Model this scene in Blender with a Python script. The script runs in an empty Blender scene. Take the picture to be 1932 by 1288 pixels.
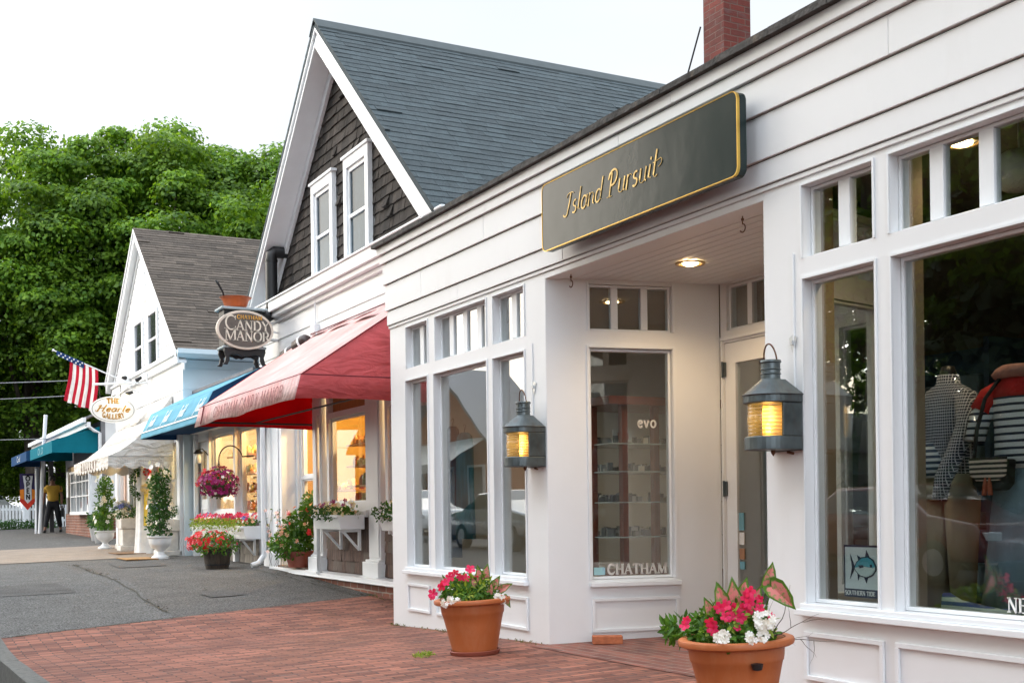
import bpy, bmesh, math, random
import numpy as np
from mathutils import Vector, Matrix, noise as mnoise
R = math.radians
sin, cos, pi = math.sin, math.cos, math.pi
random.seed(7)
C = bpy.context.scene.collection
S = bpy.context.scene

# ------------------------------------------------------------------ camera, sky, sun, exposure
AX = math.atan2(1201, 2260)                       # the street runs 28 degrees left of the lens axis
cam = bpy.data.cameras.new('camera'); camo = bpy.data.objects.new('camera', cam); C.objects.link(camo)
S.camera = camo
camo.location = (9.76, -4.0, 0.964)
fwd = Vector((-cos(AX), sin(AX), 0)); rgt = Vector((sin(AX), cos(AX), 0)); upv = Vector((0, 0, 1))
m3 = Matrix((rgt, upv, -fwd)).transposed()
m3 = m3 @ Matrix.Rotation(-0.013, 3, 'Z')
camo.rotation_euler = m3.to_euler()
cam.sensor_width = 36; cam.lens = 2260 / 1932 * 36
cam.shift_y = (960.4 - 644) / 1932
cam.clip_start = 0.05; cam.clip_end = 900
S.render.resolution_x = 1024; S.render.resolution_y = 682

SUN_AZ = Vector((-0.60, -0.75, 0)).normalized(); SUN_EL = R(16)
w = bpy.data.worlds.new('World'); S.world = w; w.use_nodes = True
nt = w.node_tree; nt.nodes.clear()
out = nt.nodes.new('ShaderNodeOutputWorld'); bg = nt.nodes.new('ShaderNodeBackground')
bg.inputs['Strength'].default_value = 0.12
sky = nt.nodes.new('ShaderNodeTexSky'); sky.sky_type = 'NISHITA'; sky.sun_disc = False
sky.sun_elevation = SUN_EL; sky.sun_rotation = math.atan2(SUN_AZ.x, SUN_AZ.y)
tc = nt.nodes.new('ShaderNodeTexCoord')
nz = nt.nodes.new('ShaderNodeTexNoise'); nz.inputs['Scale'].default_value = 1.6; nz.inputs['Detail'].default_value = 6
mp = nt.nodes.new('ShaderNodeMapping'); mp.inputs['Scale'].default_value = (1, 1, 3.2)
nt.links.new(tc.outputs['Generated'], mp.inputs['Vector']); nt.links.new(mp.outputs[0], nz.inputs['Vector'])
cr = nt.nodes.new('ShaderNodeValToRGB')
cr.color_ramp.elements[0].position = 0.3; cr.color_ramp.elements[0].color = (6.9, 8.3, 10.6, 1)
cr.color_ramp.elements[1].position = 0.68; cr.color_ramp.elements[1].color = (9.2, 10.5, 12.4, 1)
nt.links.new(nz.outputs['Fac'], cr.inputs['Fac'])
cr.color_ramp.elements[0].color = (0.86, 0.885, 0.915, 1); cr.color_ramp.elements[1].color = (1.0, 1.0, 1.0, 1)
# an evening overcast: luminous towards the street side where the sun went, dimmer behind the shops
def dotramp(vec, a, b, c0, c1):
    d = nt.nodes.new('ShaderNodeVectorMath'); d.operation = 'DOT_PRODUCT'; d.inputs[1].default_value = vec
    nt.links.new(tc.outputs['Generated'], d.inputs[0])
    m = nt.nodes.new('ShaderNodeMapRange'); m.interpolation_type = 'SMOOTHSTEP'; m.inputs['From Min'].default_value = a; m.inputs['From Max'].default_value = b
    nt.links.new(d.outputs['Value'], m.inputs['Value'])
    x = nt.nodes.new('ShaderNodeMixRGB'); nt.links.new(m.outputs[0], x.inputs['Fac'])
    if isinstance(c0, tuple): x.inputs['Color1'].default_value = c0
    else: nt.links.new(c0, x.inputs['Color1'])
    x.inputs['Color2'].default_value = c1
    return x.outputs[0]
base = dotramp((0.0, -1.0, 0.25), -0.25, 0.55, (3.35, 3.42, 3.45, 1), (13.2, 14.0, 15.2, 1))
glow = dotramp((SUN_AZ.x, SUN_AZ.y, 0.10), 0.55, 1.0, base, (16.5, 14.4, 11.8, 1))
wm = nt.nodes.new('ShaderNodeMixRGB'); wm.blend_type = 'MULTIPLY'; wm.inputs['Fac'].default_value = 1
nt.links.new(glow, wm.inputs['Color1']); nt.links.new(cr.outputs[0], wm.inputs['Color2'])
mx = nt.nodes.new('ShaderNodeMixRGB'); mx.inputs['Fac'].default_value = 0.90
nt.links.new(sky.outputs[0], mx.inputs['Color1']); nt.links.new(wm.outputs[0], mx.inputs['Color2'])
nt.links.new(mx.outputs[0], bg.inputs['Color']); nt.links.new(bg.outputs[0], out.inputs[0])

sl = bpy.data.lights.new('sun', 'SUN'); sl.energy = 0.9; sl.angle = R(24); sl.color = (1.0, 0.96, 0.90)
so = bpy.data.objects.new('sun', sl); C.objects.link(so)
sd = Vector((SUN_AZ.x * cos(SUN_EL), SUN_AZ.y * cos(SUN_EL), sin(SUN_EL)))
so.rotation_euler = sd.to_track_quat('Z', 'Y').to_euler(); so.location = (0, -20, 20)
S.view_settings.view_transform = 'Standard'; S.view_settings.look = 'None'
S.view_settings.exposure = 1.46; S.view_settings.gamma = 1.0
S.render.engine = 'CYCLES'
S.cycles.max_bounces = 7; S.cycles.transparent_max_bounces = 16; S.cycles.glossy_bounces = 4
S.cycles.transmission_bounces = 6; S.cycles.diffuse_bounces = 3
S.cycles.caustics_reflective = False; S.cycles.caustics_refractive = False
S.cycles.sample_clamp_indirect = 6

# ------------------------------------------------------------------ materials
MATS = {}
def newmat(name):
    m = bpy.data.materials.new(name); m.use_nodes = True
    n = m.node_tree; n.nodes.clear()
    o = n.nodes.new('ShaderNodeOutputMaterial')
    return m, n, o
def pr(n, **k):
    p = n.nodes.new('ShaderNodeBsdfPrincipled')
    for a, b in k.items(): p.inputs[a.replace('_', ' ')].default_value = b
    return p
def rgba(c): return (c[0], c[1], c[2], 1)
def mat(name, col, rough=0.6, var=0.12, scale=8.0, bump=0.1, bscale=60.0, metal=0.0, island=0.0, spec=0.5, stretch=(1, 1, 1), dirt=None, coat=0.0, hue=None, speck=0.0):
    """painted / solid surface with procedural mottling, optional per-piece variation and dirt"""
    if name in MATS: return MATS[name]
    m, n, o = newmat(name)
    p = pr(n, Roughness=rough, Metallic=metal); p.inputs['Specular IOR Level'].default_value = spec
    p.inputs['Coat Weight'].default_value = coat
    t = n.nodes.new('ShaderNodeTexCoord'); mpn = n.nodes.new('ShaderNodeMapping'); mpn.inputs['Scale'].default_value = stretch
    n.links.new(t.outputs['Object'], mpn.inputs['Vector'])
    a = n.nodes.new('ShaderNodeTexNoise'); a.inputs['Scale'].default_value = scale; a.inputs['Detail'].default_value = 5
    n.links.new(mpn.outputs[0], a.inputs['Vector'])
    r = n.nodes.new('ShaderNodeMapRange'); r.inputs['From Min'].default_value = 0.3; r.inputs['From Max'].default_value = 0.7
    r.inputs['To Min'].default_value = 1 - var; r.inputs['To Max'].default_value = 1 + var
    n.links.new(a.outputs['Fac'], r.inputs['Value'])
    mul = n.nodes.new('ShaderNodeVectorMath'); mul.operation = 'SCALE'; mul.inputs[0].default_value = col[:3]
    n.links.new(r.outputs[0], mul.inputs['Scale'])
    last = mul.outputs[0]
    if hue:
        g2 = n.nodes.new('ShaderNodeNewGeometry'); mxx = n.nodes.new('ShaderNodeMixRGB'); mxx.inputs['Color2'].default_value = rgba(hue)
        pw = n.nodes.new('ShaderNodeMath'); pw.operation = 'POWER'; pw.inputs[1].default_value = 1.6
        n.links.new(g2.outputs['Random Per Island'], pw.inputs[0]); n.links.new(pw.outputs[0], mxx.inputs['Fac']); n.links.new(last, mxx.inputs['Color1']); last = mxx.outputs[0]
    if island:
        g = n.nodes.new('ShaderNodeNewGeometry'); r2 = n.nodes.new('ShaderNodeMapRange')
        r2.inputs['To Min'].default_value = 1 - island; r2.inputs['To Max'].default_value = 1 + island
        mth = n.nodes.new('ShaderNodeMath'); mth.operation = 'MULTIPLY'; mth.inputs[1].default_value = 7.31
        fr = n.nodes.new('ShaderNodeMath'); fr.operation = 'FRACT'
        n.links.new(g.outputs['Random Per Island'], mth.inputs[0]); n.links.new(mth.outputs[0], fr.inputs[0])
        n.links.new(fr.outputs[0], r2.inputs['Value'])
        m2 = n.nodes.new('ShaderNodeVectorMath'); m2.operation = 'SCALE'
        n.links.new(last, m2.inputs[0]); n.links.new(r2.outputs[0], m2.inputs['Scale']); last = m2.outputs[0]
    if dirt:
        d = n.nodes.new('ShaderNodeTexNoise'); d.inputs['Scale'].default_value = dirt[1]; d.inputs['Detail'].default_value = 8; d.inputs['Roughness'].default_value = 0.7
        mp2 = n.nodes.new('ShaderNodeMapping'); mp2.inputs['Scale'].default_value = (1, 1, 0.25)
        n.links.new(t.outputs['Object'], mp2.inputs['Vector']); n.links.new(mp2.outputs[0], d.inputs['Vector'])
        r3 = n.nodes.new('ShaderNodeMapRange'); r3.inputs['From Min'].default_value = 0.56; r3.inputs['From Max'].default_value = 0.78
        r3.inputs['To Max'].default_value = dirt[2]
        n.links.new(d.outputs['Fac'], r3.inputs['Value'])
        mm = n.nodes.new('ShaderNodeMixRGB'); mm.inputs['Color2'].default_value = rgba(dirt[0])
        n.links.new(r3.outputs[0], mm.inputs['Fac']); n.links.new(last, mm.inputs['Color1']); last = mm.outputs[0]
    if speck:
        vv = n.nodes.new('ShaderNodeTexNoise'); vv.inputs['Scale'].default_value = 58; vv.inputs['Detail'].default_value = 3; vv.inputs['Roughness'].default_value = 0.8
        n.links.new(t.outputs['Object'], vv.inputs['Vector'])
        rs = n.nodes.new('ShaderNodeMapRange'); rs.inputs['From Min'].default_value = 0.38; rs.inputs['From Max'].default_value = 0.62; rs.inputs['To Min'].default_value = 1 - speck; rs.inputs['To Max'].default_value = 1 + speck
        n.links.new(vv.outputs['Fac'], rs.inputs['Value'])
        ss = n.nodes.new('ShaderNodeVectorMath'); ss.operation = 'SCALE'; n.links.new(last, ss.inputs[0]); n.links.new(rs.outputs[0], ss.inputs['Scale']); last = ss.outputs[0]
    n.links.new(last, p.inputs['Base Color'])
    if bump:
        b = n.nodes.new('ShaderNodeTexNoise'); b.inputs['Scale'].default_value = bscale; b.inputs['Detail'].default_value = 4
        n.links.new(mpn.outputs[0], b.inputs['Vector'])
        bp = n.nodes.new('ShaderNodeBump'); bp.inputs['Strength'].default_value = bump; bp.inputs['Distance'].default_value = 0.01
        n.links.new(b.outputs['Fac'], bp.inputs['Height']); n.links.new(bp.outputs[0], p.inputs['Normal'])
    n.links.new(p.outputs[0], o.inputs[0]); MATS[name] = m
    return m
def brickmat(name, c1, c2, mortar, bw, bh, axes='XZ', msize=0.006, rough=0.85, bump=0.5, var=0.35, offset=(0, 0)):
    if name in MATS: return MATS[name]
    m, n, o = newmat(name)
    p = pr(n, Roughness=rough)
    t = n.nodes.new('ShaderNodeTexCoord'); s = n.nodes.new('ShaderNodeSeparateXYZ'); cb = n.nodes.new('ShaderNodeCombineXYZ')
    n.links.new(t.outputs['Object'], s.inputs[0])
    n.links.new(s.outputs[axes[0]], cb.inputs[0]); n.links.new(s.outputs[axes[1]], cb.inputs[1])
    wn = n.nodes.new('ShaderNodeTexNoise'); wn.inputs['Scale'].default_value = 5; n.links.new(cb.outputs[0], wn.inputs['Vector'])
    wob = n.nodes.new('ShaderNodeVectorMath'); wob.operation = 'SCALE'; wob.inputs['Scale'].default_value = 0.022
    n.links.new(wn.outputs['Color'], wob.inputs[0])
    ad = n.nodes.new('ShaderNodeVectorMath'); ad.operation = 'ADD'
    n.links.new(cb.outputs[0], ad.inputs[0]); n.links.new(wob.outputs[0], ad.inputs[1])
    b = n.nodes.new('ShaderNodeTexBrick'); b.inputs['Scale'].default_value = 1
    b.inputs['Brick Width'].default_value = bw; b.inputs['Row Height'].default_value = bh
    b.inputs['Mortar Size'].default_value = msize; b.inputs['Mortar Smooth'].default_value = 0.3
    b.inputs['Color1'].default_value = rgba(c1); b.inputs['Color2'].default_value = rgba(c2); b.inputs['Mortar'].default_value = rgba(mortar)
    b.offset = 0.5
    n.links.new(ad.outputs[0], b.inputs['Vector'])
    a = n.nodes.new('ShaderNodeTexNoise'); a.inputs['Scale'].default_value = 1.3; a.inputs['Detail'].default_value = 8; a.inputs['Roughness'].default_value = 0.65
    n.links.new(cb.outputs[0], a.inputs['Vector'])
    r = n.nodes.new('ShaderNodeMapRange'); r.inputs['From Min'].default_value = 0.3; r.inputs['From Max'].default_value = 0.7
    r.inputs['To Min'].default_value = 1 - var; r.inputs['To Max'].default_value = 1 + var
    n.links.new(a.outputs['Fac'], r.inputs['Value'])
    mul = n.nodes.new('ShaderNodeVectorMath'); mul.operation = 'SCALE'
    n.links.new(b.outputs['Color'], mul.inputs[0]); n.links.new(r.outputs[0], mul.inputs['Scale'])
    # odd dark / grey bricks
    vo = n.nodes.new('ShaderNodeTexNoise'); vo.inputs['Scale'].default_value = 9; vo.inputs['Detail'].default_value = 2
    mpp = n.nodes.new('ShaderNodeMapping'); mpp.inputs['Scale'].default_value = (0.5, 1.6, 1)
    n.links.new(cb.outputs[0], mpp.inputs['Vector']); n.links.new(mpp.outputs[0], vo.inputs['Vector'])
    r4 = n.nodes.new('ShaderNodeMapRange'); r4.inputs['From Min'].default_value = 0.56; r4.inputs['From Max'].default_value = 0.75; r4.inputs['To Max'].default_value = 0.6
    n.links.new(vo.outputs['Fac'], r4.inputs['Value'])
    m4 = n.nodes.new('ShaderNodeMixRGB'); m4.inputs['Color2'].default_value = (0.10, 0.08, 0.078, 1)
    n.links.new(r4.outputs[0], m4.inputs['Fac']); n.links.new(mul.outputs[0], m4.inputs['Color1'])
    n.links.new(m4.outputs[0], p.inputs['Base Color'])
    fine = n.nodes.new('ShaderNodeTexNoise'); fine.inputs['Scale'].default_value = 60; fine.inputs['Detail'].default_value = 5
    n.links.new(cb.outputs[0], fine.inputs['Vector'])
    su = n.nodes.new('ShaderNodeMath'); su.operation = 'MULTIPLY_ADD'; su.inputs[1].default_value = -1.0
    n.links.new(b.outputs['Fac'], su.inputs[0])
    fm = n.nodes.new('ShaderNodeMath'); fm.operation = 'MULTIPLY'; fm.inputs[1].default_value = 0.45
    n.links.new(fine.outputs['Fac'], fm.inputs[0]); n.links.new(fm.outputs[0], su.inputs[2])
    bp = n.nodes.new('ShaderNodeBump'); bp.inputs['Strength'].default_value = bump; bp.inputs['Distance'].default_value = 0.012
    n.links.new(su.outputs[0], bp.inputs['Height']); n.links.new(bp.outputs[0], p.inputs['Normal'])
    n.links.new(p.outputs[0], o.inputs[0]); MATS[name] = m
    return m
def leafmat(name, c1, c2, trans=0.35, rough=0.5):
    if name in MATS: return MATS[name]
    m, n, o = newmat(name)
    g = n.nodes.new('ShaderNodeNewGeometry')
    mxr = n.nodes.new('ShaderNodeMixRGB'); mxr.inputs['Color1'].default_value = rgba(c1); mxr.inputs['Color2'].default_value = rgba(c2)
    n.links.new(g.outputs['Random Per Island'], mxr.inputs['Fac'])
    p = pr(n, Roughness=rough); n.links.new(mxr.outputs[0], p.inputs['Base Color'])
    p.inputs['Specular IOR Level'].default_value = 0.3
    tr = n.nodes.new('ShaderNodeBsdfTranslucent')
    gm = n.nodes.new('ShaderNodeMixRGB'); gm.blend_type = 'MULTIPLY'; gm.inputs['Fac'].default_value = 1; gm.inputs['Color2'].default_value = (1.5, 1.35, 0.6, 1)
    n.links.new(mxr.outputs[0], gm.inputs['Color1']); n.links.new(gm.outputs[0], tr.inputs['Color'])
    ms = n.nodes.new('ShaderNodeMixShader'); ms.inputs[0].default_value = trans
    n.links.new(p.outputs[0], ms.inputs[1]); n.links.new(tr.outputs[0], ms.inputs[2]); n.links.new(ms.outputs[0], o.inputs[0])
    MATS[name] = m; return m
def schlick(n, f0=0.043, boost=1.0):
    # two-sided Fresnel: the panes are thin boxes and the ray is not bent inside them
    g = n.nodes.new('ShaderNodeNewGeometry'); d = n.nodes.new('ShaderNodeVectorMath'); d.operation = 'DOT_PRODUCT'
    n.links.new(g.outputs['Incoming'], d.inputs[0]); n.links.new(g.outputs['Normal'], d.inputs[1])
    def mth(op, a, b=None):
        q = n.nodes.new('ShaderNodeMath'); q.operation = op
        for i_, x_ in enumerate((a, b)):
            if x_ is None: continue
            if isinstance(x_, (int, float)): q.inputs[i_].default_value = x_
            else: n.links.new(x_, q.inputs[i_])
        return q.outputs[0]
    c = mth('ABSOLUTE', d.outputs['Value']); p = mth('POWER', mth('SUBTRACT', 1.0, c), 5.0)
    f = mth('MULTIPLY', mth('ADD', mth('MULTIPLY', p, 1 - f0), f0), boost)
    return mth('MINIMUM', f, 1.0)
def glassmat(name, tint=(0.9, 0.95, 0.94), ior=1.5, rough=0.0, boost=1.0, wob=0.0):
    if name in MATS: return MATS[name]
    m, n, o = newmat(name)
    tr = n.nodes.new('ShaderNodeBsdfTransparent'); tr.inputs['Color'].default_value = rgba(tint)
    gl = n.nodes.new('ShaderNodeBsdfGlossy'); gl.inputs['Roughness'].default_value = rough; gl.inputs['Color'].default_value = (1, 1, 1, 1)
    if wob:
        t = n.nodes.new('ShaderNodeTexCoord'); nn = n.nodes.new('ShaderNodeTexNoise'); nn.inputs['Scale'].default_value = 1.8; nn.inputs['Detail'].default_value = 1
        n.links.new(t.outputs['Object'], nn.inputs['Vector'])
        bp = n.nodes.new('ShaderNodeBump'); bp.inputs['Strength'].default_value = wob; bp.inputs['Distance'].default_value = 0.02
        n.links.new(nn.outputs['Fac'], bp.inputs['Height']); n.links.new(bp.outputs[0], gl.inputs['Normal'])
    fr = schlick(n, 0.043, boost)
    ms = n.nodes.new('ShaderNodeMixShader')
    n.links.new(fr, ms.inputs[0]); n.links.new(tr.outputs[0], ms.inputs[1]); n.links.new(gl.outputs[0], ms.inputs[2])
    n.links.new(ms.outputs[0], o.inputs[0]); MATS[name] = m; return m
def emit(name, col, st):
    if name in MATS: return MATS[name]
    m, n, o = newmat(name)
    e = n.nodes.new('ShaderNodeEmission'); e.inputs['Color'].default_value = rgba(col); e.inputs['Strength'].default_value = st
    n.links.new(e.outputs[0], o.inputs[0]); MATS[name] = m; return m
def fabricmat(name, col, trans=0.35, rough=0.85, var=0.08, fold=0.25, fade=None):
    if name in MATS: return MATS[name]
    m, n, o = newmat(name)
    t = n.nodes.new('ShaderNodeTexCoord')
    a = n.nodes.new('ShaderNodeTexNoise'); a.inputs['Scale'].default_value = 4; a.inputs['Detail'].default_value = 7
    n.links.new(t.outputs['Object'], a.inputs['Vector'])
    r = n.nodes.new('ShaderNodeMapRange'); r.inputs['From Min'].default_value = 0.3; r.inputs['From Max'].default_value = 0.7
    r.inputs['To Min'].default_value = 1 - var; r.inputs['To Max'].default_value = 1 + var
    n.links.new(a.outputs['Fac'], r.inputs['Value'])
    mul = n.nodes.new('ShaderNodeVectorMath'); mul.operation = 'SCALE'; mul.inputs[0].default_value = col
    n.links.new(r.outputs[0], mul.inputs['Scale'])
    last = mul.outputs[0]
    if fade:
        f = n.nodes.new('ShaderNodeTexNoise'); f.inputs['Scale'].default_value = 2.2; f.inputs['Detail'].default_value = 6
        n.links.new(t.outputs['Object'], f.inputs['Vector'])
        r2 = n.nodes.new('ShaderNodeMapRange'); r2.inputs['From Min'].default_value = 0.35; r2.inputs['From Max'].default_value = 0.65
        n.links.new(f.outputs['Fac'], r2.inputs['Value'])
        mm = n.nodes.new('ShaderNodeMixRGB'); mm.inputs['Color2'].default_value = rgba(fade)
        n.links.new(r2.outputs[0], mm.inputs['Fac']); n.links.new(last, mm.inputs['Color1']); last = mm.outputs[0]
    d = pr(n, Roughness=rough); n.links.new(last, d.inputs['Base Color']); d.inputs['Specular IOR Level'].default_value = 0.15
    wv = n.nodes.new('ShaderNodeTexNoise'); wv.inputs['Scale'].default_value = 2.5; wv.inputs['Detail'].default_value = 3; wv.inputs['Distortion'].default_value = 1.5
    mpn = n.nodes.new('ShaderNodeMapping'); mpn.inputs['Scale'].default_value = (1, 1, 3)
    n.links.new(t.outputs['Object'], mpn.inputs['Vector']); n.links.new(mpn.outputs[0], wv.inputs['Vector'])
    bp = n.nodes.new('ShaderNodeBump'); bp.inputs['Strength'].default_value = fold; bp.inputs['Distance'].default_value = 0.15
    n.links.new(wv.outputs['Fac'], bp.inputs['Height']); n.links.new(bp.outputs[0], d.inputs['Normal'])
    tr = n.nodes.new('ShaderNodeBsdfTranslucent'); n.links.new(last, tr.inputs['Color'])
    ms = n.nodes.new('ShaderNodeMixShader'); ms.inputs[0].default_value = trans
    n.links.new(d.outputs[0], ms.inputs[1]); n.links.new(tr.outputs[0], ms.inputs[2]); n.links.new(ms.outputs[0], o.inputs[0])
    MATS[name] = m; return m
def wavemat(name, c1, c2, scale, axis='Z', rough=0.8, thresh=0.5, var=0.1):
    """woven stripes (horizontal when axis is Z)"""
    if name in MATS: return MATS[name]
    m, n, o = newmat(name)
    t = n.nodes.new('ShaderNodeTexCoord'); wv = n.nodes.new('ShaderNodeTexWave'); wv.wave_type = 'BANDS'; wv.bands_direction = axis
    wv.inputs['Scale'].default_value = scale; wv.inputs['Distortion'].default_value = 0.6; wv.inputs['Detail'].default_value = 1; wv.inputs['Detail Scale'].default_value = 0.6
    n.links.new(t.outputs['Object'], wv.inputs['Vector'])
    cr_ = n.nodes.new('ShaderNodeValToRGB'); cr_.color_ramp.interpolation = 'CONSTANT'
    cr_.color_ramp.elements[0].color = rgba(c1); cr_.color_ramp.elements[1].position = thresh; cr_.color_ramp.elements[1].color = rgba(c2)
    n.links.new(wv.outputs['Fac'], cr_.inputs['Fac'])
    p = pr(n, Roughness=rough); n.links.new(cr_.outputs[0], p.inputs['Base Color']); n.links.new(p.outputs[0], o.inputs[0])
    MATS[name] = m; return m
def ginghammat(name):
    if name in MATS: return MATS[name]
    m, n, o = newmat(name)
    t = n.nodes.new('ShaderNodeTexCoord'); outs = []
    for ax in 'XZ':
        wv = n.nodes.new('ShaderNodeTexWave'); wv.bands_direction = ax; wv.inputs['Scale'].default_value = 22 if ax == 'Z' else 30
        wv.inputs['Distortion'].default_value = 0.5; wv.inputs['Detail Scale'].default_value = 0.5
        n.links.new(t.outputs['Object'], wv.inputs['Vector'])
        g = n.nodes.new('ShaderNodeMath'); g.operation = 'GREATER_THAN'; g.inputs[1].default_value = 0.90
        n.links.new(wv.outputs['Fac'], g.inputs[0]); outs.append(g)
    mx_ = n.nodes.new('ShaderNodeMath'); mx_.operation = 'MAXIMUM'; n.links.new(outs[0].outputs[0], mx_.inputs[0]); n.links.new(outs[1].outputs[0], mx_.inputs[1])
    mm = n.nodes.new('ShaderNodeMixRGB'); mm.inputs['Color1'].default_value = (0.015, 0.022, 0.05, 1); mm.inputs['Color2'].default_value = (0.6, 0.62, 0.66, 1)
    n.links.new(mx_.outputs[0], mm.inputs['Fac'])
    p = pr(n, Roughness=0.85); n.links.new(mm.outputs[0], p.inputs['Base Color']); n.links.new(p.outputs[0], o.inputs[0])
    MATS[name] = m; return m

WHITE = mat('white_paint', (0.79, 0.80, 0.805), 0.42, 0.02, 3, 0.10, 14, dirt=((0.50, 0.47, 0.42), 2.6, 0.14), stretch=(0.35, 1, 1))
WHITE2 = mat('white_trim_paint', (0.79, 0.81, 0.825), 0.4, 0.03, 5, 0.08, 25)
SHADEBLUE = mat('blue_shaded_white_paint', (0.66, 0.77, 0.83), 0.5, 0.03, 3, 0.06, 20)  # white paint with the side wall's bluish shade put into the colour
CREAM = mat('cream_paint', (0.72, 0.66, 0.56), 0.5, 0.04, 4, 0.05, 20)
DARKGAP = mat('old_tar_edge', (0.07, 0.065, 0.06), 0.9, 0.5, 12, 0.8, 50, dirt=((0.22, 0.17, 0.12), 9, 0.9))
BRICK = brickmat('chimney_brick', (0.15, 0.024, 0.015), (0.09, 0.017, 0.012), (0.12, 0.06, 0.045), 0.20, 0.068, 'XZ', 0.007)
BRICKY = brickmat('chimney_brick_side', (0.15, 0.024, 0.015), (0.09, 0.017, 0.012), (0.12, 0.06, 0.045), 0.20, 0.068, 'YZ', 0.007)
BRICKB = brickmat('base_brick', (0.24, 0.085, 0.05), (0.17, 0.055, 0.035), (0.30, 0.25, 0.21), 0.21, 0.072, 'XZ', 0.008)
PAVE = brickmat('brick_paving', (0.34, 0.128, 0.082), (0.135, 0.045, 0.029), (0.045, 0.033, 0.027), 0.20, 0.062, 'YX', 0.005, bump=1.0, var=0.34)
PAVE2 = brickmat('brick_paving_entry', (0.26, 0.095, 0.068), (0.13, 0.045, 0.033), (0.24, 0.17, 0.135), 0.20, 0.075, 'XY', 0.006, bump=0.9, var=0.35)
GLASS = glassmat('window_glass', (0.90, 0.935, 0.93), 1.55, 0.0, 2.6, 0.03)
GLASSW = glassmat('old_window_glass', (0.55, 0.62, 0.66), 1.55, 0.02, 0.45, 0.12)
GLASSC = glassmat('shop_window_glass', (0.93, 0.94, 0.92), 1.5, 0.0, 0.5, 0.03)
CLEAR = glassmat('lantern_glass', (0.97, 0.95, 0.88), 1.45, 0.02, 1.0)
TERRA = mat('terracotta', (0.44, 0.125, 0.036), 0.5, 0.10, 5, 0.12, 40, dirt=((0.5, 0.24, 0.13), 5, 0.5))
TERRAD = mat('terracotta_saucer', (0.26, 0.07, 0.045), 0.6, 0.1, 5, 0.1, 40)
SOIL = mat('potting_soil', (0.035, 0.024, 0.018), 0.95, 0.3, 20, 0.9, 60)
PEWTER = mat('weathered_copper', (0.105, 0.125, 0.13), 0.42, 0.35, 9, 0.15, 30, metal=0.75, dirt=((0.10, 0.065, 0.05), 7, 0.9))
COPPER = mat('brown_wire', (0.13, 0.06, 0.035), 0.5, 0.2, 9, 0.1, 30, metal=0.6)
GOLD = mat('gold_leaf', (0.70, 0.46, 0.11), 0.3, 0.1, 9, 0.05, 30, metal=1.0)
IRON = mat('black_iron', (0.008, 0.008, 0.009), 0.5, 0.2, 9, 0.15, 30)
BLACKW = mat('dark_lettering', (0.02, 0.02, 0.022), 0.6, 0.05, 9, 0)
WHITEL = mat('white_lettering', (0.85, 0.86, 0.84), 0.6, 0.02, 9, 0)
LEAF1 = leafmat('leaf_mid', (0.045, 0.13, 0.02), (0.11, 0.24, 0.035))
LEAF2 = leafmat('leaf_lime', (0.16, 0.28, 0.03), (0.30, 0.38, 0.05))
LEAF3 = leafmat('leaf_deep', (0.022, 0.075, 0.02), (0.05, 0.13, 0.03))
TREEL = leafmat('maple_leaf', (0.048, 0.125, 0.014), (0.165, 0.285, 0.026), 0.48)
CONIF = leafmat('conifer_needles', (0.012, 0.03, 0.012), (0.03, 0.055, 0.02), 0.1)
PINK = leafmat('pink_petal', (0.75, 0.02, 0.07), (0.72, 0.03, 0.16), 0.25)
RED = leafmat('red_petal', (0.55, 0.01, 0.02), (0.75, 0.05, 0.06), 0.2)
PURP = leafmat('purple_petal', (0.22, 0.008, 0.07), (0.36, 0.03, 0.20), 0.2)
WHITEP = leafmat('white_petal', (0.8, 0.8, 0.76), (0.85, 0.85, 0.85), 0.15)
PEACH = leafmat('peach_petal', (0.75, 0.32, 0.2), (0.8, 0.55, 0.35), 0.2)
CREAMP = leafmat('cream_petal', (0.75, 0.62, 0.3), (0.8, 0.72, 0.5), 0.2)
BLUEP = leafmat('blue_petal', (0.06, 0.07, 0.3), (0.2, 0.26, 0.5), 0.1)
GREYP = leafmat('silver_leaf', (0.3, 0.34, 0.36), (0.5, 0.52, 0.55), 0.1)
CALP, n_, o_ = newmat('caladium_variegation')
t_ = n_.nodes.new('ShaderNodeTexCoord'); a_ = n_.nodes.new('ShaderNodeTexNoise'); a_.inputs['Scale'].default_value = 55; a_.inputs['Detail'].default_value = 4
n_.links.new(t_.outputs['Object'], a_.inputs['Vector'])
c_ = n_.nodes.new('ShaderNodeValToRGB'); c_.color_ramp.elements[0].position = .38; c_.color_ramp.elements[0].color = (.16, .26, .06, 1); c_.color_ramp.elements[1].position = .52; c_.color_ramp.elements[1].color = (.62, .20, .18, 1)
n_.links.new(a_.outputs['Fac'], c_.inputs['Fac']); p_ = pr(n_, Roughness=.5); n_.links.new(c_.outputs[0], p_.inputs['Base Color']); n_.links.new(p_.outputs[0], o_.inputs[0])
BARK = mat('bark', (0.06, 0.047, 0.036), 0.9, 0.3, 6, 0.8, 18, stretch=(1, 1, 0.3))
SHING = mat('weathered_shingle', (0.022, 0.017, 0.014), 0.9, 0.5, 14, 0.9, 60, stretch=(3, 3, 0.35), island=0.5, hue=(0.055, 0.046, 0.04))
SHINGW = mat('grey_brown_shingle', (0.105, 0.062, 0.048), 0.9, 0.5, 14, 0.9, 50, stretch=(3.5, 3.5, 0.3), island=0.16, hue=(0.12, 0.095, 0.08), dirt=((0.26, 0.22, 0.19), 9, 0.5))
ROOFB = mat('slate_roof_shingle', (0.052, 0.070, 0.078), 0.9, 0.14, 9, 0.6, 160, island=0.16, dirt=((0.085, 0.10, 0.105), 1.5, 0.5), speck=0.2)
ROOFT = mat('tan_roof_shingle', (0.090, 0.072, 0.057), 0.9, 0.14, 9, 0.5, 160, island=0.34, speck=0.2)
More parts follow.
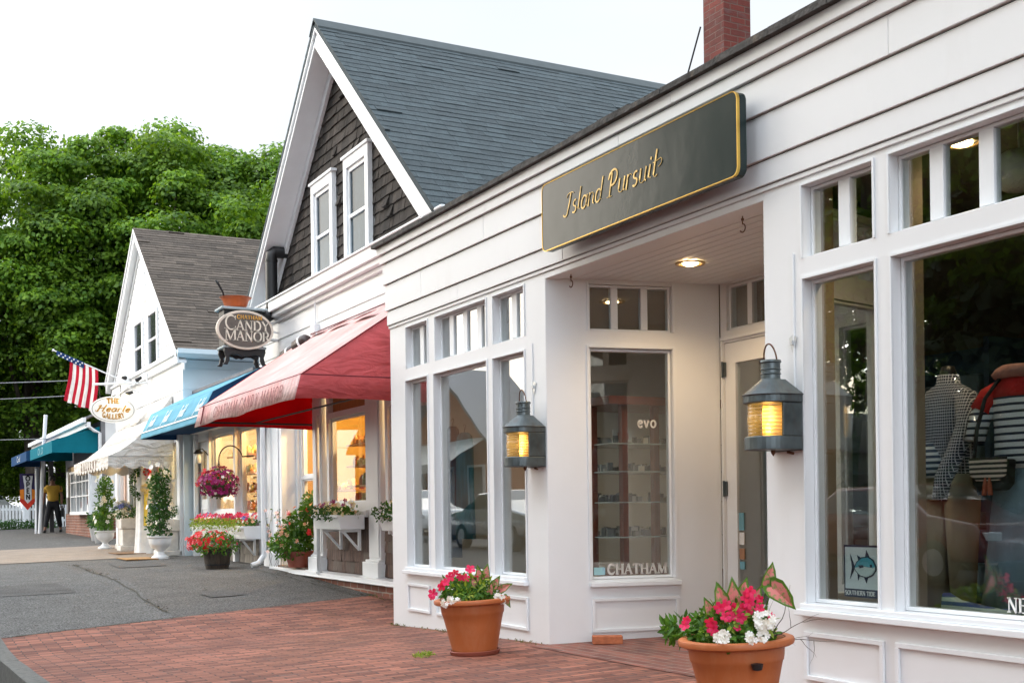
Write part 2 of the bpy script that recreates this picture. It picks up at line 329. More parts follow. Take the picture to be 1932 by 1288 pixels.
ROOFG = mat('grey_roof_shingle', (0.25, 0.25, 0.26), 0.9, 0.1, 20, 0.5, 160, island=0.2)
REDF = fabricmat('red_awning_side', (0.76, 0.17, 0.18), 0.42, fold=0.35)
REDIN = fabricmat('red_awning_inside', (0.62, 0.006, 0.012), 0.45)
PINKF = fabricmat('bleached_glare_red_awning', (0.78, 0.42, 0.39), 0.22, var=0.06, fade=(0.79, 0.58, 0.55), fold=0.2)  # paler copy of the red: bleaching, plus sky glare painted in
BLUEF = fabricmat('sky_blue_awning', (0.17, 0.42, 0.55), 0.25, fold=0.08)
NAVYF = fabricmat('navy_awning', (0.02, 0.07, 0.17), 0.2, fold=0.1)
TEALF = fabricmat('teal_awning', (0.008, 0.20, 0.27), 0.3, fold=0.06)
WHITEF = fabricmat('off_white_awning', (0.74, 0.71, 0.66), 0.2, var=0.06, fold=0.5)
WOODY = mat('honey_wood', (0.42, 0.2, 0.06), 0.5, 0.3, 6, 0.1, 30, stretch=(6, 6, 0.5))
REDWOOD = mat('red_stained_wood', (0.20, 0.045, 0.025), 0.4, 0.3, 6, 0.1, 30, stretch=(6, 6, 0.5))

# ------------------------------------------------------------------ mesh builder
def wloc(o):
    v = Vector((0, 0, 0))
    while o is not None: v += o.location; o = o.parent
    return v
class MB:
    def __init__(s): s.v = []; s.f = []; s.mi = []; s.cur = 0; s.T = None
    def add(s, vs, fs):
        b = len(s.v)
        if s.T: vs = [s.T(*p) for p in vs]
        s.v += [tuple(p) for p in vs]
        for f in fs: s.f.append([b + i for i in f]); s.mi.append(s.cur)
        return s
    def box(s, x0, x1, y0, y1, z0, z1):
        return s.add([(x0, y0, z0), (x1, y0, z0), (x1, y1, z0), (x0, y1, z0), (x0, y0, z1), (x1, y0, z1), (x1, y1, z1), (x0, y1, z1)],
                     [(0, 3, 2, 1), (4, 5, 6, 7), (0, 1, 5, 4), (1, 2, 6, 5), (2, 3, 7, 6), (3, 0, 4, 7)])
    def quad(s, a, b, c, d): return s.add([a, b, c, d], [(0, 1, 2, 3)])
    def prism(s, poly, n0, n1, f):
        """poly list of 2-D points; f(u,v,n) -> 3-D"""
        k = len(poly)
        vs = [f(u, v, n0) for u, v in poly] + [f(u, v, n1) for u, v in poly]
        fs = [tuple(range(k)), tuple(range(2 * k - 1, k - 1, -1))] + [(i, i + k, (i + 1) % k + k, (i + 1) % k) for i in range(k)]
        return s.add(vs, fs)
    def tube(s, pts, r, seg=8, cap=True):
        pts = [Vector(p) for p in pts]; n = len(pts)
        rs = r if isinstance(r, (list, tuple)) else [r] * n
        vs = []; t0 = (pts[1] - pts[0]).normalized()
        ref = Vector((0, 0, 1)) if abs(t0.z) < 0.9 else Vector((1, 0, 0))
        a = t0.cross(ref).normalized()
        for i, p in enumerate(pts):
            t = (pts[min(i + 1, n - 1)] - pts[max(i - 1, 0)]).normalized()
            a = (a - t * a.dot(t)).normalized(); b = t.cross(a)
            for k in range(seg):
                th = 2 * pi * k / seg; vs.append(p + (a * cos(th) + b * sin(th)) * rs[i])
        fs = [(i * seg + k, i * seg + (k + 1) % seg, (i + 1) * seg + (k + 1) % seg, (i + 1) * seg + k) for i in range(n - 1) for k in range(seg)]
        if cap: fs += [tuple(reversed(range(seg))), tuple((n - 1) * seg + k for k in range(seg))]
        return s.add(vs, fs)
    def lathe(s, prof, c=(0, 0, 0), seg=32, a0=0, a1=2 * pi, cap=True):
        full = abs(a1 - a0 - 2 * pi) < 1e-6; m = seg if full else seg + 1; vs = []
        for r, z in prof:
            for k in range(m):
                th = a0 + (a1 - a0) * k / seg; vs.append((c[0] + r * cos(th), c[1] + r * sin(th), c[2] + z))
        n = len(prof)
        fs = [(i * m + k, i * m + (k + 1) % m, (i + 1) * m + (k + 1) % m, (i + 1) * m + k) for i in range(n - 1) for k in range(seg)]
        if cap and full:
            fs += [tuple(reversed(range(m))), tuple((n - 1) * m + k for k in range(m))]
        return s.add(vs, fs)
    def build(s, name, mats, parent=None, bevel=0, smooth=False, label=None, solid=0, autosm=False):
        me = bpy.data.meshes.new(name)
        off = wloc(parent) if parent is not None else Vector((0, 0, 0))
        me.from_pydata([(x - off.x, y - off.y, z - off.z) for x, y, z in s.v], [], s.f)
        if not isinstance(mats, (list, tuple)): mats = [mats]
        for m in mats: me.materials.append(m)
        if len(mats) > 1: me.polygons.foreach_set('material_index', s.mi)
        me.validate(); me.update()
        if smooth: me.polygons.foreach_set('use_smooth', [True] * len(me.polygons))
        o = bpy.data.objects.new(name, me); C.objects.link(o)
        if parent is not None: o.parent = parent
        if autosm:
            try: me.set_sharp_from_angle(angle=R(35))
            except Exception: pass
        if solid:
            md = o.modifiers.new('thick', 'SOLIDIFY'); md.thickness = solid; md.offset = 0
        if bevel:
            md = o.modifiers.new('bev', 'BEVEL'); md.width = bevel; md.segments = 2; md.limit_method = 'ANGLE'; md.angle_limit = R(40)
        if label: o['label'] = label
        return o
def thing(name, label, cat, loc=(0, 0, 0), group=None, rz=0):
    o = bpy.data.objects.new(name, None); C.objects.link(o); o.location = loc; o.rotation_euler = (0, 0, rz)
    o.empty_display_size = 0.2; o['label'] = label; o['category'] = cat
    if group: o['group'] = group
    return o
def tag(o, label, cat, group=None, kind=None):
    if label: o['label'] = label
    if cat: o['category'] = cat
    if group: o['group'] = group
    if kind: o['kind'] = kind
    return o
def struct(o): o['kind'] = 'structure'; return o
def copytree(o, parent=None):
    c = o.copy(); C.objects.link(c)
    if parent is not None: c.parent = parent
    for ch in list(o.children): copytree(ch, c)
    return c
def settag(o, label, loc=None, rz=None, scale=None):
    o['label'] = label
    if loc: o.location = loc
    if rz is not None: o.rotation_euler = (o.rotation_euler[0], o.rotation_euler[1], rz)
    if scale: o.scale = scale
    return o

# wall panels with openings -------------------------------------------------
def frame_map(O, ang):
    """u along the wall, d into the wall, z up"""
    ux, uy = cos(ang), sin(ang); dx, dy = -sin(ang), cos(ang)
    return lambda u, d, z: (O[0] + u * ux + d * dx, O[1] + u * uy + d * dy, O[2] + z)
IDM = lambda u, d, z: (u, d, z)
def wall(mb, F, u0, u1, z0, z1, d0, d1, ops):
    us = sorted(set([u0, u1] + [o[0] for o in ops] + [o[1] for o in ops])); zs = sorted(set([z0, z1] + [o[2] for o in ops] + [o[3] for o in ops]))
    us = [u for u in us if u0 <= u <= u1]; zs = [z for z in zs if z0 <= z <= z1]
    def solid(i, j):
        if i < 0 or j < 0 or i >= len(us) - 1 or j >= len(zs) - 1: return False
        cu = (us[i] + us[i + 1]) / 2; cz = (zs[j] + zs[j + 1]) / 2
        return not any(o[0] < cu < o[1] and o[2] < cz < o[3] for o in ops)
    for i in range(len(us) - 1):
        for j in range(len(zs) - 1):
            if not solid(i, j): continue
            a, b, c, d = us[i], us[i + 1], zs[j], zs[j + 1]
            q = lambda *p: mb.add([F(*x) for x in p], [(0, 1, 2, 3)])
            q((a, d0, c), (b, d0, c), (b, d0, d), (a, d0, d)); q((b, d1, c), (a, d1, c), (a, d1, d), (b, d1, d))
            if not solid(i - 1, j): q((a, d1, c), (a, d0, c), (a, d0, d), (a, d1, d))
            if not solid(i + 1, j): q((b, d0, c), (b, d1, c), (b, d1, d), (b, d0, d))
            if not solid(i, j - 1): q((a, d1, c), (b, d1, c), (b, d0, c), (a, d0, c))
            if not solid(i, j + 1): q((a, d0, d), (b, d0, d), (b, d1, d), (a, d1, d))
def fbox(mb, F, u0, u1, d0, d1, z0, z1):
    vs = [F(u0, d0, z0), F(u1, d0, z0), F(u1, d1, z0), F(u0, d1, z0), F(u0, d0, z1), F(u1, d0, z1), F(u1, d1, z1), F(u0, d1, z1)]
    mb.add(vs, [(0, 3, 2, 1), (4, 5, 6, 7), (0, 1, 5, 4), (1, 2, 6, 5), (2, 3, 7, 6), (3, 0, 4, 7)])
def window(F, parent, u0, u1, z0, z1, gd=0.06, fw=0.022, bars=(), hbars=(), fd=0.012, mat_=None, gmat=None, barw=0.075, name='window', glassin=True):
    """frame ring set in an opening; pane is its sub-part"""
    mb = MB(); mat_ = mat_ or WHITE2
    e = 0.002
    fbox(mb, F, u0 + e, u0 + fw, gd - fd, gd + 0.04, z0 + e, z1 - e); fbox(mb, F, u1 - fw, u1 - e, gd - fd, gd + 0.04, z0 + e, z1 - e)
    fbox(mb, F, u0 + fw, u1 - fw, gd - fd, gd + 0.04, z0 + e, z0 + fw); fbox(mb, F, u0 + fw, u1 - fw, gd - fd, gd + 0.04, z1 - fw, z1 - e)
    for b in bars: fbox(mb, F, b - barw / 2, b + barw / 2, gd - fd - 0.003, gd + 0.03, z0 + fw, z1 - fw)
    for h in hbars: fbox(mb, F, u0 + fw, u1 - fw, gd - fd + 0.004, gd + 0.03, h - 0.018, h + 0.018)
    f = mb.build(name, mat_, parent, bevel=0.003)
    g = MB(); fbox(g, F, u0 + fw - 0.005, u1 - fw + 0.005, gd, gd + 0.005, z0 + fw - 0.005, z1 - fw + 0.005)
    g.build('pane', gmat or GLASS, f)
    return f
def moulding(mb, F, u0, u1, z0, z1, t=0.022, p=0.016):
    fbox(mb, F, u0, u1, -p, -0.0015, z1 - t, z1); fbox(mb, F, u0, u1, -p, -0.0015, z0, z0 + t)
    fbox(mb, F, u0, u0 + t, -p, -0.0015, z0 + t, z1 - t); fbox(mb, F, u1 - t, u1, -p, -0.0015, z0 + t, z1 - t)

# shingles -------------------------------------------------------------------
def shingles(mb, F, length, height, course=0.14, wmin=0.09, wmax=0.2, thick=0.012, inside=None, lift=0.0, jit=0.006):
    """F(u,v,n): u along the course, v up the slope, n outward. One small wedge per shingle."""
    rows = int(height / course) + 1
    for r_ in range(rows):
        v0 = r_ * course; v1 = min(v0 + course * 1.12, height)
        if v0 >= height: break
        u = -random.random() * wmax
        while u < length:
            wd = random.uniform(wmin, wmax); a = max(u, 0); b = min(u + wd - 0.003, length); u += wd
            if b - a < 0.01: continue
            if inside and not inside((a + b) / 2, v0 + course / 2): continue
            t = thick * random.uniform(0.8, 1.25) * (2.4 if random.random() < .018 else 1); j = random.uniform(-jit, jit)
            vs = [F(a, v0 + j, 0), F(b, v0 + j, 0), F(b, v0 + j, t + lift), F(a, v0 + j, t + lift), F(a, v1, 0.001), F(b, v1, 0.001), F(b, v1, 0.003 + lift), F(a, v1, 0.003 + lift)]
            mb.add(vs, [(0, 1, 2, 3), (3, 2, 6, 7), (0, 3, 7, 4), (1, 5, 6, 2)])

# lettering -------------------------------------------------------------------
def arc(cx, cy, rx, ry, a0, a1, n=14): return [(cx + rx * cos(R(a0 + (a1 - a0) * i / n)), cy + ry * sin(R(a0 + (a1 - a0) * i / n))) for i in range(n + 1)]
# glyph: advance width, list of (weight 1 thick / 0 thin, points); serif bars marked weight -1
def st(x, a=0, b=1, w=1, sf='bt'):
    o = [(w, [(x, a), (x, b)])]
    if 'b' in sf: o.append((-1, [(x - 0.13, a), (x + 0.13, a)]))
    if 't' in sf: o.append((-1, [(x - 0.13, b), (x + 0.13, b)]))
    return o
G = {
 'A': (0.82, [(0, [(0.06, 0), (0.4, 1)]), (1, [(0.4, 1), (0.74, 0)]), (0, [(0.18, 0.34), (0.62, 0.34)]), (-1, [(-0.04, 0), (0.17, 0)]), (-1, [(0.62, 0), (0.86, 0)])]),
 'C': (0.80, [(1, arc(0.44, 0.5, 0.38, 0.5, 70, 290)), (0, arc(0.44, 0.5, 0.38, 0.5, 35, 70, 4)), (0, arc(0.44, 0.5, 0.38, 0.5, 290, 328, 4)), (-1, [(0.74, 0.72), (0.74, 0.98)])]),
 'D': (0.86, st(0.14) + [(0, [(0.14, 1), (0.38, 1)]), (0, [(0.14, 0), (0.38, 0)]), (1, arc(0.36, 0.5, 0.40, 0.5, 90, -90))]),
 'E': (0.66, st(0.14) + [(0, [(0.14, 1), (0.56, 1)]), (0, [(0.14, 0.52), (0.46, 0.52)]), (0, [(0.14, 0), (0.58, 0)]), (-1, [(0.56, 1), (0.56, 0.82)]), (-1, [(0.58, 0), (0.58, 0.2)])]),
 'G': (0.86, [(1, arc(0.44, 0.5, 0.38, 0.5, 70, 290)), (0, arc(0.44, 0.5, 0.38, 0.5, 35, 70, 4)), (0, arc(0.44, 0.5, 0.38, 0.5, 290, 330, 4)), (1, [(0.74, 0.05), (0.74, 0.42)]), (-1, [(0.6, 0.42), (0.86, 0.42)])]),
 'H': (0.88, st(0.14) + st(0.74) + [(0, [(0.14, 0.52), (0.74, 0.52)])]),
 'I': (0.34, st(0.17)),
 'K': (0.82, st(0.14) + [(0, [(0.68, 1), (0.14, 0.4)]), (1, [(0.32, 0.58), (0.72, 0)])]),
 'L': (0.66, st(0.14) + [(0, [(0.14, 0), (0.56, 0)]), (-1, [(0.57, 0), (0.57, 0.22)])]),
 'M': (1.04, st(0.14, w=0) + st(0.9) + [(1, [(0.14, 1), (0.5, 0.05)]), (0, [(0.5, 0.05), (0.9, 1)])]),
 'N': (0.88, st(0.14, w=0) + st(0.74, w=0, sf='t') + [(1, [(0.14, 1), (0.74, 0)])]),
 'O': (0.90, [(1, arc(0.45, 0.5, 0.39, 0.5, 60, 300)), (0, arc(0.45, 0.5, 0.39, 0.5, 60, 120, 6)), (0, arc(0.45, 0.5, 0.39, 0.5, 240, 300, 6)), (1, arc(0.45, 0.5, 0.39, 0.5, -60, 60))]),
 'P': (0.74, st(0.14) + [(0, [(0.14, 1), (0.4, 1)]), (0, [(0.14, 0.46), (0.4, 0.46)]), (1, arc(0.38, 0.73, 0.27, 0.27, 90, -90))]),
 'R': (0.80, st(0.14) + [(0, [(0.14, 1), (0.4, 1)]), (0, [(0.14, 0.48), (0.4, 0.48)]), (1, arc(0.38, 0.74, 0.25, 0.26, 90, -90)), (1, [(0.4, 0.48), (0.74, 0)])]),
 'S': (0.66, [(1, arc(0.33, 0.74, 0.23, 0.26, 60, 230, 10) + arc(0.33, 0.26, 0.25, 0.26, 60, -130, 12))]),
 'T': (0.76, st(0.38, sf='b') + [(0, [(0.04, 1), (0.72, 1)]), (-1, [(0.04, 1), (0.04, 0.8)]), (-1, [(0.72, 1), (0.72, 0.8)])]),
 'U': (0.86, [(1, [(0.14, 1), (0.14, 0.32)]), (0, arc(0.43, 0.32, 0.29, 0.32, 180, 360)), (0, [(0.72, 0.32), (0.72, 1)]), (-1, [(0.02, 1), (0.27, 1)]), (-1, [(0.6, 1), (0.84, 1)])]),
 'V': (0.80, [(1, [(0.06, 1), (0.4, 0)]), (0, [(0.4, 0), (0.74, 1)])]),
 'Y': (0.80, [(1, [(0.06, 1), (0.4, 0.48)]), (0, [(0.4, 0.48), (0.74, 1)]), (1, [(0.4, 0.48), (0.4, 0)]), (-1, [(-0.04, 1), (0.18, 1)]), (-1, [(0.62, 1), (0.84, 1)]), (-1, [(0.27, 0), (0.53, 0)])]),
 'a': (0.54, [(1, arc(0.25, 0.27, 0.2, 0.27, 20, 340)), (1, [(0.46, 0.54), (0.44, 0.1)]), (0, [(0.44, 0.1), (0.56, 0.06)])]),
 'd': (0.54, [(1, arc(0.25, 0.27, 0.2, 0.27, 20, 340)), (1, [(0.46, 1.0), (0.44, 0.1)]), (0, [(0.44, 0.1), (0.56, 0.06)])]),
 'e': (0.46, [(1, [(0.06, 0.28), (0.4, 0.34)] + arc(0.25, 0.27, 0.19, 0.27, 30, 320))]),
 'f': (0.36, [(1, [(0.1, -0.3), (0.2, 0.5)] + arc(0.34, 0.82, 0.14, 0.18, 180, 30, 6)), (0, [(0.04, 0.5), (0.36, 0.5)])]),
 'i': (0.26, [(1, [(0.12, 0.54), (0.1, 0.1)]), (0, [(0.1, 0.1), (0.26, 0.06)]), (1, [(0.12, 0.74), (0.13, 0.8)])]),
 'l': (0.26, [(1, [(0.12, 1.0), (0.1, 0.1)]), (0, [(0.1, 0.1), (0.26, 0.06)])]),
 'n': (0.54, [(1, [(0.08, 0.54), (0.08, 0)]), (0, arc(0.26, 0.34, 0.17, 0.2, 180, 0, 8)), (1, [(0.43, 0.34), (0.43, 0.06), (0.52, 0.04)])]),
 'o': (0.50, [(1, arc(0.25, 0.27, 0.2, 0.27, 0, 360, 18))]),
 'r': (0.40, [(1, [(0.08, 0.54), (0.08, 0)]), (0, arc(0.24, 0.36, 0.15, 0.18, 180, 40, 6))]),
 's': (0.40, [(1, arc(0.2, 0.41, 0.13, 0.13, 60, 230, 8) + arc(0.2, 0.14, 0.15, 0.14, 60, -130, 10))]),
 't': (0.34, [(1, [(0.14, 0.85), (0.12, 0.12)]), (0, [(0.12, 0.12), (0.3, 0.06)]), (0, [(0.0, 0.54), (0.32, 0.54)])]),
 'u': (0.54, [(1, [(0.08, 0.54), (0.08, 0.15)]), (0, arc(0.26, 0.18, 0.18, 0.18, 180, 350, 8)), (1, [(0.44, 0.54), (0.43, 0.08), (0.52, 0.04)])]),
 'v': (0.46, [(1, [(0.04, 0.54), (0.2, 0)]), (0, [(0.2, 0), (0.4, 0.54)])]),
 ' ': (0.4, []),
}
SWASH = {'I': (0.56, [(1, [(0.34, 0.92), (0.3, 0.5), (0.22, 0.12)] + arc(0.06, 0.1, 0.16, 0.13, 0, -160, 8)), (0, [(0.02, 0.78)] + arc(0.32, 0.84, 0.28, 0.12, 170, 20, 8))]),
         'P': (0.74, [(1, [(0.22, 0.9), (0.22, 0)]), (0, [(0.06, 0), (0.4, 0.0)]), (1, [(0.02, 0.7)] + arc(0.32, 0.72, 0.30, 0.3, 160, -95, 16)), ]),
         'H': (0.86, [(1, [(0.2, 0.95), (0.14, 0.5), (0.1, 0.05)]), (0, arc(0.04, 0.1, 0.16, 0.12, -20, -200, 8)), (0, [(0.1, 0.5), (0.66, 0.56)]), (1, [(0.72, 1.0), (0.64, 0.5), (0.62, 0.0)]), (0, [(0.0, 0.8)] + arc(0.14, 0.86, 0.14, 0.1, 180, 20, 6))]),
         't': (0.5, [(1, [(0.14, 1.0), (0.12, 0.12)]), (0, arc(0.26, 0.14, 0.14, 0.12, 200, 330, 8)), (0, [(0.0, 0.56), (0.4, 0.62)] + arc(0.36, 0.5, 0.22, 0.16, 60, -80, 8))])}
def text_width(s_, sp, glyphs): return sum(glyphs.get(c, G.get(c, G[' ']))[0] + sp for c in s_) - sp
def text(mb, s_, F, u0, v0, h, thick=0.15, thin=0.06, serif=True, slant=0.0, sp=0.1, depth=0.003, xs=1.0, center=False, swash=False, along=None):
    """F(u,v,n) -> 3-D point; letters stand out by depth"""
    gl = dict(G)
    if swash: gl.update(SWASH)
    wtot = sum(gl.get(c, G[' '])[0] + sp for c in s_) - sp
    x = u0 - (wtot * h * xs / 2 if center else 0)
    for c in s_:
        adv, strokes = gl.get(c, gl[' '])
        for wgt, pts in strokes:
            if wgt == -1 and not serif: continue
            wd = (thick if wgt == 1 else thin if serif or slant else thick) * h
            P = [Vector(((px + slant * py) * h * xs, py * h)) for px, py in pts]
            L = []; Rr = []
            for i, p in enumerate(P):
                t = (P[min(i + 1, len(P) - 1)] - P[max(i - 1, 0)])
                if t.length < 1e-9: t = Vector((1, 0))
                t.normalize(); nrm = Vector((-t.y, t.x)) * wd / 2
                ex = t * (wd * 0.0 if i not in (0, len(P) - 1) else (-wd * 0.25 if i == 0 else wd * 0.25))
                L.append(p + nrm + ex); Rr.append(p - nrm + ex)
            n = len(P)
            def W(q, k):
                uu = x + q.x; vv = v0 + q.y
                return along(uu, vv, k) if along else F(uu, vv, k)
            vs = [W(q, depth) for q in L] + [W(q, depth) for q in Rr] + [W(q, 0) for q in L] + [W(q, 0) for q in Rr]
            fs = [(i, i + n, i + 1 + n, i + 1) for i in range(n - 1)]
            fs += [(i, i + 1, i + 1 + 2 * n, i + 2 * n) for i in range(n - 1)] + [(i + n, i + 3 * n, i + 1 + 3 * n, i + 1 + n) for i in range(n - 1)]
            mb.add(vs, fs)
        x += (adv + sp) * h * xs
    return x

# plants ----------------------------------------------------------------------
def rndn(): 
    v = Vector((random.gauss(0, 1), random.gauss(0, 1), random.gauss(0, 1))); return v.normalized()
def leaf(mb, c, n, t, L, Wd, fold=0.15):
    """pointed oval leaf: c base, t direction, n normal"""
    c = Vector(c); t = Vector(t).normalized(); n = Vector(n); n = (n - t * n.dot(t))
    if n.length < 1e-4: n = Vector((0, 0, 1)).cross(t) + Vector((0.01, 0, 0))
    n.normalize(); s_ = t.cross(n)
    mid = c + t * L * 0.5 - n * fold * Wd
    vs = [c, c + t * L * 0.3 + s_ * Wd * 0.42, c + t * L * 0.65 + s_ * Wd * 0.4, c + t * L - n * fold * L * 0.6, c + t * L * 0.65 - s_ * Wd * 0.4, c + t * L * 0.3 - s_ * Wd * 0.42, mid]
    mb.add(vs, [(0, 1, 6), (1, 2, 6), (2, 3, 6), (3, 4, 6), (4, 5, 6), (5, 0, 6)])
def foliage(mb, c, rad, n, L, Wd=None, up=0.3, shell=0.35, zmin=None):
    Wd = Wd or L * 0.5
    for _ in range(n):
        d = rndn(); q = shell + (1 - shell) * random.random() ** 0.5
        p = Vector((c[0] + d.x * rad[0] * q, c[1] + d.y * rad[1] * q, c[2] + d.z * rad[2] * q))
        if zmin is not None and p.z < zmin: p.z = zmin + random.random() * 0.02
        nn = (d + Vector((0, 0, up)) + rndn() * 0.7).normalized(); t = (rndn() + d * 0.6)
        leaf(mb, p, nn, t, L * random.uniform(0.6, 1.2), Wd * random.uniform(0.7, 1.2))
def bloom(mb, c, n, r_, petals=5, cup=0.25, gap=0.9):
    c = Vector(c); n = Vector(n).normalized(); a = n.cross(Vector((0.3, 0.2, 1))).normalized(); b = n.cross(a)
    rot = random.random() * 6
    for k in range(petals):
        th = rot + 2 * pi * k / petals; hw = pi / petals * gap
        def pt(rr, an, h): return c + (a * cos(an) + b * sin(an)) * rr + n * h
        mb.add([pt(0.02 * r_, th, 0), pt(r_ * 0.65, th - hw, cup * r_ * 0.6), pt(r_ * 0.98, th - hw * 0.55, cup * r_ * 0.8), pt(r_, th + hw * 0.35, cup * r_ * 0.75), pt(r_ * 0.68, th + hw, cup * r_ * 0.6)], [(0, 1, 2, 3, 4)])
def blooms(mb, c, rad, n, r_, petals=5, zlow=-0.2, q0=0.85):
    for _ in range(n):
        d = rndn()
        while d.z < zlow: d = rndn()
        q = random.uniform(q0, 1.08)
        bloom(mb, (c[0] + d.x * rad[0] * q, c[1] + d.y * rad[1] * q, c[2] + d.z * rad[2] * q), (d + rndn() * 0.5), r_ * random.uniform(0.7, 1.2), petals)

# ------------------------------------------------------------------ ground
GX = [(-90, 0.9), (-60, 0.72), (-28, 0.47), (-20, 0.38), (-16, 0.285), (-10, 0.245), (-5.5, 0.215), (-2, 0.07), (0, -0.025), (1.2, 0.01), (2.7, 0.052), (5, 0.062), (9, 0.05), (30, -0.1), (90, -0.6)]
def gprof(x):
    for (a, za), (b, zb) in zip(GX, GX[1:]):
        if a <= x <= b:
            t = (x - a) / (b - a); t = t * t * (3 - 2 * t) * 0.5 + t * 0.5; return za + (zb - za) * t
    return GX[0][1] if x < GX[0][0] else GX[-1][1]
def gz(x, y):
    z = gprof(x) - 0.024 * (0.4 - max(y, -3.3))
    if y < -3.3: z -= 0.004 * (-3.3 - y)
    return z
def sheet(name, xs, ys, mat_, dz=0.0, zf=None, poly=None):
    mb = MB(); zf = zf or gz
    nx, ny = len(xs), len(ys); vs = [(x, y, zf(x, y) + dz) for y in ys for x in xs]
    if poly: vs = [(poly(x, y)[0], poly(x, y)[1], 0) for y in ys for x in xs]; vs = [(x, y, zf(x, y) + dz) for x, y, _ in vs]
    mb.add(vs, [(j * nx + i, j * nx + i + 1, (j + 1) * nx + i + 1, (j + 1) * nx + i) for j in range(ny - 1) for i in range(nx - 1)])
    return struct(mb.build(name, mat_, smooth=True))
def lin(a, b, n): return [a + (b - a) * i / n for i in range(n + 1)]
ASPH = mat('asphalt_walk', (0.092, 0.088, 0.082), 0.9, 0.16, 3.5, 1.0, 110, dirt=((0.04, 0.038, 0.034), 5, 0.6), speck=0.85)
ASPH2 = mat('pale_asphalt', (0.098, 0.098, 0.095), 0.9, 0.14, 3.8, 1.0, 100, dirt=((0.04, 0.04, 0.04), 4.5, 0.5), speck=0.95)
ROADM = mat('road_asphalt', (0.022, 0.023, 0.025), 0.85, 0.2, 2, 0.7, 200)
TANC = mat('tan_concrete', (0.23, 0.185, 0.145), 0.85, 0.15, 3, 0.4, 120, dirt=((0.15, 0.125, 0.1), 4, 0.5), speck=0.25)
GRAN = mat('granite_kerb', (0.12, 0.12, 0.11), 0.85, 0.25, 25, 0.6, 120, dirt=((0.07, 0.065, 0.05), 3, 0.7))
GRASSM = mat('ground_green', (0.05, 0.085, 0.02), 0.9, 0.4, 5, 0.6, 60)
fx = lin(-90, -30, 12)[:-1] + lin(-30, 8, 152)[:-1] + lin(8, 90, 14)
sheet('ground', lin(-400, 400, 20), lin(-400, 400, 20), GRASSM, zf=lambda x, y: -0.9 + max(0, min(1.2, (-x - 60) * 0.012)) * (1 if x < 0 else 0))
sheet('pavement', fx, lin(-3.09, 0.4, 14) + [1.5, 3, 8, 30], ASPH)
# brick paving: west edge runs slightly askew to the facade
def askew(x, y):
    w_ = -1.06 - (y + 3.0) * 0.27
    t = (x + 2.2) / 12.2
    return (w_ + t * (10.0 - w_), y)
sheet('brick_pavement', lin(-2.2, 10, 70), lin(-3.09, 0.9, 18), PAVE, dz=0.006, poly=askew)
sheet('entry_floor', lin(2.72, 5.06, 12), lin(-0.14, 1.27, 8), PAVE2, dz=0.010)
sheet('pale_walk', lin(-10.6, -1.1, 60), lin(-3.09, -1.45, 6), ASPH2, dz=0.004, poly=lambda x, y: (x if x < -1.2 else -1.09 - (y + 3.0) * 0.27, y + 0.10 * sin(x * 0.9) * (1 if y > -2 else 0)))
sheet('driveway', lin(-17, -11, 16), lin(-3.6, 0.5, 10), TANC, dz=0.008, poly=lambda x, y: (x - 0.25 * (y + 1.5) * ((x + 11) / -6 * 0.3 - 0.4) * 1.2, y))
# cracks with debris in the walk
ck = MB(); 
def crack(x0, y0, x1, y1, n, wd, amp):
    pts = []; ph = random.random() * 9
    for i in range(n + 1):
        t = i / n; j = amp * mnoise.noise(Vector((t * 9 + ph, ph, 0)))
        pts.append(Vector((x0 + (x1 - x0) * t, y0 + (y1 - y0) * t))+ Vector((-(y1 - y0), x1 - x0)).normalized() * j)
    for a, b in zip(pts, pts[1:]):
        d = (b - a).normalized(); nn = Vector((-d.y, d.x)); wa = wd * random.uniform(0.4, 1.3); q = [a + nn * wa, a - nn * wa, b - nn * wa, b + nn * wa]
        ck.add([(p.x, p.y, gz(p.x, p.y) + 0.011) for p in q], [(0, 1, 2, 3)])
crack(-1.75, -1.55, -9.5, -1.35, 70, 0.008, 0.05)
crack(-3.3, -3.05, -3.9, -1.5, 30, 0.005, 0.03); crack(-2.6, -0.6, -2.9, 0.6, 16, 0.006, 0.15); crack(-3.6, -0.9, -4.4, 0.7, 16, 0.008, 0.2)
crack(-6.5, -1.4, -6.9, 0.2, 14, 0.006, 0.1); crack(-4.3, -1.5, -4.6, -3.0, 16, 0.007, 0.05); crack(-7.6, -1.4, -7.9, -3.0, 16, 0.006, 0.05); crack(-9.4, -1.3, -9.2, .3, 16, 0.006, 0.05); crack(-2.2, .5, -5.6, .35, 30, .008, .06)
crack(-1.07, -2.98, -2.05, 0.65, 40, 0.012, 0.02)
struct(ck.build('pavement_joint', mat('moss_joint', (0.05, 0.05, 0.035), 0.95, 0.5, 30, 0.5, 50)))
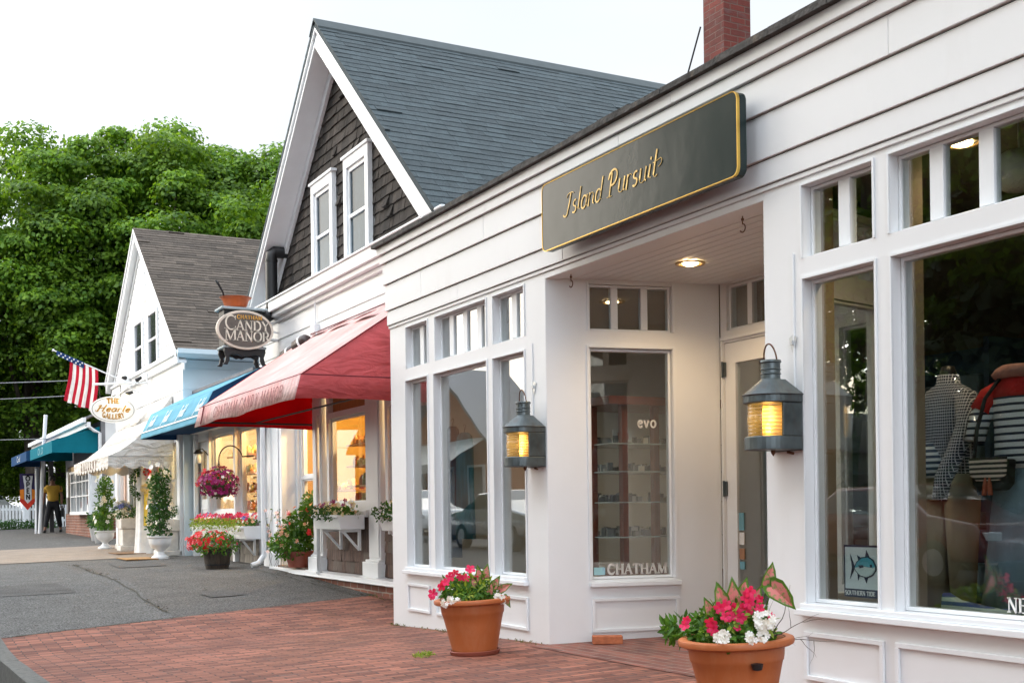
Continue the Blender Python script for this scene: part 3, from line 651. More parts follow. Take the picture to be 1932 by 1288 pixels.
for pts_, m_ in (([(-5.4, -2.9), (-4.2, -2.86), (-4.15, -2.05), (-5.35, -2.1)], 'tar_patch'), ([(-9.2, -.9), (-7.9, -.95), (-7.85, -.3), (-9.1, -.25)], 'tar_patch'), ([(-3.4, -.9), (-2.9, -.88), (-2.95, -.5), (-3.45, -.55)], 'tar_patch')):
    mb = MB(); k_ = len(pts_); ring = []
    for i in range(k_):
        a, b = Vector(pts_[i]), Vector(pts_[(i + 1) % k_])
        for q in range(10): p = a.lerp(b, q / 10); ring.append((p.x + .03 * mnoise.noise(Vector((p.x * 6, p.y * 6, 1))), p.y + .03 * mnoise.noise(Vector((p.x * 6, p.y * 6, 7)))))
    mb.add([(x_, y_, gz(x_, y_) + .0085) for x_, y_ in ring] + [(sum(x_ for x_, _ in ring) / 40, sum(y_ for _, y_ in ring) / 40, gz(sum(x_ for x_, _ in ring) / 40, sum(y_ for _, y_ in ring) / 40) + .0085)], [(i, (i + 1) % 40, 40) for i in range(40)])
    struct(mb.build('pavement_patch', mat('tar_patch', (0.070, 0.068, 0.065), .85, .2, 4, .8, 110, speck=.7)))
db = MB(); random.seed(66)
for _ in range(900):
    if random.random() < .5: x_ = random.uniform(-6.5, -.3); y_ = .58 - abs(random.gauss(0, .10)) 
    else:
        t__ = random.random(); x_ = -1.75 - 7.7 * t__ + random.gauss(0, .03); y_ = -1.55 + .2 * t__ + random.gauss(0, .035)
    if mnoise.noise(Vector((x_ * 1.7, y_ * 1.7, 4))) < -.05: continue
    q = random.uniform(.004, .014); a = random.random() * 6.28; z_ = gz(x_, y_) + .012
    db.add([(x_ + q * cos(a), y_ + q * sin(a), z_), (x_ - q * sin(a), y_ + q * cos(a), z_ + q * .5), (x_ - q * cos(a), y_ - q * sin(a), z_), (x_ + q * .7 * sin(a), y_ - q * .7 * cos(a), z_ + .002)], [(0, 1, 2, 3)])
tag(db.build('leaf_litter', mat('litter', (.10, .075, .045), .9, .4, 30, 0, island=.6), None), 'scattered dry leaf litter and grit on the asphalt walk', 'litter', kind='stuff')
# kerb of granite stones, then the road 0.15 m lower
kb = MB(); x = -60.0
while x < 30:
    L = random.uniform(1.5, 2.3); a, b = x, x + L - 0.012; x += L; j = random.uniform(-0.008, 0.008)
    for q in range(3):
        xa = a + (b - a) * q / 3; xb = a + (b - a) * (q + 1) / 3
        za, zb = gz(xa, -3.05) + 0.012, gz(xb, -3.05) + 0.012
        kb.add([(xa, -3.215 + j, za - 0.3), (xb, -3.215 + j, zb - 0.3), (xb, -3.09 + j, zb - 0.3), (xa, -3.09 + j, za - 0.3), (xa, -3.21 + j, za), (xb, -3.21 + j, zb), (xb, -3.09 + j, zb), (xa, -3.09 + j, za)],
               [(4, 5, 6, 7), (0, 1, 5, 4), (2, 3, 7, 6)] + ([(3, 0, 4, 7)] if q == 0 else []) + ([(1, 2, 6, 5)] if q == 2 else []))
struct(kb.build('kerb', GRAN, bevel=0))
sheet('road', fx, [-11.6, -10, -8, -6, -5, -4.2, -3.6, -3.15], ROADM, dz=-0.165)
sheet('far_pavement', fx, [-40, -25, -14, -11.6], TANC, dz=-0.03)

# ------------------------------------------------------------------ the white shop (near building)
SW = thing('white_shop', 'long white clapboard shopfront with tall windows and recessed corner entry, nearest building', 'shop', (0, 0, 0))
DX, DY = 0.218, 0.976
SPL = frame_map((2.752, 0, 0), math.atan2(DY, DX))       # left splayed wall of the entry; d runs to the left (inside the shop)
SPR = lambda u, d, z: (4.995 - u * DX + d * DY, u * DY + d * DX, z)
opsL = [(0.34, 0.79, 0.49, 2.063), (0.92, 1.866, 0.49, 2.063), (1.972, 2.445, 0.49, 2.063), (0.36, 0.80, 2.168, 2.517), (0.955, 1.862, 2.168, 2.517), (1.98, 2.45, 2.168, 2.517)]
opsR = [(5.284, 5.756, 0.49, 2.063), (5.86, 6.82, 0.49, 2.063), (6.95, 7.42, 0.49, 2.063), (5.284, 5.75, 2.168, 2.517), (5.852, 6.82, 2.168, 2.517), (6.95, 7.42, 2.168, 2.517)]
mb = MB()
wall(mb, IDM, 0, 2.745, -0.2, 2.553, 0, 0.11, opsL)
wall(mb, IDM, 5.0, 10.5, -0.2, 2.553, 0, 0.11, opsR)
# splayed entry wall with one tall window and a transom row; door wall
wall(mb, SPL, 0.0, 1.272, -0.2, 2.53, 0.0, 0.09, [(0.305, 0.912, 0.478, 2.055), (0.305, 0.912, 2.172, 2.492)])
wall(mb, lambda u, d, z: SPR(u, d, z), 0.0, 1.272, -0.2, 2.53, 0.0, 0.09, [(0.305, 0.912, 0.478, 2.055), (0.305, 0.912, 2.172, 2.492)])
wall(mb, IDM, 3.03, 4.72, -0.2, 2.53, 1.25, 1.33, [(3.06, 4.02, 0.05, 2.105), (3.10, 4.06, 2.185, 2.506), (4.2, 4.6, 0.48, 2.055)])
mb.box(2.745, 5.0, 0.0, 0.11, 2.512, 2.553)          # lintel
mb.box(0, 0.1, 0.11, 7.0, -0.2, 3.26); mb.box(0.1, 10.5, 6.9, 7.0, -0.2, 3.26); mb.box(10.4, 10.5, 0.11, 6.9, -0.2, 3.26)
mb.build('wall', WHITE, SW, bevel=0.004)
# lapped header boards: each stands a little further out than the one below
mb = MB()
for z0, z1, p in [(2.5545, 2.578, 0.010), (2.583, 2.703, 0.020), (2.710, 2.931, 0.032), (2.938, 3.115, 0.046), (3.121, 3.190, 0.066), (3.196, 3.262, 0.086)]:
    cuts = sorted([-p, 10.6] + [random.uniform(0.5 + 2.4 * q, 2.3 + 2.4 * q) for q in range(4)]) if z1 - z0 > .04 else [-p, 10.6]
    for ca, cb in zip(cuts, cuts[1:]):
        mb = MB(); mb.box(ca + (0 if ca < 0 else .0012), cb - .0012, -p - random.uniform(0, .0012), 0.09, z0, z1); mb.build('header_board', WHITE, SW, bevel=0.003)
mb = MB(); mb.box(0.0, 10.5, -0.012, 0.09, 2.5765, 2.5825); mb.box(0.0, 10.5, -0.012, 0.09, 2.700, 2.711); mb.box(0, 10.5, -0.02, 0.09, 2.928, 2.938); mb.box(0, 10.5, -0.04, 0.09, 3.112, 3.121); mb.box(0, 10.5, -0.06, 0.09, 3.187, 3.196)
mb.build('lap_shadow_strip', mat('shadow_groove', (0.22, 0.22, 0.22), 0.9, 0.1, 9, 0), SW)  # grey strips under the laps, shadow lines put in as colour
mb = MB()
xx = -0.12
while xx < 10.6:
    L = random.uniform(0.25, 0.5); mb.box(xx, xx + L - 0.004, -0.118 - random.uniform(0, 0.006), 0.3, 3.2635, 3.292 + random.uniform(0, 0.012)); xx += L
mb.build('roof_edge', DARKGAP, SW)
mb = MB(); mb.box(0.0, 10.5, 0.301, 7.0, 3.262, 3.285)
roofw = mb.build('roof', mat('flat_roof', (0.10, 0.10, 0.10), 0.9, 0.2, 5, 0.3, 40), SW)
mb = MB(); mb.T = None
cx0, cx1, cy0, cy1 = -0.72, -0.37, 4.0, 4.36
for (a, b, c, d) in [(cx0, cx1, cy0, cy1)]:
    mb.cur = 0; mb.add([(a, c, 3.0), (b, c, 3.0), (b, c, 7.2), (a, c, 7.2)], [(0, 1, 2, 3)]); mb.add([(b, d, 3.0), (a, d, 3.0), (a, d, 7.2), (b, d, 7.2)], [(0, 1, 2, 3)])
    mb.cur = 1; mb.add([(b, c, 3.0), (b, d, 3.0), (b, d, 7.2), (b, c, 7.2)], [(0, 1, 2, 3)]); mb.add([(a, d, 3.0), (a, c, 3.0), (a, c, 7.2), (a, d, 7.2)], [(0, 1, 2, 3)])
    mb.cur = 0; mb.add([(a, c, 7.2), (b, c, 7.2), (b, d, 7.2), (a, d, 7.2)], [(0, 1, 2, 3)])
CHX = MB(); CHX.v, CHX.f, CHX.mi = mb.v, mb.f, mb.mi
CHX.build('chimney', [BRICK, BRICKY], roofw)
# windows of the facade
for (a, b, c, d) in (opsL[:3] + opsR[:3]): window(IDM, SW, a, b, c, d, gd=0.062, fw=0.02)
def tbars(a, b, n, bw=0.078):
    g = (b - a - (n - 1) * bw) / n; return [a + g * (k + 1) + bw * (k + 0.5) for k in range(n - 1)]
for (a, b, c, d), n in zip(opsL[3:] + opsR[3:], (2, 4, 2, 2, 4, 2)): window(IDM, SW, a, b, c, d, gd=0.062, fw=0.018, bars=tbars(a, b, n), name='transom_window')
window(SPL, SW, 0.305, 0.912, 0.478, 2.055, gd=0.04, fw=0.02)
SHADE = mat('tan_shade', (0.22, 0.155, 0.10), 0.6, 0.05, 2, 0)
FROST = glassmat('shaded_glass', (0.45, 0.36, 0.27), 1.5, 0.05, 1.2)
window(SPL, SW, 0.305, 0.912, 2.172, 2.492, gd=0.035, fw=0.018, bars=tbars(0.305, 0.912, 3, 0.05), barw=0.05, name='transom_window')
window(SPR, SW, 0.305, 0.912, 0.478, 2.055, gd=0.04, fw=0.02); window(SPR, SW, 0.305, 0.912, 2.172, 2.492, gd=0.035, fw=0.018, bars=tbars(0.305, 0.912, 3, 0.05), barw=0.05, name='transom_window')
DW = lambda u, d, z: (u, 1.25 + d, z)
window(DW, SW, 3.10, 4.06, 2.185, 2.506, gd=0.035, fw=0.02, bars=tbars(3.10, 4.06, 4, 0.05), barw=0.05, name='transom_window')
window(DW, SW, 4.2, 4.6, 0.48, 2.055, gd=0.04, fw=0.02)
mb = MB(); fbox(mb, SPL, 0.28, 0.93, 0.085, 0.088, 2.16, 2.5); fbox(mb, DW, 3.05, 4.1, 0.081, 0.084, 2.17, 2.51)
mb.build('window_shade', SHADE, SW)
# sills, panel mouldings, base cap
mb = MB(); mb.box(0.305, 2.47, -0.045, -0.001, 0.432, 0.462); mb.box(0.32, 2.46, -0.026, -0.001, 0.462, 0.489); mb.build('window_sill', WHITE2, SW, bevel=0.004)
mb = MB(); mb.box(5.24, 7.46, -0.05, -0.001, 0.432, 0.462); mb.box(5.26, 7.44, -0.028, -0.001, 0.462, 0.489); mb.build('window_sill', WHITE2, SW, bevel=0.004)
mb = MB(); fbox(mb, SPL, 0.285, 0.95, -0.04, -0.001, 0.430, 0.460); mb.build('window_sill', WHITE2, SW, bevel=0.004)
for F_, a, b in [(IDM, 0.34, 0.80), (IDM, 0.92, 1.87), (IDM, 1.97, 2.465), (IDM, 5.27, 5.79), (IDM, 5.86, 6.83), (IDM, 6.95, 7.45), (SPL, 0.30, 0.94)]:
    mb = MB(); moulding(mb, F_, a, b, 0.12, 0.352); mb.build('panel_moulding', WHITE2, SW, bevel=0.002)
for (a, b, c, d) in opsL + opsR:                       # thin casing bead round each opening
    t = 0.012; p = 0.008; mb = MB()
    mb.box(a - t, a - 0.001, -p, -0.0012, c, d + t); mb.box(b + 0.001, b + t, -p, -0.0012, c, d + t); mb.box(a - 0.001, b + 0.001, -p, -0.0012, d + 0.001, d + t); mb.build('casing_bead', WHITE2, SW)
mb = MB()
fbox(mb, SPL, 0.285, 0.303, -0.012, -0.001, 0.478, 2.075); fbox(mb, SPL, 0.914, 0.932, -0.012, -0.001, 0.478, 2.075); fbox(mb, SPL, 0.303, 0.914, -0.012, -0.001, 2.057, 2.075)
fbox(mb, SPL, 0.914, 0.93, -0.012, -0.001, 2.172, 2.5); fbox(mb, SPL, 0.29, 0.303, -0.012, -0.001, 2.172, 2.5)
mb.build('moulding', WHITE2, SW, bevel=0.002)
mb = MB(); fbox(mb, DW, 3.045, 3.058, -0.015, -0.001, 0.05, 2.12); fbox(mb, DW, 3.045, 4.07, -0.02, -0.001, 2.121, 2.14)
mb.build('moulding', WHITE2, SW, bevel=0.002)
mb = MB(); mb.box(5.212, 5.222, -0.008, -0.0012, 1.3, 2.2); mb.build('conduit', WHITE2, SW); mb = MB(); mb.box(2.56, 2.57, -0.008, -0.0012, 1.3, 2.1); mb.build('conduit', WHITE2, SW)
mb = MB(); mb.box(2.50, 2.505, -0.003, -0.0012, .6, .61)
mb.build('moulding', WHITE2, SW, bevel=0.002)
# entry ceiling
mb = MB(); mb.add([(2.752, 0.11, 2.52), (4.995, 0.11, 2.52), (4.72, 1.25, 2.52), (3.03, 1.25, 2.52)], [(0, 1, 2, 3)])
for k in range(1, 14): yy = 0.11 + k * 0.085; mb.box(2.76 + 0.22 * yy, 4.98 - 0.22 * yy, yy, yy + 0.005, 2.5175, 2.5195)
mb.build('entry_ceiling', WHITE, SW)
# entry door
mb = MB(); e = 0.003
DA, DB, DZ0, DZ1 = 3.06 + e, 4.02 - e, 0.075, 2.105 - e
wall(mb, DW, DA, DB, DZ0, DZ1, 0.012, 0.055, [(3.175, 3.905, 0.30, 1.958)])
door = mb.build('door', WHITE2, SW, bevel=0.004)
mb = MB(); fbox(mb, DW, 3.17, 3.91, 0.03, 0.035, 0.29, 1.965); mb.build('pane', GLASS, door)
for zc in (1.92, 1.09, 0.3):
    mb = MB(); fbox(mb, DW, 3.048, 3.078, -0.008, 0.011, zc - 0.05, zc + 0.05); mb.tube([(3.06, 1.24, zc - 0.055), (3.06, 1.24, zc + 0.055)], 0.008); mb.build('hinge', PEWTER, door)
mb = MB(); mb.tube([(3.95, 1.255, 0.95), (3.95, 1.19, 0.95), (3.95, 1.19, 1.2), (3.95, 1.255, 1.2)], 0.011); mb.build('handle', PEWTER, door)
mb = MB(); mb.cur = 0; fbox(mb, DW, 3.182, 3.232, 0.022, 0.0285, 0.80, 0.92); mb.cur = 1; fbox(mb, DW, 3.184, 3.236, 0.022, 0.0285, 0.70, 0.785); mb.cur = 2; fbox(mb, DW, 3.184, 3.236, 0.022, 0.0285, 0.60, 0.675); mb.cur = 0; fbox(mb, DW, 3.184, 3.236, 0.022, 0.0285, 0.53, 0.585)
mb.build('sticker', [mat('sticker_teal', (0.15, 0.35, 0.42), 0.5), mat('sticker_white', (0.75, 0.75, 0.73), 0.5), mat('sticker_brown', (0.35, 0.18, 0.1), 0.5)], door)
# window lettering and stickers on the splayed window
LET = lambda F, dd: (lambda u, v, n: F(u, dd - n, v))
mb = MB(); text(mb, 'CHATHAM', LET(SPL, 0.038), 0.432, 0.512, 0.066, 0.24, 0.13, sp=0.10, depth=0.002)
text(mb, 'evo', LET(SPL, 0.038), 0.665, 1.52, 0.085, 0.15, 0.15, serif=False, sp=0.10, depth=0.002)
mb.build('window_lettering', mat('etched_letter', (.62, .60, .56), .6), SW)
mb = MB(); fbox(mb, SPL, 0.332, 0.412, 0.030, 0.038, 0.508, 0.560); mb.build('sticker', mat('sticker_pale_blue', (0.35, 0.62, 0.66), 0.5, dirt=((0.2, 0.2, 0.45), 40, 0.8)), SW)
mb = MB(); text(mb, 'NEW', LET(IDM, 0.060), 6.402, 0.522, 0.057, 0.17, 0.07, sp=0.08, depth=0.002); mb.build('window_lettering', WHITEL, SW)
# little metal plates and hook eyes on the pilasters
for px_, pz_ in ((2.585, 1.80), (5.21, 1.765)):
    mb = MB(); mb.prism([(px_ + a * 0.028, pz_ + b * 0.04) for a, b in ((-1, 0.6), (0, 1), (1, 0.6), (0.6, -0.3), (0.2, -1.2), (-0.2, -1.2), (-0.6, -0.3))], -0.006, -0.001, lambda u, v, n: (u, n, v)); mb.box(px_ - 0.008, px_ + 0.008, -0.02, -0.006, pz_ - 0.01, pz_ + 0.01); mb.build('bracket_plate', mat('galvanised', (0.6, 0.62, 0.63), 0.35, metal=0.6), SW)

# interior shell of the white shop
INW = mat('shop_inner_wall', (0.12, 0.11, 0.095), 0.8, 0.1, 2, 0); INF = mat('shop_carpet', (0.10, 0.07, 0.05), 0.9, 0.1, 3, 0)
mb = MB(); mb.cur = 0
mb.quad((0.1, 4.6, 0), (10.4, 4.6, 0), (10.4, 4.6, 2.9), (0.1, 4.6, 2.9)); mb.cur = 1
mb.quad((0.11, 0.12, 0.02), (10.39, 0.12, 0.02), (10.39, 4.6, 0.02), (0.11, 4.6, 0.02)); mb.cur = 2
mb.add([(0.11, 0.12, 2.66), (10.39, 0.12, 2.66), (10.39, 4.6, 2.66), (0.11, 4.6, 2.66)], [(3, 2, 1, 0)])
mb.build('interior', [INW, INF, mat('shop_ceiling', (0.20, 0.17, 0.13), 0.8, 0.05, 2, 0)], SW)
mb = MB(); mb.box(0.11, 2.62, 0.13, 0.75, 0.28, 0.45); mb.box(5.12, 8.5, 0.13, 1.0, 0.28, 0.45); mb.build('display_platform', mat('display_wood', (0.25, 0.17, 0.10), 0.5, 0.2, 8, 0.05), SW)
mb = MB(); mb.box(5.05, 5.11, 0.13, 0.36, 0.02, 2.66); mb.box(5.70, 5.76, .13, .30, .45, 2.66)
mb.build('partition', mat('beige_partition', (0.36, 0.28, 0.19), 0.7, 0.05, 2, 0), SW)

# ceiling lamps: recessed can with glowing bulb
def downlight(loc, label, energy, r_=0.075, group='recessed ceiling lights', thick=0.0):
    t = thing('ceiling_light', label, 'light', loc, group)
    mb = MB(); x_, y_, z_ = loc
    mb.lathe([(r_ + 0.022, -0.004), (r_ + 0.018, -0.010), (r_, -0.008), (r_ - 0.006, -0.0005), (r_ + 0.022, -0.0005)], loc, 28, cap=False); mb.build('trim_ring', mat('brass_ring', (0.55, 0.36, 0.16), 0.3, metal=0.8), t, smooth=True)
    mb = MB(); mb.lathe([(0.001, -0.018), (r_ * 0.4, -0.017), (r_ * 0.62, -0.010), (r_ * 0.66, -0.002)], loc, 20, cap=True); mb.build('bulb', emit('warm_bulb', (1.0, 0.70, 0.36), 14), t, smooth=True)
    l = bpy.data.lights.new('lamp_light', 'SPOT'); l.energy = energy; l.color = (1.0, 0.72, 0.42); l.spot_size = R(150); l.spot_blend = 0.8; l.shadow_soft_size = 0.06
    lo = bpy.data.objects.new('lamp_light', l); C.objects.link(lo); lo.parent = t; lo.location = (0, 0, -0.05)
    return t
downlight((3.58, 0.59, 2.513), 'lit recessed light in the white entry ceiling above the door', 15)
downlight((5.80, 0.52, 2.655), 'lit recessed light seen inside through the small panes above the mannequins', 9)
downlight((1.5, 1.2, 2.655), 'recessed light inside the shop behind the left window group', 9)
downlight((2.2, 2.6, 2.655), 'deep recessed light inside the shop beyond the left windows', 10)
downlight((8.0, 1.6, 2.655), 'recessed light inside the shop at the right end of the facade', 12)
# round paper lamp inside behind the right transom
mb = MB(); mb.lathe([(0.001, 0.09), (0.06, 0.085), (0.11, 0.05), (0.125, 0), (0.11, -0.05), (0.06, -0.085), (0.001, -0.09)], (6.17, 0.45, 2.42), 24); mb.tube([(6.17, 0.45, 2.51), (6.17, 0.45, 2.66)], 0.004)
tag(mb.build('globe_lamp', mat('opal_glass', (0.55, 0.57, 0.55), 0.3), None, smooth=True), 'round pale globe lamp hanging inside behind the right transom panes', 'lamp')
# ceiling hooks
hk = thing('ceiling_hook', 'rusty screw hook in the entry ceiling at the left corner', 'hook', (2.957, 0.079, 2.52), 'rusty ceiling hooks')
mb = MB(); pts = [(2.957, 0.079, 2.52), (2.957, 0.079, 2.485), (2.957, 0.079, 2.47)] + [(2.957 + 0.022 * sin(t_), 0.079, 2.448 + 0.022 * cos(t_)) for t_ in lin(0, 4.2, 10)]
mb.tube(pts, 0.0035, 6); mb.build('hook', COPPER, hk, smooth=True); mb = MB(); mb.tube([(2.957, 0.079, 2.50), (2.957, 0.079, 2.488)], 0.008, 8); mb.build('screw_eye', COPPER, hk)
h2 = copytree(hk); settag(h2, 'rusty screw hook in the entry ceiling beside the right pillar', (4.698, 0.107, 2.52))

# name board over the entry ----------------------------------------------------
SG = thing('name_board', 'long dark green board with gold edge and gold script lettering above the entry', 'sign', (4.0, -0.16, 2.63))
def rrect(x0, x1, z0, z1, r_, n=6):
    p = []
    for cx_, cz_, a in ((x1 - r_, z1 - r_, 0), (x0 + r_, z1 - r_, 90), (x0 + r_, z0 + r_, 180), (x1 - r_, z0 + r_, 270)):
        p += [(cx_ + r_ * cos(R(a + 90 * i / n)), cz_ + r_ * sin(R(a + 90 * i / n))) for i in range(n + 1)]
    return p
XZ = lambda u, v, n: (u, n, v)
SIGNM, n_, o_ = newmat('varnished_sign_green')
p_ = pr(n_, Roughness=0.2); p_.inputs['Base Color'].default_value = (0.014, 0.026, 0.026, 1); p_.inputs['Specular IOR Level'].default_value = 0.34
t_ = n_.nodes.new('ShaderNodeTexCoord'); a_ = n_.nodes.new('ShaderNodeTexNoise'); a_.inputs['Scale'].default_value = 3; a_.inputs['Detail'].default_value = 7
n_.links.new(t_.outputs['Object'], a_.inputs['Vector'])
b_ = n_.nodes.new('ShaderNodeBump'); b_.inputs['Strength'].default_value = 0.12; b_.inputs['Distance'].default_value = 0.02; n_.links.new(a_.outputs['Fac'], b_.inputs['Height']); n_.links.new(b_.outputs[0], p_.inputs['Normal'])
n_.links.new(p_.outputs[0], o_.inputs[0])
mb = MB(); mb.prism(rrect(3.0, 4.995, 2.625, 3.055, 0.045), -0.158, -0.10, XZ); mb.build('board', SIGNM, SG, bevel=0.004)
mb = MB(); A_ = rrect(2.999, 4.996, 2.624, 3.056, 0.046); B_ = rrect(3.003, 4.9895, 2.6285, 3.0535, 0.043); k = len(A_)
mb.add([(u, -0.161, v) for u, v in A_] + [(u, -0.161, v) for u, v in B_] + [(u, -0.145, v) for u, v in A_] + [(u, -0.157, v) for u, v in B_],
       [(i, (i + 1) % k, (i + 1) % k + k, i + k) for i in range(k)] + [(i, i + 2 * k, (i + 1) % k + 2 * k, (i + 1) % k) for i in range(k)] + [(i + k, (i + 1) % k + k, (i + 1) % k + 3 * k, i + 3 * k) for i in range(k)])
mb.build('gold_edge', GOLD, SG)
mb = MB(); x_ = text(mb, 'Island', lambda u, v, n: (u, -0.1585 - n, v), 3.29, 2.795, 0.138, 0.065, 0.022, serif=False, slant=0.28, sp=0.05, depth=0.004, swash=True)
text(mb, 'Pursuit', lambda u, v, n: (u, -0.1585 - n, v), 3.775, 2.795, 0.146, 0.078, 0.022, serif=False, slant=0.28, sp=0.05, depth=0.004, swash=True)
mb.build('lettering', mat('worn_gold_letter', (0.50, 0.36, 0.15), 0.35, 0.5, 20, metal=1.0), SG)
mb = MB()
for xx in (3.3, 4.0, 4.7): mb.box(xx - 0.03, xx + 0.03, -0.0995, -0.04, 2.72, 2.98)
mb.build('mounting_block', WHITE2, SG)

# ship lanterns -------------------------------------------------------------------
def lantern(loc, label):
    t = thing('wall_lantern', label, 'lantern', loc, 'ship lanterns flanking the entry')
    bx, by, bz = loc
    def shape(r_, back, n=16, cx_=0, cy_=-0.13):      # round front, square back
        p = [(cx_ + r_ * cos(R(a)), cy_ + r_ * sin(R(a))) for a in [180 + 180 * i / n for i in range(n + 1)]]
        return p + [(cx_ + r_, back), (cx_ - r_, back)]
    def loft(mb, layers):
        m = len(layers[0][0]); vs = []
        for poly, z in layers: vs += [(bx + u, by + v, bz + z) for u, v in poly]
        fs = [(i * m + k_, i * m + (k_ + 1) % m, (i + 1) * m + (k_ + 1) % m, (i + 1) * m + k_) for i in range(len(layers) - 1) for k_ in range(m)]
        fs += [tuple(reversed(range(m))), tuple((len(layers) - 1) * m + k_ for k_ in range(m))]
        mb.add(vs, fs)
    rr = 0.112
    mb = MB(); loft(mb, [(shape(rr + 0.004, -0.012), 0.0), (shape(rr + 0.004, -0.012), 0.062), (shape(rr - 0.004, -0.012), 0.066)]); mb.build('base', PEWTER, t, bevel=0.003)
    mb = MB(); loft(mb, [(shape(rr - 0.002, -0.012), 0.226), (shape(rr + 0.007, -0.012), 0.230), (shape(rr + 0.007, -0.012), 0.262), (shape(rr + 0.014, -0.010), 0.268),
                         (shape(0.05, -0.06, cy_=-0.11), 0.345)]); mb.build('roof', PEWTER, t, bevel=0.002)
    mb = MB(); c0 = (bx, by - 0.11, bz)
    mb.lathe([(0.052, 0.338), (0.052, 0.345), (0.047, 0.349), (0.047, 0.368), (0.052, 0.372), (0.047, 0.376), (0.047, 0.39), (0.052, 0.394), (0.047, 0.398), (0.047, 0.424), (0.053, 0.43), (0.05, 0.44), (0.001, 0.446)], c0, 24)
    mb.build('chimney_vent', PEWTER, t, smooth=True, autosm=True)
    mb = MB(); mb.box(bx - rr, bx + rr, by - 0.016, by - 0.001, bz - 0.005, bz + 0.27)
    mb.box(bx - rr - 0.002, bx - rr + 0.012, by - 0.13, by - 0.016, bz + 0.066, bz + 0.226); mb.box(bx + rr - 0.012, bx + rr + 0.002, by - 0.13, by - 0.016, bz + 0.066, bz + 0.226)
    mb.build('back_plate', PEWTER, t, bevel=0.002)
    prof = []; nr = 9
    for i in range(nr * 4 + 1):
        z = 0.068 + 0.156 * i / (nr * 4); mid = abs(i - nr * 2) < 5
        prof.append((0.096 + (0.0035 * abs(sin(pi * i / 4)) if not mid else 0.005), z))
    mb = MB(); mb.lathe(prof, (bx, by - 0.13, bz), 28, cap=False); mb.build('lens', RIBG, t, smooth=True)
    mb = MB(); mb.lathe([(0.001, 0.078), (0.010, 0.082), (0.015, 0.10), (0.012, 0.12), (0.001, 0.14)], (bx, by - 0.13, bz), 14); mb.build('flame_bulb', emit('lantern_bulb', (1.0, 0.62, 0.16), 2.6), t, smooth=True)
    mb = MB(); mb.lathe([(0.075, 0.07), (0.082, 0.10), (0.082, 0.19), (0.07, 0.222)], (bx, by - 0.13, bz), 20, a0=R(20), a1=R(160), cap=False); mb.build('reflector', mat('brass_reflector', (0.75, 0.52, 0.25), 0.35, metal=0.8), t, smooth=True)
    mb = MB(); mb.tube([(bx + 0.05 * cos(a) * 0.95, by - 0.11 - 0.012 * sin(a), bz + 0.432 + 0.088 * sin(a)) for a in lin(0, pi, 16)], 0.0042, 6); mb.build('bail_handle', COPPER, t, smooth=True)
    mb = MB(); mb.box(bx - 0.008, bx + 0.008, by - 0.245, by - 0.238, bz + 0.235, bz + 0.262); mb.lathe([(0.001, -0.03), (0.012, -0.012), (0.012, -0.0005)], (bx, by - 0.10, bz), 10); mb.tube([(bx + 0.06, by - 0.06, bz - 0.012), (bx + 0.10, by - 0.06, bz - 0.02)], 0.007, 6); mb.build('latch', COPPER, t)
    l = bpy.data.lights.new('lamp_light', 'POINT'); l.energy = 0.30; l.color = (1, 0.62, 0.22); l.shadow_soft_size = 0.03
    lo = bpy.data.objects.new('lamp_light', l); C.objects.link(lo); lo.parent = t; lo.location = (0, -0.13, 0.16)
    return t
RIBG, n_, o_ = newmat('ribbed_amber_glass')
fr_ = schlick(n_, 0.05, 1.3)
tr_ = n_.nodes.new('ShaderNodeBsdfTransparent'); 
tcw_ = n_.nodes.new('ShaderNodeTexCoord'); wv_ = n_.nodes.new('ShaderNodeTexWave'); wv_.bands_direction = 'Z'; wv_.inputs['Scale'].default_value = 17; wv_.inputs['Distortion'].default_value = 1.5
n_.links.new(tcw_.outputs['Object'], wv_.inputs['Vector']); cw_ = n_.nodes.new('ShaderNodeValToRGB'); cw_.color_ramp.elements[0].color = (.55, .40, .20, 1); cw_.color_ramp.elements[1].color = (1, .96, .86, 1)
n_.links.new(wv_.outputs['Fac'], cw_.inputs['Fac']); n_.links.new(cw_.outputs[0], tr_.inputs['Color'])
gl_ = n_.nodes.new('ShaderNodeBsdfGlossy'); gl_.inputs['Roughness'].default_value = 0.08
tl_ = n_.nodes.new('ShaderNodeBsdfTranslucent'); tl_.inputs['Color'].default_value = (0.95, 0.8, 0.45, 1)
m1_ = n_.nodes.new('ShaderNodeMixShader'); m1_.inputs[0].default_value = 0.22; n_.links.new(tr_.outputs[0], m1_.inputs[1]); n_.links.new(tl_.outputs[0], m1_.inputs[2])
m2_ = n_.nodes.new('ShaderNodeMixShader'); n_.links.new(fr_, m2_.inputs[0]); n_.links.new(m1_.outputs[0], m2_.inputs[1]); n_.links.new(gl_.outputs[0], m2_.inputs[2])
n_.links.new(m2_.outputs[0], o_.inputs[0])
lantern((2.62, 0.0, 1.252), 'ship lantern on the left pillar of the entry, beside three narrow windows')
lantern((5.165, 0.0, 1.238), 'large ship lantern on the right pillar of the entry, nearest the camera')

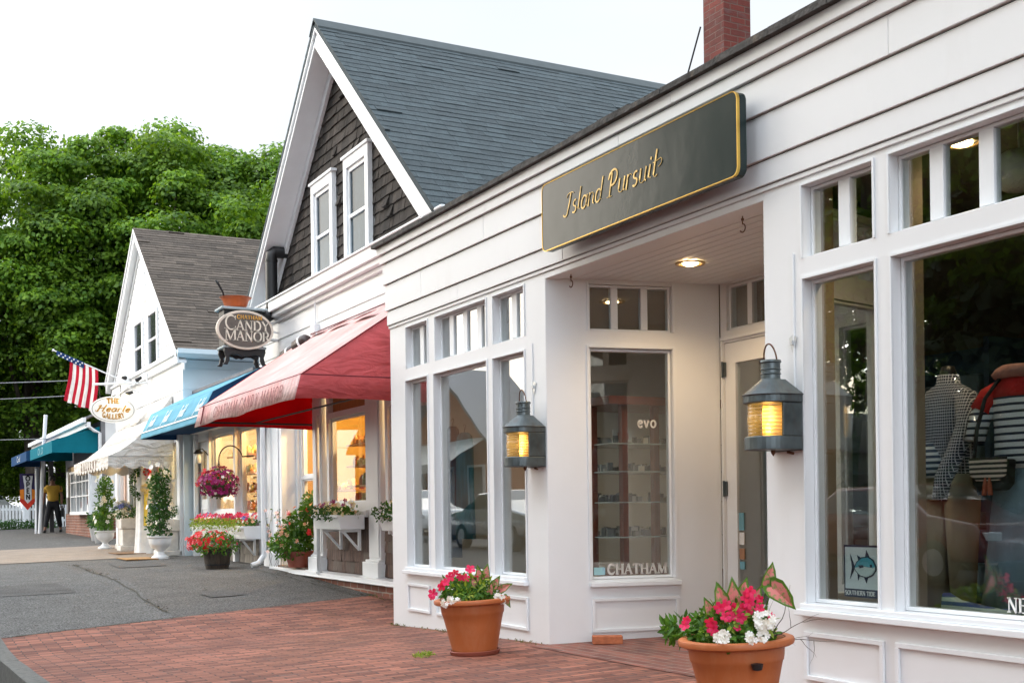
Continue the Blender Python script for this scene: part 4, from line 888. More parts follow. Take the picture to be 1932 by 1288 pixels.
# ------------------------------------------------------------------ terracotta pots
def heart(mb_g, mb_p, c, n, t, L, Wd):
    c = Vector(c); t = Vector(t).normalized(); n = Vector(n); n = (n - t * n.dot(t)).normalized(); s_ = t.cross(n)
    prof = [(-0.12, 0.0), (-0.26, 0.22), (-0.18, 0.42), (0.05, 0.5), (0.35, 0.44), (0.65, 0.28), (0.85, 0.12), (1.0, 0.0)]
    ring = [(u + random.uniform(-.03, .03), v * random.uniform(.9, 1.1)) for u, v in prof] + [(u + random.uniform(-.03, .03), -v * random.uniform(.9, 1.1)) for u, v in prof[-2:0:-1]]
    def pt(u, v, k): q = 0.25 + (u - 0.25) * k, v * k; return c + t * L * q[0] + s_ * Wd * q[1] - n * (abs(q[1]) * 0.0 + q[0] ** 2 * 0.22 - abs(q[1]) * 0.35) * L
    m = len(ring); 
    mb_g.add([pt(u, v, 1) for u, v in ring] + [pt(u, v, 0.78 + random.uniform(-.08, .05)) for u, v in ring], [(i, (i + 1) % m, (i + 1) % m + m, i + m) for i in range(m)])
    mb_p.add([pt(u, v, 0.80) for u, v in ring] + [c + t * L * 0.25 - n * 0.015 * L], [(i, (i + 1) % m, m) for i in range(m)])
    return c
def pot(loc, label, seed, s_=1.0, tilt=(0, 0)):
    random.seed(seed)
    t = thing('planter', label, 'planter', loc, 'terracotta planters beside the entry'); t.rotation_euler = (tilt[0], tilt[1], 0)
    x_, y_, z_ = loc
    mb = MB(); mb.lathe([(0.001, 0.0), (0.150, 0.0), (0.160, 0.012), (0.165, 0.03), (0.156, 0.034), (0.150, 0.020), (0.001, 0.018)], loc, 40, cap=False); mb.build('saucer', TERRAD, t, smooth=True, autosm=True)
    mb = MB(); mb.lathe([(0.001, 0.02), (0.143, 0.02), (0.148, 0.045), (0.165, 0.12), (0.182, 0.20), (0.196, 0.262), (0.201, 0.268), (0.204, 0.285), (0.208, 0.328), (0.236, 0.331), (0.247, 0.338), (0.250, 0.350), (0.246, 0.361), (0.234, 0.366), (0.212, 0.364), (0.205, 0.352), (0.198, 0.30)], loc, 56, cap=False)
    mb.build('pot', TERRA, t, smooth=True, autosm=True)
    mb = MB(); mb.lathe([(0.001, 0.328), (0.12, 0.332), (0.2, 0.32)], loc, 30, cap=False); mb.build('soil', SOIL, t, smooth=True)
    zt = z_ + 0.34
    mb = MB(); foliage(mb, (x_ - 0.02, y_, zt + 0.04), (0.2, 0.18, 0.14), 900, 0.046, 0.022, zmin=zt); foliage(mb, (x_ + 0.1, y_ - 0.05, zt + 0.02), (0.11, 0.12, 0.07), 360, 0.026, 0.024, zmin=zt)
    if seed % 2 == 0: foliage(mb, (x_ - 0.26, y_ - 0.09, zt + 0.045), (0.13, 0.07, 0.045), 170, 0.055, 0.022)
    else: foliage(mb, (x_ - 0.10, y_ - 0.06, zt + 0.09), (0.12, 0.10, 0.07), 220, 0.05, 0.02)
    mb.build('foliage', LEAF1, t)
    mb = MB(); foliage(mb, (x_ + 0.02, y_ + 0.0, zt + 0.09), (0.17, 0.15, 0.09), 200, 0.042, 0.02, up=0.8); foliage(mb, (x_ + (0.1 if seed % 2 else 0.02), y_ - 0.1, zt + 0.03), (0.09, 0.07, 0.06), 160, 0.028, 0.02); mb.build('foliage', LEAF2, t)
    return t, zt
POTL, zt = pot((2.80, -0.585, 0.030), 'flowering terracotta planter standing in front of the left window group', 11, tilt=(R(2.2), R(-1.0)))
POTR, ztr = pot((5.63, -0.70, 0.035), 'flowering terracotta planter in the foreground below the large lantern, cut by the frame', 12, tilt=(R(2.2), R(-0.5)))
def flower(parent, c, n, r_, m, tube=True):
    mb = MB(); bloom(mb, c, n, r_, 5, 0.35, 0.95); n = Vector(n).normalized()
    mb.tube([Vector(c) - n * r_ * 1.1, Vector(c)], [r_ * 0.08, r_ * 0.3], 6, cap=False)
    f = mb.build('flower', m, parent)
    if tube: pass
    return f
random.seed(3)
CAMP = Vector((9.76, -4.0, 1.0))
def tocam(c, j=0.6): return (CAMP - Vector(c)).normalized() + rndn() * j
def off(base, du, dw, dz):     # du along image-right, dw toward the camera
    return (base[0] + rgt.x * du - fwd.x * dw, base[1] + rgt.y * du - fwd.y * dw, base[2] + dz)
LB = (2.80, -0.585, 0.37)
for du, dw, dz, r_ in [(-0.19, 0.1, 0.12, .034), (-0.13, 0.1, 0.175, .033), (-0.16, .12, .14, .03), (-0.24, .12, .075, .036), (-.06, .1, .17, .03), (-.03, .08, .16, .03), (.0, .05, .21, .036), (.03, .06, .155, .026), (-.10, .05, .20, .028), (-.255, .1, .05, .02)]:
    c = off(LB, du, dw, dz); flower(POTL, c, tocam(c), r_, PINK)
for du, dw, dz in [(-.13, .2, .03), (-.16, .19, .015), (-.09, .21, .02), (.17, .14, .03), (.19, .12, .015), (.10, .03, .12)]:
    mb = MB(); c = off(LB, du, dw, dz)
    for _ in range(8): q = Vector(c) + rndn() * 0.022; bloom(mb, q, tocam(q), 0.015, 5)
    mb.build('white_flower', WHITEP, POTL)
RB = (5.63, -0.70, 0.375)
for du, dw, dz, r_ in [(-.235, .14, .10, .026), (-.23, .14, .125, .02), (-.125, .14, .11, .03), (-.12, .15, .08, .028), (-.08, .1, .165, .028), (-.05, .1, .17, .03), (-.02, .1, .15, .034), (-.035, .13, .125, .03), (.03, .1, .15, .034), (.045, .08, .20, .032), (.05, .1, .225, .028), (.0, .14, .12, .026), (.09, .1, .15, .026), (-.065, .15, .13, .024), (-.02, .15, .08, .018), (.13, .12, .12, .02), (.1, .06, .19, .02), (.04, .12, .18, .026)]:
    c = off(RB, du, dw, dz); flower(POTR, c, tocam(c), r_, PINK)
for du, dw, dz, k in [(.085, .2, .115, 26), (.09, .2, .085, 16), (-.085, .22, .055, 12), (.02, .23, .045, 9), (.075, .22, .05, 7), (-.11, .2, .045, 6)]:
    mb = MB(); c = off(RB, du, dw, dz)
    for _ in range(k): q = Vector(c) + rndn() * (0.012 + 0.001 * k); bloom(mb, q, tocam(q, 0.4), 0.014, 5)
    mb.build('white_flower', WHITEP, POTR)
def caladium(parent, base, specs):
    for du, dw, dz, tu, tz, L in specs:
        c = off(base, du, dw, dz); tt = rgt * tu + Vector((0, 0, tz)) - fwd * 0.15; nn = (CAMP - Vector(c)).normalized() + Vector((0, 0, 0.25)) + rndn() * 0.25
        L *= .82; g, p = MB(), MB(); heart(g, p, c, nn, tt, L, L * 0.66)
        g.tube([off(base, du * 0.4, dw * 0.3, -0.02), Vector(c)], [0.004, 0.003], 5)
        lf = g.build('caladium_leaf', LEAF1, parent); p.build('leaf_centre', CALP, lf)
caladium(POTR, RB, [(-.055, .05, .17, -.25, .9, .13), (-.01, .04, .17, .0, 1, .14), (.02, .03, .19, .35, .9, .12), (.16, .05, .235, .75, -.75, .17), (.145, .03, .25, .25, .95, .12), (-.105, .03, .13, -.3, .8, .10), (.08, .02, .16, .3, .8, .11), (.055, .06, .12, .1, .9, .1)])
caladium(POTL, LB, [(.06, .05, .14, -.1, 1, .12), (.10, .05, .15, .1, 1, .12), (.03, .08, .11, -.3, .8, .09), (.14, .05, .09, .4, .6, .11), (.185, .04, .07, .6, .3, .11), (.12, .1, .06, .2, .8, .09), (.21, .06, .02, .5, -.8, .09)])
# bare corkscrew twigs in the right pot
random.seed(21)
def twig(mb, p, d, L, r_, depth):
    pts = [Vector(p)]; d = Vector(d).normalized(); n = 9
    for i in range(n): d = (d + rndn() * 0.28 + Vector((0, 0, 0.02))).normalized(); pts.append(pts[-1] + d * L / n)
    mb.tube(pts, [r_ * (1 - 0.8 * i / n) for i in range(n + 1)], 5)
    if depth:
        for i in (2, 4, 6):
            twig(mb, pts[i], d + rndn() * 1.2, L * 0.5, r_ * 0.6, depth - 1)
mb = MB()
twig(mb, off(RB, .12, .05, 0), rgt * 0.55 + Vector((0, 0, 1)), 0.28, 0.003, 0); twig(mb, off(RB, .13, .06, 0.02), rgt * 1 + Vector((0, 0, 0.15)), 0.24, 0.0026, 1); twig(mb, off(RB, .15, .06, 0.0), rgt * 1 + Vector((0, 0, -0.25)), 0.26, 0.0024, 1); twig(mb, off(RB, .1, .05, 0), rgt * 0.1 + Vector((0, 0, 1)), 0.2, 0.002, 0)
twig(mb, off(RB, -.08, .02, .05), -rgt * 0.5 + Vector((0, 0, 1)), 0.13, 0.0015, 0)
mb.build('twig', BARK, POTR)
mb = MB(); c = off((5.63, -.70, .30), .045, .215, 0.0); mb.lathe([(0.001, -.02), (0.02, -.015), (0.026, .01), (0.001, .014)], c, 12); mb.build('drip_plug', IRON, POTR)
# weeds by the left pot, weeds at wall foot, loose brick
random.seed(5)
mb = MB()
for cx_, cy_, rr, k in [(2.62, -0.86, 0.07, 110), (2.70, -0.92, 0.06, 80), (2.52, -0.80, 0.04, 30)]:
    for _ in range(k):
        a = random.random() * 6.28; q = rr * random.random() ** 0.5; p = (cx_ + q * cos(a), cy_ + q * sin(a), gz(cx_, cy_) + 0.008 + random.random() * 0.008)
        leaf(mb, p, (0, 0, 1), rndn() + Vector((0, 0, 0.3)), 0.02, 0.01)
tag(mb.build('weed', LEAF2, None), 'low patch of green weed between paving bricks by the left planter', 'weed')
mb = MB()
for _ in range(420):
    xx = random.uniform(0.02, 2.7); p = (xx, -0.03 - random.random() * 0.04, gz(xx, 0) + 0.006 + random.random() * 0.01)
    if mnoise.noise(Vector((xx * 3, 0, 0))) > 0.0 or random.random() < 0.15: leaf(mb, p, (0, 0, 1), rndn() + Vector((0, 0, 0.3)), 0.022, 0.009)
for _ in range(160):
    xx = random.uniform(-2.2, -0.3); leaf(mb, (xx, 0.62 - random.random() * 0.1, gz(xx, 0.6) + 0.008), (0, 0, 1), rndn() + Vector((0, 0, 0.2)), 0.02, 0.01)
tag(mb.build('wall_foot_weeds', leafmat('dry_weed', (0.10, 0.09, 0.04), (0.12, 0.16, 0.04)), None), 'dry leaf litter and weeds along the foot of the white wall', 'weeds', kind='stuff')
mb = MB(); mb.box(-0.10, 0.10, -0.045, 0.045, 0, 0.055); lb = mb.build('loose_brick', mat('loose_brick_clay', (0.45, 0.14, 0.06), 0.85, 0.2, 20, 0.5, 60), None, bevel=0.006)
lb.location = (3.00, 0.30, gz(3, 0.3) + 0.011); lb.rotation_euler = (0, 0, R(62)); tag(lb, 'single loose orange brick lying under the lettered entry window', 'brick')

# ------------------------------------------------------------------ things displayed in the white shop
def torso_layers(cx_, cy_, layers, n=20):
    vs = []; m = n
    for (z, rx, ry, ox) in layers:
        vs += [(cx_ + ox + rx * cos(2 * pi * k_ / m), cy_ + ry * sin(2 * pi * k_ / m), z) for k_ in range(m)]
    fs = [(i * m + k_, i * m + (k_ + 1) % m, (i + 1) * m + (k_ + 1) % m, (i + 1) * m + k_) for i in range(len(layers) - 1) for k_ in range(m)]
    fs += [tuple(reversed(range(m))), tuple((len(layers) - 1) * m + k_ for k_ in range(m))]
    return vs, fs
MQ = thing('mannequin', 'headless mannequin in navy checked shirt and khaki trousers behind the large window', 'mannequin', (5.63, 0.62, 0.45), 'mannequins in the display window')
mb = MB(); mb.add(*torso_layers(5.61, 0.62, [(1.10, .125, .085, .0), (1.18, .13, .09, 0), (1.30, .13, .10, 0), (1.40, .145, .10, 0), (1.47, .155, .09, 0), (1.515, .12, .075, 0), (1.545, .06, .055, 0), (1.59, .05, .05, 0)]))
mb.tube([(5.73, 0.60, 1.48), (5.775, 0.56, 1.34), (5.755, 0.50, 1.20), (5.715, 0.46, 1.08), (5.70, 0.45, 0.98)], [0.055, 0.052, 0.045, 0.042, 0.035], 12)
mb.tube([(5.49, 0.60, 1.48), (5.45, 0.56, 1.34), (5.47, 0.50, 1.22)], [0.055, 0.05, 0.045], 12); mb.build('checked_shirt', ginghammat('gingham'), MQ, smooth=True)
mb = MB(); mb.add(*torso_layers(5.57, 0.56, [(1.09, .085, .05, 0), (1.16, .09, .05, 0), (1.26, .06, .04, 0)])); mb.build('striped_tee', wavemat('navy_stripe', (0.03, 0.05, 0.10), (0.5, 0.55, 0.58), 11, 'Z'), MQ, smooth=True)
mb = MB(); mb.add(*torso_layers(5.61, 0.62, [(0.98, .15, .10, 0), (1.11, .125, .085, 0)])); 
for dx_ in (-0.075, 0.075): mb.add(*torso_layers(5.61 + dx_, 0.62, [(0.46, .055, .06, 0), (0.75, .07, .075, 0), (1.0, .085, .09, 0)], 14))
mb.build('khaki_trousers', mat('khaki', (0.26, 0.22, 0.14), 0.85, 0.15, 6, 0.2, 20), MQ, smooth=True)
mb = MB(); mb.lathe([(0.038, 1.53), (0.04, 1.60), (0.03, 1.63), (0.001, 1.635)], (5.61, 0.62, 0), 14); mb.build('neck', mat('mannequin_black', (0.02, 0.02, 0.02), 0.4), MQ, smooth=True)
M2 = thing('mannequin', 'headless mannequin in red topped striped sweater and pale blue skirt at right edge', 'mannequin', (6.04, 0.60, 0.45), 'mannequins in the display window')
mb = MB(); mb.add(*torso_layers(6.04, 0.60, [(1.12, .135, .09, 0), (1.2, .125, .09, 0), (1.32, .125, .095, 0), (1.40, .13, .1, 0), (1.445, .145, .09, 0)])); mb.tube([(5.93, .59, 1.44), (5.875, .53, 1.36), (5.865, .50, 1.25)], [.055, .05, .045], 12); mb.tube([(6.15, .59, 1.44), (6.20, .55, 1.34), (6.2, .5, 1.22)], [.05, .05, .042], 12)
mb.build('striped_sweater', wavemat('sailor_stripe', (0.02, 0.03, 0.06), (0.72, 0.78, 0.8), 9.5, 'Z', thresh=0.3), M2, smooth=True)
mb = MB(); mb.add(*torso_layers(6.04, 0.60, [(1.445, .147, .092, 0), (1.49, .142, .085, 0), (1.525, .10, .07, 0), (1.54, .07, .055, 0)])); mb.tube([(5.955, .60, 1.49), (5.905, .565, 1.45), (5.88, .535, 1.385)], [.05, .058, .056], 12); mb.build('red_yoke', mat('red_knit', (0.5, 0.015, 0.015), 0.85, 0.15, 12, 0.3, 60), M2, smooth=True)
mb = MB(); mb.add(*torso_layers(6.04, 0.60, [(0.46, .20, .15, 0), (0.7, .17, .13, 0), (1.0, .135, .10, 0), (1.13, .125, .085, 0)])); mb.build('blue_skirt', mat('pale_denim', (0.17, 0.25, 0.31), 0.85, 0.12, 3, 0.3, 10, stretch=(5, 5, 0.4)), M2, smooth=True)
mb = MB(); mb.lathe([(0.035, 1.52), (0.035, 1.57), (0.001, 1.58)], (6.04, .6, 0), 12)
mb.add(*torso_layers(6.02, .58, [(1.53, .09, .07, 0), (1.55, .105, .08, 0), (1.575, .09, .07, .01), (1.59, .07, .055, .02)])); mb.build('pink_scarf', mat('pink_knit', (0.45, 0.22, 0.18), 0.85, 0.2, 12, 0.6, 40), M2, smooth=True)
HB = thing('handbag', 'black shoulder bag with cream striped flap and leather tassel hung on mannequin', 'handbag', (5.985, 0.46, 1.03))
mb = MB(); mb.prism([(5.90, 1.05), (5.93, 1.02), (6.06, 1.02), (6.09, 1.05), (6.10, 1.16), (5.89, 1.16)], 0.44, 0.50, XZ); mb.build('body', mat('black_canvas', (0.012, 0.012, 0.014), 0.7), HB, bevel=0.01)
mb = MB(); mb.prism([(5.895, 1.09), (5.93, 1.065), (6.06, 1.065), (6.095, 1.09), (6.10, 1.17), (5.89, 1.17)], 0.430, 0.439, XZ); mb.build('flap', wavemat('bag_stripe', (0.02, 0.02, 0.02), (0.62, 0.52, 0.42), 14, 'Z'), HB, bevel=0.004)
mb = MB(); mb.tube([(5.90, .455, 1.16), (5.92, .455, 1.3), (5.95, .475, 1.44), (5.985, .53, 1.53)], 0.009, 6); mb.build('strap', mat('black_strap', (0.012, 0.012, 0.014), 0.6), HB)
mb = MB(); 
for dx_ in (-.012, .012): mb.tube([(6.0 + dx_, .425, 1.08), (6.0 + dx_, .424, 1.05), (6.0 + dx_ * 1.4, .424, 1.0)], [0.004, 0.010, 0.012], 7)
mb.build('tassel', mat('tan_leather', (0.3, 0.07, 0.03), 0.6), HB)
BB = thing('boat_pouch', 'navy and white striped cloth pouch lying on the window ledge', 'pouch', (6.08, 0.25, 0.45))
mb = MB(); top = [(5.91, .57), (5.99, .535), (6.10, .52), (6.20, .51), (6.27, .515)]; bot = [(6.28, .46), (6.1, .452), (5.98, .455), (5.90, .475)]
mb.prism(top + bot, 0.22, 0.28, XZ); mb.build('pouch', wavemat('pouch_stripe', (0.03, 0.045, 0.18), (0.42, 0.47, 0.42), 9, 'Z'), BB, bevel=0.015)
# poster with a fish
PO = thing('fish_poster', 'square white poster of a blue fish in the window left of the mannequins', 'poster', (5.55, 0.10, 0.535))
mb = MB(); mb.box(5.44, 5.68, 0.092, 0.10, 0.528, 0.775); mb.build('navy_border', mat('poster_navy', (0.015, 0.03, 0.07), 0.4, 0.05, 9, 0), PO)
mb = MB(); mb.box(5.452, 5.672, 0.088, 0.0915, 0.568, 0.765); mb.build('white_panel', mat('poster_white', (0.62, 0.70, 0.72), 0.4, 0.03, 9, 0), PO)
fc = (5.572, 0.668)
def fishpts(k=1.0):
    up_ = [(-.055, .0), (-.04, .025), (-.01, .045), (.03, .05), (.06, .035), (.075, .008)]
    dn = [(.075, -.008), (.055, -.03), (.02, -.042), (-.02, -.035), (-.045, -.015)]
    return [(fc[0] + u * k, fc[1] + v * k) for u, v in up_ + dn]
mb = MB(); mb.prism(fishpts(1.12), 0.0862, 0.0878, XZ)
mb.prism([(fc[0] - .055, fc[1] + .005), (fc[0] - .085, fc[1] + .065), (fc[0] - .074, fc[1]), (fc[0] - .088, fc[1] - .055), (fc[0] - .06, fc[1] - .012)], 0.0862, 0.0878, XZ)
mb.prism([(fc[0] + .01, fc[1] + .045), (fc[0] + .02, fc[1] + .085), (fc[0] + .045, fc[1] + .045)], 0.0862, 0.0878, XZ); mb.prism([(fc[0] - .03, fc[1] + .03), (fc[0] - .04, fc[1] + .06), (fc[0] - .008, fc[1] + .045)], 0.0862, 0.0878, XZ)
mb.prism([(fc[0] + .03, fc[1] - .04), (fc[0] + .02, fc[1] - .072), (fc[0] + .002, fc[1] - .04)], 0.0862, 0.0878, XZ); mb.prism([(fc[0] - .02, fc[1] - .03), (fc[0] - .034, fc[1] - .06), (fc[0] - .04, fc[1] - .02)], 0.0862, 0.0878, XZ)
mb.build('fish_outline', mat('poster_ink', (0.01, 0.02, 0.05), 0.4, 0.05, 9, 0), PO)
mb = MB(); P_ = fishpts(1.0); mb.prism(P_[:6] + [(fc[0] + .06, fc[1] + .004), (fc[0], fc[1] + .01)], 0.0845, 0.086, XZ); mb.build('fish_back', mat('fish_blue', (0.08, 0.38, 0.48), 0.4, 0.2, 9, 0), PO)
mb = MB(); mb.prism([P_[0], (fc[0], fc[1] + .008), (fc[0] + .06, fc[1] + .002)] + P_[5:], 0.0845, 0.086, XZ); mb.build('fish_belly', mat('fish_pale', (0.55, 0.68, 0.68), 0.4, 0.1, 9, 0), PO)
mb = MB(); mb.lathe([(.001, 0), (.007, 0)], (0, 0, 0), 12); mb2 = MB(); mb2.prism([(fc[0] + .052 + .007 * cos(a), fc[1] + .012 + .007 * sin(a)) for a in lin(0, 5.7, 10)], 0.083, 0.0843, XZ); mb2.prism([(fc[0] - .03 + u, fc[1] + v) for u, v in ((0, .012), (.03, .014), (.035, .004), (.01, -.002))], 0.083, 0.0843, XZ); mb2.build('fish_eye', mat('poster_ink2', (0.01, 0.02, 0.05), 0.4, 0.05, 9, 0), PO)
mb = MB(); text(mb, 'SOUTHERN TIDE', lambda u, v, n: (u, 0.0918 - n, v), 5.447, 0.539, 0.0195, 0.2, 0.1, sp=0.06, depth=0.001, xs=0.98); mb.build('lettering', WHITEL, PO)
# garments and racks in the left windows
random.seed(9)
def garment(x_, y_, z0, z1, wdt, m, label, i):
    t = thing('hanging_garment', label, 'garment', (x_, y_, z0), 'garments in the left windows')
    mb = MB(); mb.add(*torso_layers(x_, y_, [(z0, wdt * 1.15, .05, 0), ((z0 + z1) / 2, wdt, .045, 0), (z1 - .12, wdt * 0.95, .05, 0), (z1 - .03, wdt * .8, .04, 0), (z1, .04, .03, 0)], 18))
    mb.build('cloth', m, t, smooth=True)
    mb = MB(); mb.tube([(x_, y_, z1)] + [(x_ + .02 * sin(a), y_, z1 + .05 + .02 * -cos(a)) for a in lin(0, 4.4, 8)], 0.003, 5); mb.build('hanger_hook', PEWTER, t)
TEALG = mat('teal_cloth', (0.06, 0.22, 0.28), 0.85, 0.4, 6, 0.4, 12, stretch=(4, 4, .5)); DEN = mat('denim', (0.05, 0.10, 0.17), 0.85, 0.2, 6, 0.3, 20); PALE = mat('pale_cloth', (0.45, 0.5, 0.5), 0.85, 0.15, 6, 0.3, 12)
garment(0.60, 0.42, 0.72, 1.62, 0.15, TEALG, 'teal patterned dress hanging in the middle of the left windows', 0)
garment(0.20, 0.50, 0.55, 1.70, 0.11, DEN, 'dark denim garment hanging at the far left window', 1)
garment(1.15, 0.45, 0.9, 1.55, 0.14, PALE, 'pale shirt hanging in the wide left window', 2)
garment(1.70, 0.62, 0.6, 1.5, 0.14, TEALG, 'blue green dress hanging behind the narrow window by the lantern', 3)
SU = thing('shelf_unit', 'dark blue shelf unit of folded clothes behind the entry door glass', 'shelf', (4.0, 2.3, .02))
mb = MB(); mb.box(3.2, 4.6, 2.5, 2.53, .03, 2.0); mb.box(3.2, 3.24, 2.1, 2.5, .03, 2.0); mb.box(4.56, 4.6, 2.1, 2.5, .03, 2.0); mb.build('carcass', DEN, SU)
random.seed(19)
for z_ in (.4, .8, 1.2, 1.6): 
    mb = MB(); mb.box(3.24, 4.56, 2.1, 2.5, z_ - .02, z_); sh = mb.build('shelf', DEN, SU); mb = MB()
    for k_ in range(4): mb.box(3.3 + k_ * .31, 3.55 + k_ * .31, 2.14, 2.45, z_ + .001, z_ + random.uniform(.08, .26))
    mb.build('folded_clothes', mat('folded_cloth', (.05, .12, .17), .85, .2, 5, 0, island=.6, hue=(.3, .36, .38)), sh, bevel=.012)
# red wooden eyewear cabinet seen through the lettered window
CB = thing('display_cabinet', 'red stained wooden display cabinet with glass shelves behind lettered window', 'cabinet', (2.2, 1.0, 0.05))
mb = MB()
for xa, ya in ((2.40, 1.25), (2.48, 1.02), (2.05, 1.55), (2.30, 0.60), (2.52, 0.72)): mb.box(xa, xa + .05, ya, ya + .05, 0.05, 1.72)
mb.box(2.0, 2.6, 0.6, 1.62, 0.05, 0.5); mb.box(1.98, 2.62, 0.58, 1.64, 1.70, 1.76)
mb.build('frame', REDWOOD, CB, bevel=0.003)
for z_ in (0.75, 1.0, 1.22, 1.42):
    mb = MB(); mb.box(2.0, 2.58, 0.62, 1.6, z_, z_ + .008); sh = mb.build('shelf', mat('glass_shelf', (0.5, 0.55, 0.55), 0.2), CB)
    mb = MB()
    for _ in range(60):
        a, b = random.uniform(2.05, 2.5), random.uniform(.65, 1.55); s_ = random.uniform(.012, .03); mb.box(a, a + s_, b, b + s_ * 2, z_ + .009, z_ + .01 + random.uniform(.02, .07))
    mb.build('small_goods', [mat('goods_dark', (0.10, 0.11, 0.12), 0.2, island=0.8, hue=(0.5, 0.45, 0.4))], sh)
mb = MB(); mb.box(2.32, 2.33, 0.80, 0.97, 1.45, 1.54); mb.build('white_card', WHITEL, CB)
mb = MB(); mb.cur = 0; text(mb, 'Ray', lambda u, v, n: (2.331 + n, u, v), 0.83, 1.475, 0.05, .2, .1, serif=False, slant=.3, depth=.002) if False else mb.box(2.331, 2.334, 0.84, 0.93, 1.47, 1.52); mb.build('red_card', mat('red_card', (0.5, 0.02, 0.02), 0.5), CB)

# ------------------------------------------------------------------ shingled gable shop (candy shop)
CS = thing('gabled_shop', 'tall steep gabled shop with weathered dark shingles, slate blue roof and white trim', 'shop', (-3.9, 0.9, 0.2))
AXg, AZg = -3.97, 6.83
def zl(x): return AZg - 0.918 * (AXg - x)
def zr(x): return AZg - 0.889 * (x - AXg)
XL, XR = -7.25, -0.56
mb = MB()
mb.prism([(-6.95, 0.0), (-0.72, 0.0), (-0.72, 3.75), (AXg, AZg - .28), (-6.95, 3.88)], 1.02, 1.14, XZ)         # front gable wall backing
mb.box(-6.95, -6.83, 1.14, 9.2, 0, 3.75); mb.box(-0.84, -0.72, 1.14, 9.2, 0, 3.75); mb.prism([(-6.95, 0.0), (-0.72, 0.0), (-0.72, 3.75), (AXg, AZg - .28), (-6.95, 3.88)], 9.2, 9.3, XZ)
# keep the shopfront open: the wall below 2.6 m is removed again by building it from pieces
mb = MB()
mb.prism([(-6.95, 2.45), (-0.72, 2.45), (-0.72, 3.75), (AXg, AZg - .28), (-6.95, 3.88)], 1.02, 1.14, XZ)
mb.box(-6.95, -6.83, 1.14, 9.2, 0, 3.75); mb.box(-0.84, -0.72, 1.14, 9.2, 0, 3.75); mb.prism([(-6.95, 0.0), (-0.72, 0.0), (-0.72, 3.75), (AXg, AZg - .28), (-6.95, 3.88)], 9.2, 9.3, XZ)
mb.box(-6.95, -0.72, 0.86, 1.018, 2.40, 3.62)                        # white band above the awning
for zz in (2.62, 2.84, 3.06, 3.28, 3.50): mb.box(-6.96, -0.71, 0.845, 0.8595, zz - .2, zz - .008)
mb.build('wall', WHITE, CS, bevel=0.003)
mb = MB()
gwin = [(-4.90, -4.10, 3.83, 5.10), (-3.70, -2.90, 3.83, 5.12)]
def inside(u, v):
    x_, z_ = u - 6.95, v + 3.80
    if z_ > zl(x_) - .33 or z_ > zr(x_) - .33: return False
    return not any(a + .03 < x_ < b - .03 and c - .05 < z_ < d - .02 for a, b, c, d in gwin)
random.seed(31)
shingles(mb, lambda u, v, n: (u - 6.95, 1.018 - n, v + 3.80), 6.25, 2.95, 0.125, 0.07, 0.17, 0.022, inside)
mb.build('gable_shingles', SHING, CS)
# gable sash windows
for a, b, c, d in gwin:
    mb = MB(); F = IDM
    mb.box(a, a + .10, 0.94, 1.0, c, d); mb.box(b - .10, b, 0.94, 1.0, c, d); mb.box(a + .1, b - .1, 0.94, 1.0, d - .12, d); mb.box(a - .03, b + .03, 0.92, 1.0, d + .001, d + .035)
    mb.box(a + .1, a + .14, .965, 1.0, c, d - .12); mb.box(b - .14, b - .1, .965, 1.0, c, d - .12); mb.box(a + .14, b - .14, .965, 1.0, d - .17, d - .12); mb.box(a + .14, b - .14, .96, 1.0, (c + d) / 2 - .07, (c + d) / 2 - .03)
    f = mb.build('window', WHITE2, CS, bevel=0.003)
    mb = MB(); mb.box(a + .13, b - .13, .982, .986, c, d - .16); mb.build('pane', GLASSW, f)
    mb = MB(); mb.add([(a + .13, 1.012, c), (b - .13, 1.012, c), (b - .13, 1.012, d - .16), (a + .13, 1.012, d - .16)], [(0, 1, 2, 3)])
    mb.cur = 1
    for k_ in range(14):
        xx = a + .14 + k_ * (b - a - .28) / 14; mb.box(xx, xx + .02, 1.0, 1.008, c, (c + d) / 2 - .05)
    mb.build('curtain', [mat('window_dark', (0.10, 0.12, 0.14), 0.6), mat('net_curtain', (0.45, 0.50, 0.52), 0.8)], f)
# cornice under the gable
mb = MB(); mb.box(-7.15, -0.45, 0.72, 1.015, 3.665, 3.80); mb.box(-7.12, -0.48, 0.76, 1.015, 3.60, 3.6645); mb.box(-7.10, -0.5, 0.82, 1.015, 3.54, 3.5995); mb.box(-7.2, -.42, .70, .94, 3.801, 3.825)
mb.build('cornice', WHITE2, CS, bevel=0.006)
# rakes: fascia, crown, soffit, frieze
mb = MB()
def slopeboard(mb, side, top, bot, y0, y1, xe):
    if side < 0: f = zl
    else: f = zr
    mb.prism([(AXg, AZg - top), (xe, f(xe) - top), (xe, f(xe) - bot), (AXg, AZg - bot)], y0, y1, XZ)
for sd_, xe in ((-1, XL), (1, XR)):
    slopeboard(mb, sd_, 0.04, 0.25, 0.735, 0.77, xe); slopeboard(mb, sd_, 0.03, 0.11, 0.705, 0.734, xe); slopeboard(mb, sd_, 0.25, 0.29, 0.735, 1.0, xe); slopeboard(mb, sd_, 0.291, 0.45, 0.955, 1.0, xe * 0.985 if sd_ < 0 else xe - .15)
    slopeboard(mb, sd_, 0.27, 0.31, 0.70, 0.7345, xe)
mb.build('rake_board', WHITE2, CS, bevel=0.004)
